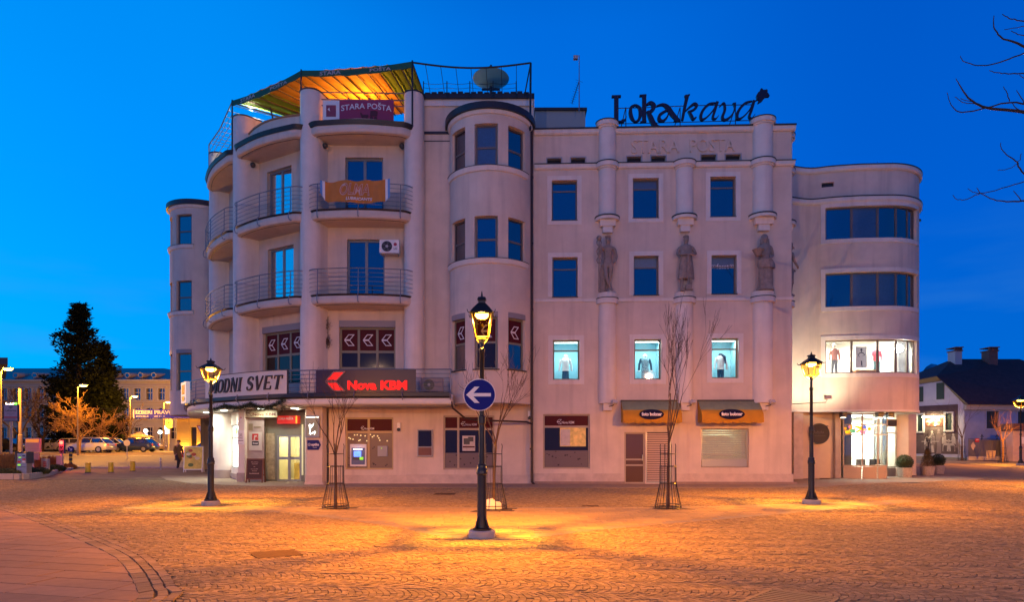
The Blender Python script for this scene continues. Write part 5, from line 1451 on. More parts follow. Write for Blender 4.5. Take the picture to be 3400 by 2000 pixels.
q = MB(); lettering(q, FM_, 'OLMA', a + L_ * .28, a + L_ * .70, 11.78, 12.26, .035, .045, bold=.03, shear=.25); q.build('letters', mat('pinkish_white_print', (.62, .42, .36), .6), ob)
q = MB(); lettering(q, FM_, 'OLMA', a + L_ * .29, a + L_ * .69, 11.81, 12.23, .046, .05, bold=-.01, shear=.25); q.build('letter_faces', mat('deep_orange_print', (.5, .13, .01), .6), ob)
q = MB(); lettering(q, FM_, 'LUBRICANTS', a + L_ * .37, a + L_ * .74, 11.58, 11.70, .035, .045, bold=.02, shear=.2); q.build('caption', m_print, ob)

# boxed awnings over the photo shop
def awning(u0, u1, label, gid, ou0, ou1):
    a, b = S(MF, u0), S(MF, u1); zt_ = 3.50; pr = .75; zb = 2.60; zm = 2.98
    t = thing('awning', label, 'awning', MF.pt((a + b) / 2, 2.6, 0), 'orange shop awnings')
    def row(d, z, drop=0):
        return [MF.pt(a + (b - a) * i / 24, z + drop * (.02 * math.sin(i * 1.3)), d + .012 * math.sin(i * 2.2 + z * 7)) for i in range(25)]
    q = MB(); q.bx(MF, a - .02, b + .02, zt_, zt_ + .06, .002, .14); q.build('top_cover', m_dark, t)
    R1, R2, R3, R4, R5 = row(.12, zt_), row(.55, 3.12), row(pr - .03, 2.95), row(pr, 2.70), row(pr + .01, 2.56, 1)
    def band(A_, B_, nm, m):
        q = MB(); q.sm = True
        for i in range(24): q.face([A_[i], A_[i + 1], B_[i + 1], B_[i]])
        q.build(nm, m, t)
    band(R1, R2, 'upper_cloth', m_palegreen)
    q = MB(); q.sm = True
    for A_, B_ in ((R2, R3), (R3, R4)):
        for i in range(24): q.face([A_[i], A_[i + 1], B_[i + 1], B_[i]])
    q.build('front_cloth', m_orange, t)
    q = MB()                                     # scalloped valance
    for i in range(24):
        p0, p1 = R4[i], R4[i + 1]; zq = .10 + .05 * abs(math.sin(i * math.pi / 4)), .10 + .05 * abs(math.sin((i + 1) * math.pi / 4))
        q.face([p0, p1, (p1[0], p1[1], p1[2] - zq[1]), (p0[0], p0[1], p0[2] - zq[0])])
    q.build('valance', m_orange, t)
    for e_, i in ((a, 0), (b, 24)):
        q = MB(); q.face([R1[i], R2[i], R3[i], R4[i], MF.pt(e_, 2.62, .3), MF.pt(e_, 2.62, .01), MF.pt(e_, zt_, .01)]); q.build('side_cloth', m_orange, t)
    oc = (S(MF, ou0, .7) + S(MF, ou1, .7)) / 2; ow = (S(MF, ou1, .7) - S(MF, ou0, .7)) / 2
    def tilt(x, z, d): return MF.pt(x, z, d - max(0, z - 2.95) * .85)
    class TM:                                    # front cloth leans back above the fold
        curved = False; L = MF.L
        def pt(s_, x, z, d=0): return tilt(x, z, d)
    TMm = TM(); q = MB()
    q.mprism(TMm, [(oc + ow * math.cos(v), 2.925 + .215 * math.sin(v)) for v in np.linspace(0, 2 * math.pi, 30, endpoint=False)], pr + .02, pr + .045); q.build('oval_sign', m_oval, t)
    q = MB(); lettering(q, TMm, 'foto bobnar', oc - ow * .82, oc + ow * .82, 2.86, 3.01, pr + .047, pr + .055, bold=.055); q.build('letters', m_print, t)
awning(2062, 2252, 'orange and pale green awning over the photo shop door, foto bobnar', 0, 2122, 2204)
awning(2316, 2516, 'orange and pale green awning over the shuttered photo shop window, foto bobnar', 1, 2386, 2471)

# floodlights on the consoles below the half columns and elsewhere
def flood(p, label, ang=20, arm=.2):
    t = thing('floodlight', label, 'floodlight', p, 'small facade floodlights')
    x, y, z = p
    q = MB(); q.tube([(x, y, z), (x + arm * .7, y - arm * .6, z + .03), (x + arm, y - arm, z + .12)], .018, 6); q.build('arm', m_darkgrey, t)
    q = MB(); c = Vector((x + arm, y - arm, z + .17)); e_ = Euler((R(-35), 0, R(ang))).to_matrix()
    q.box(-.11, .11, -.06, .06, -.08, .08); q.v = [tuple(c + e_ @ Vector(v)) for v in q.v]; q.build('housing', mat('pale_lamp_housing', (.55, .5, .45), .5), t)
for c_, nm in ((c1, 'below the leftmost half column'), (c2, 'below the middle half column'), (c3, 'below the rightmost half column')):
    flood(MF.pt(c_ + .05, 3.28, .26), 'small floodlight on the console ' + nm)
p = (14.05, 29.6, 3.62)
t = thing('floodlight', 'floodlight on a long horizontal arm over the recessed corner at the right', 'floodlight', (12.4, 30.6, 3.6), 'small facade floodlights')
q = MB(); q.tube([(12.3, 30.4, 3.55), (14.2, 29.3, 3.6), (14.25, 29.28, 3.75)], .02, 6); q.build('arm', m_darkgrey, t)
MB().box(14.14, 14.42, 29.2, 29.36, 3.75, 3.92).build('housing', MATS['pale_lamp_housing'], t)
# the corner niche is washed by that floodlight
plamp((14.3, 29.2, 4.0), 520, (1, .86, .60), kind='SPOT', r=.1, rot=(R(118), 0, R(-4)), spot=R(125), name='flood_beam', parent=t)
# security camera by the door of the bank
for p_, lb in ((GF.pt(S(GF, 1325), 2.35, .0), 'white security camera right of the cash machine window'), (GF.pt(S(GF, 1758), 2.85, .05), 'white security camera under the round bay')):
    t = thing('security_camera', lb, 'security camera', p_)
    x, y, z = p_
    MB().box(x - .07, x + .07, y - .10, y, z, z + .26).build('bracket', m_white, t)
    MB().sph((x, y - .14, z - .03), .075, n=12, k=6).build('dome', m_darkgrey, t)

# cash machine set in the left half of the window
u0, v0, u1, v1 = 1162, 1476, 1216, 1550
r4 = rect(GF, u0, v0, u1, v1); a, b, c, e = r4
t = thing('cash_machine', 'lit cash machine with blue screen set in the bank window', 'cash machine', GF.pt((a + b) / 2, c, 0))
q = MB(); q.bx(GF, a, b, c, e, -.10, -.02); q.build('housing', m_white, t)
MB().bx(GF, a + .06, b - .06, c + .08, e - .16, -.02, -.012).build('niche', mat('blue_grey_metal', (.10, .14, .28), .4), t)
MB().bx(GF, a + .14, b - .18, e - .24, e - .20, -.012, .0).build('lamp_strip', m_tube, t)
MB().bx(GF, a + .16, b - .22, e - .54, e - .30, -.012, -.002).build('screen', mat('blue_screen', (.1, .2, .7), .3, emit=(.10, .28, 1), es=1.6), t)
MB().bx(GF, b - .28, b - .13, c + .28, c + .40, -.012, .01).build('keypad', mat('green_keypad', (.2, .6, .05), .4, emit=(.3, .9, .05), es=.8), t)
MB().bx(GF, a + .12, b - .3, c + .3, c + .37, -.012, .02).build('card_slot', m_darkgrey, t)
plamp(GF.pt((a + b) / 2, e - .3, .15), 1.5, (.4, .6, 1), r=.1, name='screen_light', parent=t)
r4 = rect(GF, 1253, 1482, 1286, 1517); a, b, c, e = r4
t = thing('night_safe', 'square grey wall hatch beside the cash machine', 'wall hatch', GF.pt(a, c, 0))
MB().bx(GF, a, b, c, e, -.10, -.04).build('hatch', m_grey, t); MB().bx(GF, a + .15, a + .19, e - .12, e - .08, -.04, -.035).build('indicator', MATS['green_keypad'], t)
r4 = rect(GF, 1387, 1427, 1437, 1517); a, b, c, e = r4
t = thing('notice_case', 'grey framed notice case on the wall between the bank windows', 'notice case', GF.pt(a, c, .07))
q = MB(); q.bx(GF, a, b, c, e, .002, .10); q.build('case', m_grey, t)
MB().bx(GF, a + .04, b - .04, c + .42, e - .05, .10, .105).build('dark_picture', m_glassd, t); MB().bx(GF, a + .04, b - .04, c + .05, c + .38, .10, .105).build('red_brown_notice', mat('red_brown_print', (.16, .06, .05), .5, var=.3, vscale=30), t)
# wall fittings on the corner pier: lit showcase and optician's arrow
a, b = S(APL, 1019), S(APL, 1064)
t = thing('showcase', 'lit grey showcase box with white drawing above the blue arrow sign', 'showcase', APL.pt(a, 1.95, 0))
q = MB(); q.bx(APL, a - .01, b, 1.98, 2.88, .002, .12); q.build('case', m_alu, t)
MB().bx(APL, a + .03, b - .04, 2.04, 2.82, .12, .125).build('picture', mat('grey_lit_picture', (.25, .23, .18), .4, emit=(.9, .8, .45), es=.10, var=.4, vscale=3), t)
MB().bx(APL, a + .02, b - .02, 2.80, 2.83, .125, .135).build('lamp_strip', mat('showcase_strip', (1, 1, .9), .4, emit=(1, .98, .82), es=3), t)
q = MB()
stroke(q, APL, [(a + .18, 2.12), (a + .2, 2.3), (a + .17, 2.5), (a + .26, 2.48)], [.03] * 4, .126, .13); stroke(q, APL, [(a + .2, 2.35), (a + .3, 2.45), (a + .36, 2.56)], [.02] * 3, .126, .13)
stroke(q, APL, [(a + .2, 2.12), (a + .3, 2.16), (a + .42, 2.22), (a + .38, 2.1)], [.05, .03, .03, .02], .126, .13); q.build('white_drawing', m_tube, t)
t = thing('optician_sign', 'dark blue arrow-shaped sign reading optika beside the entrance', 'sign', APL.pt(a, 1.5, 0))
q = MB(); q.mprism(APL, [(a + .03, 1.46), (b - .08, 1.46), (b + .03, 1.665), (b - .08, 1.87), (a + .03, 1.87)], .002, .03); q.build('sign_plate', mat('royal_blue_plate', (.01, .012, .14), .4), t)
q = MB(); lettering(q, APL, 'optika', a + .20, b - .05, 1.60, 1.74, .031, .036, bold=.04); cc = a + .12
for v in np.linspace(0, 2 * math.pi, 13)[:-1]: q.mprism(APL, [(cc + .05 * math.cos(v), 1.68 + .05 * math.sin(v)), (cc + .065 * math.cos(v), 1.68 + .065 * math.sin(v)), (cc + .065 * math.cos(v + .53), 1.68 + .065 * math.sin(v + .53)), (cc + .05 * math.cos(v + .53), 1.68 + .05 * math.sin(v + .53))], .031, .036)
q.bx(APL, cc - .03, cc + .03, 1.674, 1.686, .031, .036); q.bx(APL, cc - .006, cc + .006, 1.65, 1.71, .031, .0362); q.bx(APL, a + .28, b - .14, 1.555, 1.567, .031, .036); q.build('letters', m_print, t)
# signs around the entrance
t = thing('door_sign', 'red lit sign reading STARA POSTA above the glass door', 'sign', EN.pt(S(EN, 960), 2.6, .1))
a, b = S(EN, 921, .3), S(EN, 989, .3)
q = MB(); q.bx(EN, a, b, 2.62, 2.98, .05, .33); q.build('light_box', mat('red_light_box', (.45, .03, .02), .4, emit=(1, .03, .02), es=.35), t)
q = MB(); lettering(q, EN, 'STARA POŠTA', a + .05, b - .2, 2.80, 2.94, .331, .337, bold=.01); q.build('letters', m_print, t)
q = MB(); q.bx(EN, b - .09, b - .02, 2.64, 2.96, .331, .335); q.build('orange_edge', mat('orange_edge', (.7, .2, .02), .4, emit=(1, .3, .03), es=1.6), t)
t = thing('bank_board', 'beige board with dark red Nova KBM lettering behind the fir garland', 'sign', ST.pt(.3, 3.0, .1))
a, b = -.1, S(ST, 877) + .55
bo = Plane(ST.pt(-.05, 0, .12)[:2], (XY(922, 28.75)))
q = MB(); q.bx(bo, 0, bo.L, 2.90, 3.26, 0, .04); q.build('board', mat('beige_board', (.42, .36, .24), .5), t)
q = MB(); lettering(q, bo, 'Nova KBM', .52, bo.L - .08, 2.96, 3.10, .041, .046, bold=.02); bank_mark(q, bo, .18, .48, 2.95, 3.24, .041, .046, w=.016); q.build('letters', mat('dark_red_print', (.12, .02, .01), .5), t)
t = thing('wall_poster', 'framed white poster with red logo on the stone wall left of the door', 'poster', ST.pt(.2, 1.4, 0))
a, b = S(ST, 828), S(ST, 870)
q = MB(); q.bx(ST, a, b, 1.42, 2.25, .002, .03); q.build('board', mat('pale_poster_board', (.50, .47, .42), .5), t)
c = (a + b) / 2
q = MB(); q.bx(ST, c - .15, c + .14, 1.88, 2.17, .031, .035, MATS['logo_red']); q.mprism(ST, [(c - .08, 1.88), (c + .0, 1.88), (c - .02, 1.98), (c + .06, 2.06), (c + .1, 1.95), (c + .08, 2.1), (c - .05, 2.1)], .036, .038, MATS['pale_poster_board']); q.bx(ST, c - .16, c + .16, 1.65, 1.84, .031, .035, m_dark); lettering(q, ST, 'finest', c - .12, c + .12, 1.70, 1.79, .036, .038, m_print, bold=.01); q.build('logo', None, t)
t = thing('wall_plaque', 'grey plaque on the stone wall above the poster', 'plaque', ST.pt(.2, 2.4, 0))
MB().bx(ST, S(ST, 826), S(ST, 840), 2.33, 2.62, .002, .02).build('plate', mat('bronze_plate', (.22, .17, .10), .4), t); MB().bx(ST, S(ST, 843), S(ST, 866), 2.44, 2.50, .002, .015).build('small_plate', MATS['bronze_plate'], t)
t = thing('wall_notice', 'pale notice with a monogram on the narrow pier', 'notice', PF.pt(.1, 1.6, 0))
MB().bx(PF, .0, PF.L - .01, 1.68, 2.32, .003, .03).build('board', m_print, t)
q = MB(); c = PF.L / 2
for s_ in (-1, 1): stroke(q, PF, [(c + s_ * .07, 1.98), (c + s_ * .05, 2.2), (c, 2.05)], [.014] * 3, .031, .034, smooth=False); stroke(q, PF, [(c, 2.02), (c + s_ * .03, 1.96), (c + s_ * .09, 1.96)], [.014] * 3, .031, .034)
q.bx(PF, .03, PF.L - .04, 1.85, 1.875, .031, .034); q.bx(PF, .08, PF.L - .09, 1.72, 1.727, .031, .034); q.build('monogram', m_darkgrey, t)
t = thing('house_number', 'small house number plate on the narrow pier', 'house number', PF.pt(.1, 2.9, 0))
MB().bx(PF, .08, .22, 2.78, 2.95, .003, .012).build('plate', m_print, t); q = MB(); lettering(q, PF, '18', .11, .19, 2.84, 2.93, .0125, .015, bold=.01); q.build('digits', MATS['logo_red'], t)
# chalk boards
def aboard(c, w, h, label, m_f, m_p, ry=0, text=True, lit=False):
    t = thing('sandwich_board', label, 'sandwich board', (c[0], c[1], c[2]))
    mt = Matrix.Rotation(ry, 3, 'Z')
    def mk(name, boxes, m, lean=.12, back=False):
        q = MB()
        for bb in boxes:
            i0 = len(q.v); q.box(*bb)
        for i, v in enumerate(q.v):
            v = Vector(v); v.y += (v.z) * lean * (-1 if back else 1) + (.34 if back else 0); q.v[i] = tuple(mt @ v + Vector(c))
        return q.build(name, m, t)
    f = .05
    mk('front_frame', [(-w / 2, -w / 2 + f, 0, .03, 0, h), (w / 2 - f, w / 2, 0, .03, 0, h), (-w / 2 + f, w / 2 - f, 0, .03, h - f, h), (-w / 2 + f, w / 2 - f, 0, .03, .14, .14 + f)], m_f)
    mk('front_panel', [(-w / 2 + f, w / 2 - f, .008, .022, .14 + f, h - f)], m_p)
    mk('rear_frame', [(-w / 2, -w / 2 + f, 0, .03, 0, h), (w / 2 - f, w / 2, 0, .03, 0, h), (-w / 2 + f, w / 2 - f, 0, .03, .3, .35)], m_f, back=True)
    return t, mt
cb = G(845, 1606)
t, mt = aboard((cb.x, cb.y - .05, .022), .74, 1.05, 'brown wooden chalk board with menu writing before the stone wall', mat('red_brown_frame', (.16, .05, .02), .5), mat('dark_chalk_panel', (.05, .018, .012), .6))
q = MB(); r = random.Random(2)
for z, w_ in ((.88, .34), (.80, .26), (.68, .1), (.58, .34), (.50, .22), (.38, .44)):
    for k in range(int(w_ / .035)):
        x = -w_ / 2 + k * .035; q.box(x, x + .024, .004, .008, z - .0, z + (.045 if z < .4 else .03) * r.uniform(.5, 1))
for i, v in enumerate(q.v):
    v = Vector(v); v.y += v.z * .12 - .0; q.v[i] = tuple(mt @ v + Vector((cb.x, cb.y - .05, .022)))
q.build('chalk_writing', mat('chalk', (.45, .32, .26), .8), t)
pz = G(640, 1571)
t, mt = aboard((pz.x, pz.y, pz.z + .02), 1.05, 1.5, 'white framed board with pizza pictures on the pavement at the corner', m_white, mat('yellow_food_poster', (.75, .60, .12), .5, var=.3, vscale=3), ry=R(8))
q = MB(); r = random.Random(3)
for k in range(9):
    x, z, rad = r.uniform(-.32, .32), r.uniform(.4, 1.25), r.uniform(.08, .16)
    m_ = (mat('food_red', (.5, .08, .03), .5), mat('food_cream', (.75, .65, .45), .5), mat('food_green', (.12, .2, .05), .5))[k % 3]
    q.hull([(x + rad * math.cos(v), .003 - k * .001, z + rad * .7 * math.sin(v)) for v in np.linspace(0, 6.28, 12, endpoint=False)], [(x + rad * math.cos(v), .006 - k * .001, z + rad * .7 * math.sin(v)) for v in np.linspace(0, 6.28, 12, endpoint=False)], m_)
for i, v in enumerate(q.v):
    v = Vector(v); v.y += v.z * .12; q.v[i] = tuple(mt @ v + Vector((pz.x, pz.y, pz.z + .02)))
q.build('food_pictures', None, t)
# fir garland
gr = MB(); r = random.Random(8)
def sag(x0, x1, z0, z1, dr, n=26):
    return [(x0 + (x1 - x0) * i / n, z0 + (z1 - z0) * i / n - dr * 4 * (i / n) * (1 - i / n)) for i in range(n + 1)]
gs = [S(CP, 707), S(CP, 757), S(CP, 842), S(CP, 946)]
pts_ = sag(gs[0], gs[1], 3.22, 3.36, .04, 10) + sag(gs[1], gs[2], 3.36, 3.38, .12) + sag(gs[2], gs[3], 3.38, 3.52, .26) + [(gs[3] + .05, 3.40), (gs[3] + .04, 3.26), (gs[3] + .02, 3.12)]
for (a, z) in pts_:
    p0 = Vector(CP.pt(a, z, .15))
    for _ in range(46):
        d = Vector((r.gauss(0, 1), r.gauss(0, 1), r.gauss(0, 1))).normalized(); l = r.uniform(.06, .15); o_ = p0 + Vector((r.gauss(0, .05), r.gauss(0, .03), r.gauss(0, .05)))
        s_ = d.cross(Vector((r.random(), r.random(), 1))).normalized() * .012
        gr.face([o_ - s_, o_ + s_, o_ + d * l])
tag(gr.build('fir_garland', mat('fir_green', (.03, .05, .02), .8, var=.3, vscale=8), origin=CP.pt(gs[1], 3.3, .15)), 'sagging green fir garland hung below the left end of the canopy', 'garland')
# round wall sign on the recessed ochre wall
ry_ = GW.pt(S(GW, 2711, .3), 0, .12); c = P(2720, 1441, ry_[1]); rr = 33 / F * ry_[1]
t = thing('round_sign', 'dark round wall sign on the ochre wall behind the right lamp', 'sign', c)
q = MB(); disc(q, c, rr, ry_[1], ry_[1] + .06, n=32); q.build('sign_disc', mat('dark_bronze', (.035, .028, .022), .5, var=.2), t)
q = MB(); n = 32
for k in range(n): 
    v0, v1 = 2 * math.pi * k / n, 2 * math.pi * (k + 1) / n; q.tube([(c.x + rr * math.cos(v0), ry_[1] - .01, c.z + rr * math.sin(v0)), (c.x + rr * math.cos(v1), ry_[1] - .01, c.z + rr * math.sin(v1))], .025, 5, caps=False)
q.build('sign_rim', m_darkgrey, t)
MB().lathe([(.04, 0), (.07, 0), (.07, .03), (.04, .03), (.04, 0)], (c.x + rr * .75, ry_[1] - .02, c.z + rr * .72), 10).build('hanging_ring', m_darkgrey, t)
SPn = Plane((c.x - 1, ry_[1]), (c.x + 1, ry_[1]))
q = MB()
for w_ in range(9): stroke(q, SPn, [(.74 + w_ * .055, c.z + .0), (.76 + w_ * .055, c.z + .09 + .04 * (w_ % 3 == 0)), (.785 + w_ * .055, c.z + .01)], [.014] * 3, .01, .015)
q.box(c.x - .25, c.x + .3, ry_[1] - .015, ry_[1] - .01, c.z - .12, c.z - .11); q.build('letters', mat('dim_letter', (.16, .14, .12), .5), t)
# wall box by the right lamp
p_ = WP.pt(S(WP, 2717), 0, .1); pz_ = P(2716, 1236, p_[1])
t = thing('wall_box', 'small white alarm box on the rounded wing left of the lit window', 'alarm box', pz_)
MB().box(pz_.x - .12, pz_.x + .14, p_[1] - .02, p_[1] + .2, pz_.z - .22, pz_.z + .2).build('case', m_white, t); MB().box(pz_.x - .02, pz_.x + .06, p_[1] - .03, p_[1] - .021, pz_.z - .15, pz_.z - .02).build('badge', m_orange, t)
# three cube spotlights under the wing
for u, lb in ((2812, 'leftmost of the three dark cube lamps under the rounded wing'), (2940, 'middle of the three dark cube lamps under the rounded wing'), (2976, 'rightmost of the three dark cube lamps under the rounded wing')):
    Yc = 31.0 if u < 2900 else 30.9; x = XY(u, Yc)[0]; Yc += .5 if u > 2900 else 0.35
    t = thing('cube_lamp', lb, 'lamp', (x, Yc, 3.2), 'cube lamps under the wing')
    MB().box(x - .13, x + .13, Yc - .13, Yc + .13, 3.0, 3.26).build('housing', m_darkgrey, t); MB().box(x - .09, x + .09, Yc - .09, Yc + .09, 2.985, 2.998).build('lens', m_whitelamp, t)
    plamp((x, Yc, 2.96), 26, (1, .86, .62), kind='SPOT', r=.08, rot=(0, 0, 0), spot=R(110), name='lamp_light', parent=t)
# ================================================================ BARE STREET TREES AND CAGES
def grow(mb, p, d, ln, r, depth, rnd, spread=.35, up=.15, n=4, m=None, kids=(2, 3), minr=.0035, wob=.10):
    pts = [Vector(p)]; rs = [r]; d = Vector(d).normalized()
    for i in range(n):
        d = (d + Vector((rnd.gauss(0, wob), rnd.gauss(0, wob), rnd.gauss(0, wob) + up * .3))).normalized()
        pts.append(pts[-1] + d * ln / n); rs.append(max(minr, r * (1 - .45 * (i + 1) / n)))
    mb.tube(pts, rs, 6 if r > .02 else (4 if r > .008 else 3), m, caps=False)
    if depth <= 0: return
    for k in range(rnd.randint(*kids)):
        i = rnd.randint(max(1, n // 2), n); a = Vector((rnd.gauss(0, 1), rnd.gauss(0, 1), rnd.gauss(0, .5))).normalized()
        grow(mb, pts[i], (d + a * spread * rnd.uniform(.8, 1.5) + Vector((0, 0, up))).normalized(), ln * rnd.uniform(.55, .85), rs[i] * rnd.uniform(.55, .75), depth - 1, rnd, spread, up, n, m, kids, minr, wob)
def cage(x, y, z, label, lean=0.0):
    t = thing('tree_cage', label, 'tree guard', (x, y, z), 'iron tree guards')
    def ring(r, h): return [(x + r * math.cos(v), y + r * math.sin(v), z + h) for v in np.linspace(0, 2 * math.pi, 25)]
    prof = [(.34, .02), (.33, .10), (.21, .66), (.205, 1.5), (.215, 1.62)]
    for i, (r_, h) in enumerate(((.34, .03), (.325, .10), (.212, .66), (.205, 1.10), (.205, 1.42))): 
        q = MB(); q.tube(ring(r_ + .004, h), .009, 5, caps=False); q.build('ring', m_black, t)
    n = 12
    for k in range(n):
        v = 2 * math.pi * (k + .3) / n; tall = k % 3 == 0
        pr = prof if tall else prof[:3] + [(.207, 1.12)]
        q = MB(); q.tube([(x + r_ * math.cos(v), y + r_ * math.sin(v), z + h) for r_, h in pr] + ([(x + .20 * math.cos(v), y + .20 * math.sin(v), z + 1.68)] if tall else []), .011 if tall else .007, 5)
        q.build('bar', m_black, t)
    return t
def street_tree(x, y, z, h, label, seed, spread=.25, lean=(0, 0), depth=4, th=.45, m=None, r0=.035, sp=.28, up=.10):
    rnd = random.Random(seed); t = thing('bare_tree', label, 'tree', (x, y, z), 'young bare street trees')
    q = MB(); fork = h * th; q.tube([(x, y, z), (x + .01, y, z + fork * .5), (x + lean[0], y + lean[1], z + fork)], [r0 * 1.25, r0, r0 * .8], 8); q.build('trunk', m or m_bark, t)
    q = MB()
    for k in range(5):
        v = k * 1.256 + rnd.uniform(-.3, .3); s_ = spread * rnd.uniform(.6, 1.3)
        grow(q, (x + lean[0], y + lean[1], z + fork * rnd.uniform(.88, 1.0)), (math.cos(v) * s_, math.sin(v) * s_, 1), (h - fork) * rnd.uniform(.45, .62), r0 * .5, depth, rnd, sp, up, 4, None, (2, 3), .0032)
    q.build('crown', m or m_bark, t); return t
T1 = G(1114, 1693); T2 = G(1640, 1694); T3 = G(2218, 1692)
cage(T1.x, T1.y, .01, 'iron tree guard of the left young tree before the cash machine')
cage(T2.x, T2.y, .01, 'iron tree guard of the middle young tree with a snow heap inside')
cage(T3.x, T3.y, .01, 'iron tree guard of the right young tree before the photo shop door')
street_tree(T1.x, T1.y, .01, 3.25, 'small bare tree before the cash machine', 3, .34, depth=3)
street_tree(T2.x, T2.y, .01, 3.9, 'small bare tree behind the centre lamp with a snow heap at its foot', 11, .42, lean=(.05, 0), depth=4)
street_tree(T3.x, T3.y, .01, 4.0, 'taller bare tree before the photo shop door', 5, .10, lean=(.02, 0), depth=4, sp=.17, up=.28)
q = MB(); q.sph((T2.x - .04, T2.y, .03), .26, n=22, k=12, sz=(1.0, .75, .95))
for i, v in enumerate(q.v):
    v = Vector(v); c = Vector((T2.x - .04, T2.y, .03)); f = 1 + .28 * mnoise.noise(v * 7 + Vector((3, 1, 2))) ; w_ = c + (v - c) * f; w_.z = max(w_.z, .012); q.v[i] = tuple(w_)
tag(q.build('snow_heap', m_snow, origin=(T2.x, T2.y, .012)), 'dirty snow heap inside the middle tree guard', 'snow')

# tree at the right edge whose twigs reach into the sky
tr = thing('large_bare_tree', 'large bare tree whose twigs reach into the sky', 'tree', (13.2, 13.5, 0))
q = MB(); q.tube([(13.2, 13.5, 0), (13.15, 13.5, 2.5), (13.0, 13.5, 5), (12.9, 13.5, 8), (12.8, 13.4, 11)], [.24, .2, .16, .11, .06], 12); q.build('trunk', m_barkdark, tr)
q = MB(); rnd = random.Random(4)
def B(u, v): return P(u, v, 13.5)
def twig(px, r0, r1=.006):
    w_ = spline([B(*p) + Vector((0, .3 * math.sin(p[0] * .02), 0)) for p in px], 5); n = len(w_)
    q.tube([p + Vector((rnd.gauss(0, .006), 0, rnd.gauss(0, .006))) for p in w_], [r0 + (r1 - r0) * i / (n - 1) for i in range(n)], 6)
for px, r0 in (([(3720, 560), (3560, 470), (3400, 410), (3350, 390), (3285, 350), (3250, 310), (3225, 265), (3205, 235)], .05),
               ([(3400, 373), (3330, 355), (3240, 350), (3190, 335), (3150, 306)], .018), ([(3262, 325), (3235, 318), (3200, 298)], .009), ([(3255, 318), (3222, 302)], .008),
               ([(3640, 260), (3500, 230), (3400, 217), (3370, 188), (3340, 160), (3315, 135), (3300, 92), (3299, 50)], .04), ([(3372, 200), (3320, 214), (3275, 205), (3235, 178), (3222, 155)], .014),
               ([(3660, 120), (3500, 112), (3400, 106), (3360, 98), (3330, 78), (3316, 58)], .02), ([(3400, 108), (3370, 117), (3320, 110)], .008), ([(3420, 90), (3385, 60), (3366, 30), (3362, 15)], .014),
               ([(3600, 280), (3480, 276), (3400, 272), (3340, 265), (3310, 248), (3290, 228)], .018), ([(3420, 340), (3385, 305), (3352, 272)], .013), ([(3420, 260), (3390, 240), (3374, 225)], .008), ([(3400, 155), (3365, 148), (3345, 135), (3332, 122)], .010),
               ([(3700, 760), (3560, 720), (3460, 695), (3400, 688), (3340, 682), (3305, 668), (3275, 635), (3265, 612)], .028), ([(3358, 684), (3345, 660), (3339, 648)], .009),
               ([(3700, 720), (3520, 690), (3430, 660), (3400, 642), (3375, 615), (3350, 570), (3346, 555), (3325, 525), (3314, 500), (3313, 480)], .026), ([(3375, 620), (3340, 628), (3280, 634), (3256, 622), (3243, 610)], .011), ([(3272, 632), (3240, 645), (3210, 645), (3190, 632)], .009),
               ([(3347, 562), (3325, 573), (3307, 568)], .007), ([(3347, 560), (3354, 545), (3356, 530)], .007), ([(3376, 616), (3400, 598), (3440, 580)], .012), ([(3420, 560), (3400, 552), (3390, 532)], .009),
               ([(3375, 393), (3360, 355), (3345, 320)], .012), ([(3330, 350), (3325, 320), (3318, 298)], .010), ([(3355, 390), (3340, 370), (3335, 355)], .010), ([(3400, 372), (3386, 362), (3393, 345)], .007), ([(3420, 325), (3380, 325), (3367, 308)], .008)):
    twig(px, r0)
for k in range(9):
    grow(q, (13.0 - .03 * k, 13.5, 4.6 + .7 * k), (1, rnd.uniform(-.8, .8), .7), 2.6, .07, 3, rnd, .5, .1, 4)
q.build('branches', m_barkdark, tr)

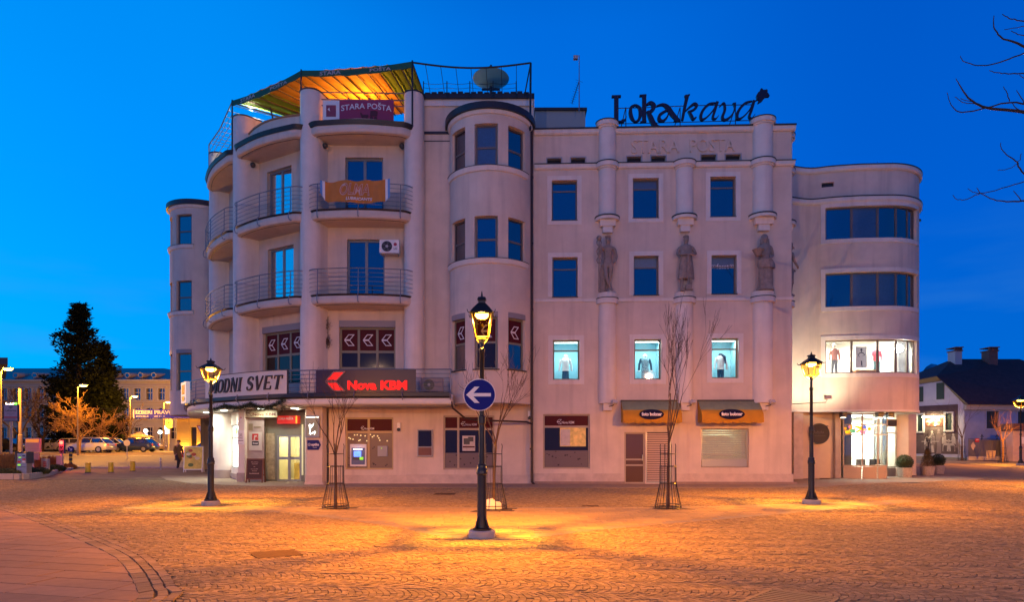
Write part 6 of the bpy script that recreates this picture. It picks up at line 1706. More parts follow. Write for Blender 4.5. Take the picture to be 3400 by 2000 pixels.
# ================================================================ PLANTERS
def leaves(mb, c, r, n, size, rnd, shape=lambda d: 1.0, m=None, shell=.55):
    for _ in range(n):
        d = Vector((rnd.gauss(0, 1), rnd.gauss(0, 1), rnd.gauss(0, 1))).normalized(); k = shape(d) * (shell + (1 - shell) * rnd.random() ** .5)
        p = Vector(c) + Vector((d.x * r[0], d.y * r[1], d.z * r[2])) * k
        a = Vector((rnd.gauss(0, 1), rnd.gauss(0, 1), rnd.gauss(0, 1))).normalized(); b = a.cross(d); b = b.normalized() if b.length > 1e-3 else Vector((1, 0, 0))
        s = size * rnd.uniform(.6, 1.4); mb.face([p - b * s * .35, p + (a * .6 + d * .4) * s * .5 + b * s * .1, p + (a + d * .3) * s, p - b * s * .1 + a * s * .4], m)
def planter(u, v, w, label, kind):
    g = G(u, v); x, y = g.x, g.y; t = thing('planter', label, 'planter', (x, y, .02), 'stone planters by the wing')
    r = w / 2 / F * y
    q = MB(); rings = []
    for k, z in ((.78, 0), (.84, .1), (.98, .42), (1.0, .5), (.93, .505), (.9, .44)):
        R_ = r * k; o = []
        for i in range(24):
            a = 2 * math.pi * i / 24; e_ = (abs(math.cos(a)) ** 4 + abs(math.sin(a)) ** 4) ** -.25; o.append((x + R_ * e_ * math.cos(a) * .93, y + R_ * e_ * math.sin(a) * .93, .02 + z))
        rings.append(o)
    q.sm = True
    for a, b in zip(rings, rings[1:]): q.hull(a, b, caps=False)
    q.face(rings[0][::-1]); q.build('pot', mat('exposed_pebble_concrete', (.40, .33, .27), .85, var=.3, vscale=22, bump=.6, bscale=45), t)
    q = MB(); q.face([(a, b, .44) for a, b, _ in rings[-1]]); q.build('soil', MATS['tree_pit_soil'], t)
    s = thing('shrub', {'ball': 'clipped round bush in the planter at the shop door', 'cone': 'small brownish cypress in the middle planter', 'dark': 'dark green round bush in the rearmost planter'}[kind], 'shrub', (x, y, .46), 'planter shrubs')
    rnd = random.Random(u); q = MB(); q.tube([(x, y, .44), (x, y, .75)], [.03, .02], 6); q.build('stem', m_bark, s)
    q = MB()
    if kind == 'cone':
        for h in np.linspace(0, 1, 14): leaves(q, (x, y, .55 + .85 * h), (.32 * (1 - h) ** .7 + .05, .32 * (1 - h) ** .7 + .05, .12), 230, .06, rnd, shell=.3)
    else: 
        leaves(q, (x, y, .80), (r * 1.12, r * 1.12, .36), 4200, .055, rnd, shell=.78); q.sph((x, y, .80), r * .9, n=14, k=8, sz=(1, 1, .8))
    q.build('foliage', {'ball': m_leafbox, 'cone': mat('brown_green_needles', (.11, .075, .025), .8, var=.3, vscale=9), 'dark': mat('deep_green_leaves', (.02, .04, .015), .6, var=.3, vscale=9)}[kind], s)
planter(3004, 1588, 44, 'stone planter with clipped round bush before the shop door', 'ball')
planter(3079, 1580, 42, 'stone planter with small brownish cypress in the middle', 'cone')
planter(3115, 1574, 36, 'stone planter with dark round bush, rearmost of three', 'dark')

# ================================================================ FIGURES: one continuous skin from a joint list
def skin_body(name, joints, edges, root, m, parent, origin, sub=2, scale=1.0, rz=0., extra=None):
    me = bpy.data.meshes.new(name); names = list(joints); idx = {k: i for i, k in enumerate(names)}
    me.from_pydata([tuple(Vector(joints[k][0])) for k in names], [(idx[a], idx[b]) for a, b in edges], [])
    o = bpy.data.objects.new(name, me); COL.objects.link(o)
    md = o.modifiers.new('s', 'SKIN'); sv = me.skin_vertices[0].data
    for k in names:
        r_ = joints[k][1]; sv[idx[k]].radius = r_ if isinstance(r_, tuple) else (r_, r_)
    sv[idx[root]].use_root = True
    m2 = o.modifiers.new('u', 'SUBSURF'); m2.levels = sub; m2.render_levels = sub
    dg = bpy.context.evaluated_depsgraph_get(); new = bpy.data.meshes.new_from_object(o.evaluated_get(dg))
    bpy.data.objects.remove(o)
    new.shade_smooth(); new.materials.clear(); new.materials.append(m)
    new.transform(Matrix.Translation(Vector(origin)) @ Matrix.Rotation(rz, 4, 'Z') @ Matrix.Scale(scale, 4))
    if parent is not None: new.transform(Matrix.Translation(-WL[parent.name]))
    o = bpy.data.objects.new(name, new); COL.objects.link(o); o.parent = parent
    return o
# a human of height 1.8 facing -Y; arms and legs by joints
def human(pose):
    J = {'pel': ((0, 0, .95), (.155, .11)), 'waist': ((0, 0, 1.1), (.125, .095)), 'chest': ((0, -.0, 1.32), (.165, .115)), 'sh': ((0, 0, 1.45), (.14, .085)), 'neck': ((0, -.01, 1.54), .052),
         'head0': ((0, -.02, 1.60), .075), 'head1': ((0, -.03, 1.68), .098), 'head2': ((0, -.015, 1.77), .085)}
    E = [('pel', 'waist'), ('waist', 'chest'), ('chest', 'sh'), ('sh', 'neck'), ('neck', 'head0'), ('head0', 'head1'), ('head1', 'head2')]
    for s, k in ((-1, 'l'), (1, 'r')):
        d = pose.get(k + 'arm', [(s * .2, 0, 1.44), (s * .26, 0, 1.17), (s * .27, -.08, .93), (s * .27, -.12, .84)])
        for i, (p, r) in enumerate(zip(d, (.065, .045, .034, .036))): J[k + 'a%d' % i] = (p, r)
        E += [('sh', k + 'a0'), (k + 'a0', k + 'a1'), (k + 'a1', k + 'a2'), (k + 'a2', k + 'a3')]
        g = pose.get(k + 'leg', [(s * .095, 0, .88), (s * .11, -.02, .5), (s * .11, .02, .1), (s * .12, -.13, .04)])
        for i, (p, r) in enumerate(zip(g, (.098, .066, .046, .04))): J[k + 'l%d' % i] = (p, r)
        E += [('pel', k + 'l0'), (k + 'l0', k + 'l1'), (k + 'l1', k + 'l2'), (k + 'l2', k + 'l3')]
    J.update(pose.get('extra', {})); E += pose.get('edges', [])
    return J, E
def drape(mb, rows, origin, sc_, n=26, fold=.06, k=9, ph=0, rz=0, a0=0, a1=2 * math.pi):
    """pleated cloth: rows of (z, rx, ry, cx, cy)"""
    rings = []
    for z, rx, ry, cx, cy, fa in rows:
        o = []
        for i in range(n):
            a = a0 + (a1 - a0) * i / n; f = 1 + fa * math.sin(k * a + ph + z * 2) * .5 + fa * .5 * math.sin(5 * a + 2 * z)
            v = Vector((cx + rx * f * math.cos(a), cy + ry * f * math.sin(a), z)) * sc_; v = Matrix.Rotation(rz, 3, 'Z') @ v; o.append(tuple(v + Vector(origin)))
        rings.append(o)
    mb.sm = True
    for a, b in zip(rings, rings[1:]): mb.hull(a, b, caps=False)
    mb.face(rings[-1]); mb.face(rings[0][::-1])
def statue(M, a, label, kind):
    b = Vector(M.pt(a, STR + .18, .30)); sc_ = 1.30; rz = math.atan2(M.t.y, M.t.x)
    t = thing('statue', label, 'statue', b, 'stone statues between the half columns')
    q = MB()
    if kind == 0:      # nude youth, one leg crossed, staff with snakes at his right
        pose = {'larm': [(-.2, 0, 1.42), (-.30, -.06, 1.22), (-.25, -.16, 1.40), (-.24, -.18, 1.50)], 'rarm': [(.2, 0, 1.42), (.27, .02, 1.18), (.24, -.02, 1.0), (.20, .02, .93)],
                'lleg': [(-.1, 0, .88), (-.07, -.08, .50), (.09, -.06, .12), (.14, -.16, .05)], 'rleg': [(.1, 0, .88), (.07, .02, .5), (-.05, .06, .12), (-.06, -.04, .04)]}
        x0 = -.30
        q.tube([b + Vector((x0 * sc_, -.16, .0)), b + Vector((x0 * sc_, -.2, 1.72 * sc_))], .03, 8)
        for s in (-1, 1): q.tube([b + Vector(((x0 + s * .07 * math.sin(z * 11)) * sc_, -.2 + .05 * math.cos(z * 11), z * sc_)) for z in np.linspace(.9, 1.68, 22)], .028, 6)
        q.sph(b + Vector((x0 * sc_, -.2, 1.72 * sc_)), .11, n=10, k=6)
        drape(q, [(.02, .10, .09, -.16, .06, .1), (.5, .12, .08, -.15, .06, .2), (.9, .10, .07, -.13, .06, .15)], b, sc_)
        q.sph(b + Vector((0, .0, 1.80 * sc_)), .13, n=10, k=6, sz=(1.0, 1, .6))
    elif kind == 1:    # apron clad man, both hands on the handle of a sledge hammer
        pose = {'larm': [(-.2, 0, 1.42), (-.30, -.05, 1.2), (-.10, -.2, 1.16), (.02, -.23, 1.18)], 'rarm': [(.2, 0, 1.42), (.31, -.05, 1.2), (.12, -.2, 1.16), (.0, -.24, 1.14)],
                'lleg': [(-.1, 0, .88), (-.13, -.03, .5), (-.13, .02, .1), (-.15, -.14, .04)], 'rleg': [(.1, 0, .88), (.14, -.04, .5), (.15, .0, .1), (.18, -.14, .04)]}
        drape(q, [(.42, .24, .15, 0, 0, .15), (.75, .22, .15, 0, 0, .12), (1.12, .18, .13, 0, 0, .05), (1.40, .225, .145, 0, 0, .04), (1.5, .15, .1, 0, 0, .02)], b, sc_)
        q.tube([b + Vector((.02, -.33, .1 * sc_)), b + Vector((.02, -.32, 1.14 * sc_))], .03, 8); q.box(b.x - .10, b.x + .14, b.y - .44, b.y - .24, b.z + .02, b.z + .22)
        q.box(b.x - .26, b.x - .12, b.y - .3, b.y - .12, b.z, b.z + .14)
        q.sph(b + Vector((0, -.02, 1.77 * sc_)), .13, n=10, k=6, sz=(1.0, 1, .55))
    elif kind == 2:    # robed woman with long hair, holding a basket at her right side
        pose = {'larm': [(-.19, 0, 1.40), (-.30, -.06, 1.18), (-.20, -.2, 1.14), (-.1, -.22, 1.10)], 'rarm': [(.19, 0, 1.40), (.25, -.02, 1.14), (.14, -.18, 1.02), (.04, -.2, .98)]}
        drape(q, [(.03, .27, .2, .02, -.02, .16), (.12, .23, .18, .02, -.02, .22), (.55, .20, .16, .02, -.01, .24), (.9, .21, .16, .01, -.01, .16), (1.1, .16, .13, 0, 0, .06), (1.35, .20, .14, 0, 0, .04), (1.47, .14, .1, 0, 0, .02)], b, sc_, k=11)
        drape(q, [(.72, .24, .19, .05, -.04, .1), (.84, .26, .2, .03, -.04, .12), (1.0, .22, .17, 0, -.03, .1)], b, sc_, ph=1)
        q.lathe([(0, 0), (.10, .02), (.22, .26), (.24, .28), (.2, .26), (0, .25)], b + Vector((-.36, -.26, 1.06 * sc_)), 12)
        q.sph(b + Vector((0, .03, 1.70 * sc_)), .15, n=12, k=8, sz=(1, .9, 1.25)); q.tube([b + Vector((.1, .02, 1.66 * sc_)), b + Vector((.14, .0, 1.48 * sc_))], [.09, .06], 8); q.tube([b + Vector((-.1, .02, 1.66 * sc_)), b + Vector((-.14, .0, 1.50 * sc_))], [.09, .06], 8)
    else:
        pose = {'larm': [(-.2, 0, 1.42), (-.26, -.05, 1.15), (-.16, -.2, 1.0), (-.1, -.24, .95)], 'rarm': [(.2, 0, 1.42), (.26, -.06, 1.15), (.2, -.2, .98), (.14, -.25, .92)], 'rleg': [(.1, 0, .88), (.12, -.12, .52), (.1, -.02, .12), (.12, -.16, .05)]}
        drape(q, [(.45, .20, .14, 0, .03, .2), (.95, .17, .13, 0, .01, .1)], b, sc_); q.sph(b + Vector((0, .0, 1.78 * sc_)), .14, n=10, k=6, sz=(1, 1, .8))
    J, E = human(pose)
    skin_body('figure', J, E, 'pel', m_statue, t, b, 2, sc_, rz)
    if rz: 
        mt = Matrix.Rotation(rz, 3, 'Z'); q.v = [tuple(b + mt @ (Vector(v) - b)) if kind != 9 else v for v in q.v]
    q.build('garment', m_statue, t)
    f = MB(); hd = Vector((0, -.13, 1.665)) * sc_; mt = Matrix.Rotation(rz, 3, 'Z')
    def H(v): return tuple(b + mt @ Vector(v))
    f.hull([H((-.025, hd.y + .02, hd.z - .03)), H((.025, hd.y + .02, hd.z - .03)), H((.012, hd.y + .02, hd.z + .05)), H((-.012, hd.y + .02, hd.z + .05))], [H((-.016, hd.y - .045, hd.z - .03)), H((.016, hd.y - .045, hd.z - .03)), H((.008, hd.y - .012, hd.z + .05)), H((-.008, hd.y - .012, hd.z + .05))])
    f.box(0, 0, 0, 0, 0, 0) if 0 else None
    f.build('nose', m_statue, t)
    return t
statue(MF, c1, 'weathered stone statue of a nude youth with snake staff, leftmost', 0)
statue(MF, c2, 'stone statue of an aproned man leaning on a sledge hammer, middle', 1)
statue(MF, c3, 'stone statue of a long haired robed woman with a basket', 2)
statue(SIDE, c4, 'stone statue half hidden around the corner of the facade', 3)

# headless shop mannequins in the three first floor display windows
def mannequin(h, label, kind):
    a, b, c, e = h; p = Vector(MF.pt((a + b) / 2, c + .02, -.66)); t = thing('mannequin', label, 'mannequin', p, 'headless mannequins in the display windows'); s = 1.0
    m_w = mat('white_knit', (.8, .78, .76), .8, bump=.3); m_bk = mat('black_cloth', (.015, .018, .03), .7); m_t = mat('teal_black_cloth', (.02, .06, .08), .7); m_pt = mat('patterned_dress', (.22, .35, .40), .7, var=.9, vscale=26)
    body = m_pt if kind == 1 else m_w
    q = MB(); drape(q, [(.42, .17, .12, 0, 0, .03), (.60, .145, .10, 0, 0, .02), (.78, .17, .12, 0, 0, .02), (.92, .19, .12, 0, 0, .0), (1.0, .12, .09, 0, 0, 0), (1.04, .07, .06, 0, 0, 0)], p, s); q.build('torso', body, t)
    q = MB(); q.lathe([(.075, 1.0), (.10, 1.05), (.07, 1.12), (.05, 1.13)], p, 14); q.build('collar', m_bk if kind == 2 else m_w, t)
    for sg in (-1, 1):
        q = MB(); q.tube([p + Vector((sg * .17, 0, .93)), p + Vector((sg * .25, -.01, .70)), p + Vector((sg * .27, -.03, .42))], [.06, .048, .04], 10); q.build('sleeve', m_t if kind == 1 else m_w, t)
        if kind == 1: MB().lathe([(.05, 0), (.07, .02), (.05, .05)], p + Vector((sg * .27, -.03, .38)), 12).build('cuff', m_w, t)
    q = MB()
    if kind == 2:
        for sg in (-1, 1): q.tube([p + Vector((sg * .07, 0, .46)), p + Vector((sg * .075, 0, .2)), p + Vector((sg * .07, 0, 0))], [.085, .07, .06], 10)
    elif kind == 0: drape(q, [(0, .155, .11, 0, 0, .03), (.25, .15, .11, 0, 0, .02), (.44, .14, .10, 0, 0, 0)], p, s)
    else: drape(q, [(0, .16, .11, 0, 0, .05), (.25, .155, .11, 0, 0, .03), (.44, .15, .10, 0, 0, 0)], p, s)
    q.build('skirt' if kind < 2 else 'trousers', m_pt if kind == 1 else m_t if kind == 0 else mat('dark_teal_trousers', (.01, .05, .08), .6), t)
    if kind == 2: 
        q = MB(); q.tube([p + Vector((.03, -.1, 1.05)), p + Vector((.14, -.13, .95)), p + Vector((.17, -.13, .66))], [.05, .055, .03], 8); q.build('scarf', m_bk, t)
mannequin(low[0], 'headless mannequin in white jacket and dark teal skirt in the left display window', 0)
mannequin(low[1], 'headless mannequin in patterned dress with white cuffs in the middle display window', 1)
mannequin(low[2], 'headless mannequin in white top, black scarf and dark trousers in the right display window', 2)
# things in the lit boutique on the first floor of the wing
bz = bh[2][2] - .07
def dressed(x, y, label, top, bot, coat=False):
    p = Vector((x, y, bz - .05)); t = thing('mannequin', label, 'mannequin', p)
    q = MB(); drape(q, [(.86, .17, .12, 0, 0, .03), (1.05, .14, .10, 0, 0, .02), (1.3, .19, .12, 0, 0, .0), (1.43, .1, .08, 0, 0, 0)], p, 1.0); q.build('torso', top, t)
    q = MB()
    for s in (-1, 1): q.tube([p + Vector((s * .18, 0, 1.36)), p + Vector((s * .24, 0, 1.1)), p + Vector((s * .25, -.03, .85))], [.06, .05, .04], 8)
    q.build('sleeve', top, t)
    q = MB()
    for s in (-1, 1): q.tube([p + Vector((s * .08, 0, .9)), p + Vector((s * .1, 0, .45)), p + Vector((s * .1, 0, 0))], [.09, .07, .05], 10)
    q.build('trousers', bot, t); MB().sph(p + Vector((0, 0, 1.6)), .1, n=10, k=8, sz=(.85, 1, 1.2)).build('head', m_white, t)
xa = lambda u, Y: (u - CX) / F * Y
dressed(xa(2770, 31.9), 31.9, 'mannequin in pink top and grey trousers in the lit corner window', mat('salmon_top', (.7, .33, .25), .7), mat('grey_trousers', (.2, .2, .2), .7))
dressed(xa(2910, 32.3), 32.3, 'mannequin in red coat in the lit corner window', mat('pinkish_red_coat', (.75, .10, .14), .7), mat('teal_trousers', (.1, .2, .22), .7))
Yp = 31.6; pc = P(2860, 1188, Yp); t = thing('figure_poster', 'white hanging banner with a slim dark woman figure in the lit corner window', 'poster', pc)
MB().box(pc.x - .28, pc.x + .28, Yp, Yp + .01, pc.z - .50, pc.z + .53).build('sheet', mat('white_sheet', (.8, .8, .78), .7), t)
PPn = Plane((pc.x - 1, Yp), (pc.x + 1, Yp)); q = MB(); Fp = lambda x, z: (1 + x, pc.z + z)
q.mprism(PPn, [Fp(.05 * math.cos(v), .38 + .065 * math.sin(v)) for v in np.linspace(0, 6.28, 14, endpoint=False)], .003, .006)
for pts, ws in (([Fp(0, .33), Fp(0, .24)], [.03, .04]), ([Fp(0, .25), Fp(-.09, .21), Fp(-.15, .12), Fp(-.09, .02)], [.05, .04, .03, .02]), ([Fp(0, .25), Fp(.09, .21), Fp(.15, .13), Fp(.06, .08)], [.05, .04, .03, .02]),
                ([Fp(.0, -.16), Fp(.02, -.3), Fp(.04, -.48)], [.06, .04, .02]), ([Fp(.01, -.16), Fp(-.0, -.3), Fp(-.02, -.42)], [.05, .035, .015])): stroke(q, PPn, pts, ws, .003, .006)
q.build('figure_print', m_darkgrey, t)
x0 = xa(2870, 32.0)
t = thing('shop_counter', 'low wooden counter in the lit corner window', 'counter', (x0, 32.0, bz)); MB().box(x0 - .5, x0 + .5, 31.8, 32.3, bz, bz + .28).build('body', mat('light_wood', (.5, .25, .09), .5), t); MB().box(x0 - .56, x0 + .56, 31.75, 32.35, bz + .28, bz + .33).build('top', mat('lighter_wood', (.6, .35, .15), .5), t)
# chairs behind the ground floor shop window and round sign on its glass
for i, (u, lb) in enumerate(((2858, 'dark chair back behind the shop window, left of two'), (2902, 'dark chair back behind the shop window, right of two'))):
    Yc = 33.0; x = xa(u, Yc); t = thing('chair', lb, 'chair', (x, Yc, .03), 'chairs in the ground floor shop')
    q = MB(); q.box(x - .24, x + .24, Yc - .02, Yc + .02, .62, .95); q.build('backrest', m_darkgrey, t); MB().box(x - .24, x + .24, Yc, Yc + .44, .44, .48).build('seat', m_darkgrey, t)
    for sx in (-1, 1):
        for yy in (.02, .42): MB().box(x + sx * .21 - .015, x + sx * .21 + .015, Yc + yy - .015, Yc + yy + .015, .03, .44).build('leg', m_alu, t)
ez = Z(1480 + 12, 33.4); q = MB(); cx = S(ENT, 2992) 
for k in range(30):
    v0, v1 = 2 * math.pi * k / 30, 2 * math.pi * (k + 1) / 30; q.tube([ENT.pt(cx + .27 * math.cos(v0), 1.55 + .48 * math.sin(v0), .03), ENT.pt(cx + .27 * math.cos(v1), 1.55 + .48 * math.sin(v1), .03)], .025, 5, caps=False)
tag(q.build('oval_hoop', mat('pinkish_hoop', (.55, .38, .36), .5), origin=ENT.pt(cx, 1.55, .03)), 'pinkish oval hoop decoration on the glass beside the shop door', 'decoration')
# ================================================================ ROOFTOP
# --- terrace awning
ta = thing('terrace_awning', 'green edged roof terrace awning glowing orange and lime from below', 'awning', (-8.4, 29, 14.9))
ZA = 17.3
tips = [Vector((*XY(771, 29.2), 17.17)), Vector((*XY(1000, 27.0), 17.26)), Vector((*XY(1369, 26.85), 17.55))]
def inner_(p, k): return k
inn = [Vector((-9.6, 32.4, 17.55)), Vector((-7.0, 31.6, 17.6)), Vector((-4.0, 31.2, 17.9))]
m_aw = mat('ochre_awning_cloth', (.62, .40, .08), .8, var=.12, vscale=4, bump=.3, bscale=8); m_aw2 = mat('olive_awning_cloth', (.22, .46, .05), .8, var=.12, vscale=4, bump=.3, bscale=8)
def awn(a, b, c, d, n, parts):
    for i in range(n):
        t0, t1 = i / n, (i + 1) / n; q = MB(); q.sm = True; N = 5
        for k in range(N):
            for l in range(3):
                def pt(u_, w_):
                    o = a.lerp(b, u_).lerp(d.lerp(c, u_), w_); ph = (u_ - t0) / (t1 - t0); o.z += .07 * math.sin(math.pi * ph) * (1 if 0 else -1) * -1 * -.6 + .05 * math.sin(w_ * math.pi); return o
                u0, u1 = t0 + (t1 - t0) * k / N, t0 + (t1 - t0) * (k + 1) / N; w0, w1 = l / 3, (l + 1) / 3
                q.face([pt(u0, w0), pt(u1, w0), pt(u1, w1), pt(u0, w1)])
        q.build('cloth_panel', parts[i % len(parts)] if not callable(parts) else parts(i), ta)
        rb = MB(); rb.tube([a.lerp(b, t0) + Vector((0, 0, -.05)), d.lerp(c, t0) + Vector((0, 0, -.05))], .03, 6); rb.build('roof_rib', m_dark, ta)
awn(tips[0], tips[1], inn[1], inn[0], 7, lambda i: m_aw2 if i < 3 else m_aw)
awn(tips[1], tips[2], inn[2], inn[1], 9, lambda i: m_aw if i < 6 else m_aw2)
def val(a, b, words):
    n = 12; q = MB(); q.sm = True; sag_ = lambda t: -.12 * math.sin(math.pi * t)
    up = [a.lerp(b, i / n) + Vector((0, -.01, sag_(i / n) + .04)) for i in range(n + 1)]; dn = [p + Vector((0, -.02, -.26 + .02 * math.sin(i * 2.1))) for i, p in enumerate(up)]
    for i in range(n): q.hull([up[i], up[i + 1], dn[i + 1], dn[i]], [p + Vector((0, .02, 0)) for p in (up[i], up[i + 1], dn[i + 1], dn[i])], caps=True)
    q.build('valance', m_green_cloth, ta)
    Pl = Plane((a.x, a.y), (b.x, b.y)); q = MB()
    for w_, t0, t1 in words: 
        z = a.z + (b.z - a.z) * (t0 + t1) / 2 + sag_((t0 + t1) / 2) - .15; dz = (b.z - a.z) * (t1 - t0)
        lettering(q, Pl, w_, Pl.L * t0, Pl.L * t1, z - .02, z + .14, .04, .045, bold=.02, curve=lambda t, dz=dz: dz * (t - .5))
    q.build('letters', mat('dull_white_print', (.4, .42, .42), .6), ta)
val(tips[0], tips[1], [('STARA', .14, .36), ('POŠTA', .58, .82)]); val(tips[1], tips[2], [('STARA', .17, .36), ('POŠTA', .62, .81)])
for i, (tp, pp) in enumerate(zip(tips, (pC, pA, pB))):
    q = MB(); q.tube([(tp.x, tp.y, 14.9), (tp.x, tp.y, tp.z + .08)], .035, 8); q.build('post', m_black, ta)
    if i == 2: q = MB(); q.tube([tp, inn[2]], .03, 6); q.build('side_rib', m_dark, ta)
for p_ in inn: MB().tube([(p_.x, p_.y, 14.7), p_], .04, 8).build('post', m_black, ta)
# lit lamps under the awning
def head(p, col, pw, label, em):
    t = thing('terrace_lamp', label, 'lamp', p); MB().sph((p[0], p[1], p[2] + .12), .06, n=10, k=6).build('bulb', em, t); MB().tube([(p[0], p[1], p[2] - .9), (p[0], p[1], p[2] + .05)], .02, 6).build('stem', m_black, t)
    plamp((p[0], p[1] - .05, p[2] + .28), pw, col, r=.06, name='lamp_light', parent=t)
em_o = mat('orange_terrace_bulb', (1, .4, .1), .4, emit=(1, .33, .05), es=8); em_w = mat('white_terrace_bulb', (1, 1, 1), .4, emit=(1, .95, .75), es=18)
head((-6.6, 29.4, 16.35), (1, .29, .03), 330, 'hidden orange terrace lamp behind the maroon banner', em_o)
head((-7.9, 29.5, 16.2), (1, .28, .03), 110, 'orange terrace lamp behind the round pillar', em_o)
pw_ = P(837, 401, 30.3); head(tuple(pw_), (1, .96, .62), 420, 'bright white lamp on the terrace parapet by the left awning end', em_w)
for u, v, lb in ((1121, 268, 'left of two dark spotlights hanging under the terrace awning'), (1222, 263, 'right of two dark spotlights hanging under the terrace awning')):
    p = P(u, v, 28.6); t = thing('spotlight', lb, 'spotlight', p, 'dark spotlights under the terrace awning'); q = MB(); q.box(p.x - .1, p.x + .1, p.y - .08, p.y + .08, p.z - .12, p.z + .06); q.build('housing', m_black, t); MB().tube([(p.x + .08, p.y, p.z - .05), (p.x + .5, p.y + .4, p.z - .7), (p.x + .5, p.y + .4, p.z - 1.6)], .012, 5).build('stem', m_black, t)
for (u, v, Y, hh) in ((1143, 338, 29.5, .5), (1192, 340, 29.5, .55), (1240, 325, 29.0, .7)): pass
# bare frame running on to the left, over the narrow bay
fr = thing('pipe_frame', 'bare pipe frame of the terrace at the far left with ladder like rails', 'frame', (-14.9, 33, 14.9))
pt_ = Vector((*XY(694, 33.0), 17.0))
q = MB(); e0 = tips[0]
q.tube([e0, e0.lerp(pt_, .5) + Vector((0, 0, -.22)), pt_], .03, 6); q.tube([pt_, (pt_.x, pt_.y, 14.9)], .03, 6)
q.build('top_rail', m_rail, fr); q = MB()
for i in range(10):
    t = (i + .5) / 10; a = e0.lerp(pt_, t) + Vector((0, 0, -.22 * math.sin(math.pi * t))); q.tube([a, a + Vector((1.9, 1.5, .1))], .014, 5)
for z in (15.35, 15.8, 16.25, 16.6): q.tube([(e0.x, e0.y, z), (pt_.x, pt_.y, z)], .014, 5)
q.build('cross_bars', m_rail, fr)
q = MB(); q.tube([P(898, 358, 28.6), P(905, 390, 28.4), P(908, 430, 28.3)], .035, 6); tag(q.build('curved_bracket', m_dark, origin=P(905, 390, 28.4)), 'dark curved bracket on the terrace parapet', 'bracket')
# frame over the flat roof right of the awning
f2 = thing('roof_frame', 'dark pipe frame with hanging rods around the satellite dish', 'frame', (-1.5, 27, 16.5))
a = Vector((*XY(1369, 26.85), 17.55)); b = Vector((*XY(1762, 27.0), 17.62))
q = MB(); top_ = [a.lerp(b, t) + Vector((0, 0, -.22 * math.sin(math.pi * t))) for t in np.linspace(0, 1, 16)]; q.tube(top_, .035, 6); q.tube([b, (b.x - .02, b.y, 14.8)], .045, 8); q.tube([b, (b.x - .25, b.y + .5, 16.5)], .03, 6); q.build('top_rail', m_black, f2)
q = MB()
for i in range(7):
    t = .11 + i * .128; p = a.lerp(b, t) + Vector((0, 0, -.22 * math.sin(math.pi * t))); q.tube([p, p + Vector((.16 * (1 - i / 7), .9, -1.15))], .012, 5)
q.build('hanging_rod', m_black, f2)
rr_ = thing('rope_rail', 'low posts with two sagging ropes along the flat roof edge', 'railing', (-1.5, 27.3, 16.6))
px = [1406, 1484, 1560, 1637, 1714]
for u in px:
    x = XY(u, 27.35)[0]; MB().tube([(x, 27.35, 16.4), (x, 27.35, 17.05)], .022, 6).build('post', m_black, rr_)
q = MB()
for u0, u1 in zip(px, px[1:]):
    for z in (16.78, 16.97):
        x0, x1 = XY(u0, 27.35)[0], XY(u1, 27.35)[0]; q.tube([(x0 + (x1 - x0) * t, 27.35, z - .05 * 4 * t * (1 - t)) for t in np.linspace(0, 1, 7)], .009, 4)
q.build('rope', m_black, rr_)
# satellite dish
pc = P(1630, 272, 28.6); t = thing('satellite_dish', 'round pale satellite dish on the flat roof above the bay', 'satellite dish', (pc.x, pc.y, 16.5))
q = MB(); n = 40; rings = []
tl = Matrix.Rotation(R(64), 3, 'X')      # dish looks up and away
for k in range(9):
    r_ = .80 * k / 8; rings.append([tuple(pc + Matrix.Rotation(R(-62), 3, 'X') @ Vector((r_ * math.cos(2 * math.pi * i / n), r_ * math.sin(2 * math.pi * i / n), .26 * (k / 8) ** 2 - .12)) + Vector((0, 0, 0))) for i in range(n)])
RX = Matrix.Rotation(R(-4), 3, 'X')
rings = [[tuple(pc + RX @ Vector((.80 * k / 8 * math.cos(2 * math.pi * i / n), .80 * k / 8 * math.sin(2 * math.pi * i / n), .30 * (k / 8) ** 2 - .15))) for i in range(n)] for k in range(1, 9)]
q.sm = True
for a_, b_ in zip(rings, rings[1:]): q.hull(a_, b_, caps=False)
q.face(rings[0]); q.build('dish', mat('pale_dish', (.16, .42, .46), .4, var=.05), t)
q = MB(); q.tube([(pc.x, pc.y, 16.4), (pc.x, pc.y, pc.z - .2)], .06, 8); q.box(pc.x - .4, pc.x + .4, pc.y - .05, pc.y + .05, pc.z - .36, pc.z - .30); q.build('mount', m_black, t)
q = MB(); f_ = pc + RX @ Vector((0, 0, .75))
for v in (0.3, 2.4, 4.5): q.tube([pc + RX @ Vector((.78 * math.cos(v), .78 * math.sin(v), .15)), f_], .01, 4)
q.sph(f_, .05, n=8, k=5); q.build('feed_arm', m_black, t)
# antenna mast
pa = P(1923, 361, 29.0); t = thing('antenna_mast', 'thin antenna mast with small camera on the penthouse', 'antenna', (pa.x, pa.y, 17.07)); zt = Z(183, 29)
q = MB(); q.tube([(pa.x, pa.y, 16.6), (pa.x, pa.y, zt)], [.028, .018], 6); q.build('mast', m_rail, t)
q = MB(); q.box(pa.x - .26, pa.x - .06, pa.y - .07, pa.y + .07, zt - .19, zt - .03); q.tube([(pa.x - .1, pa.y, zt - .05), (pa.x, pa.y, zt - .02)], .015, 5); q.build('camera', m_grey, t)
q = MB(); A0 = Vector((pa.x, pa.y, zt - 1.15)); A1 = A0 + Vector((-.32, 0, -1.0)); q.tube([A0, A1], .012, 5)
for i in range(11):
    c = A0.lerp(A1, i / 10); s_ = .12 if i else .2; q.tube([c + Vector((-.02, -s_, 0)), c + Vector((.02, s_, .0))], .006, 4); q.tube([c + Vector((-s_ * .8, 0, s_ * .3)), c + Vector((s_ * .8, 0, -s_ * .3))], .006, 4)
q.build('yagi', m_black, t)

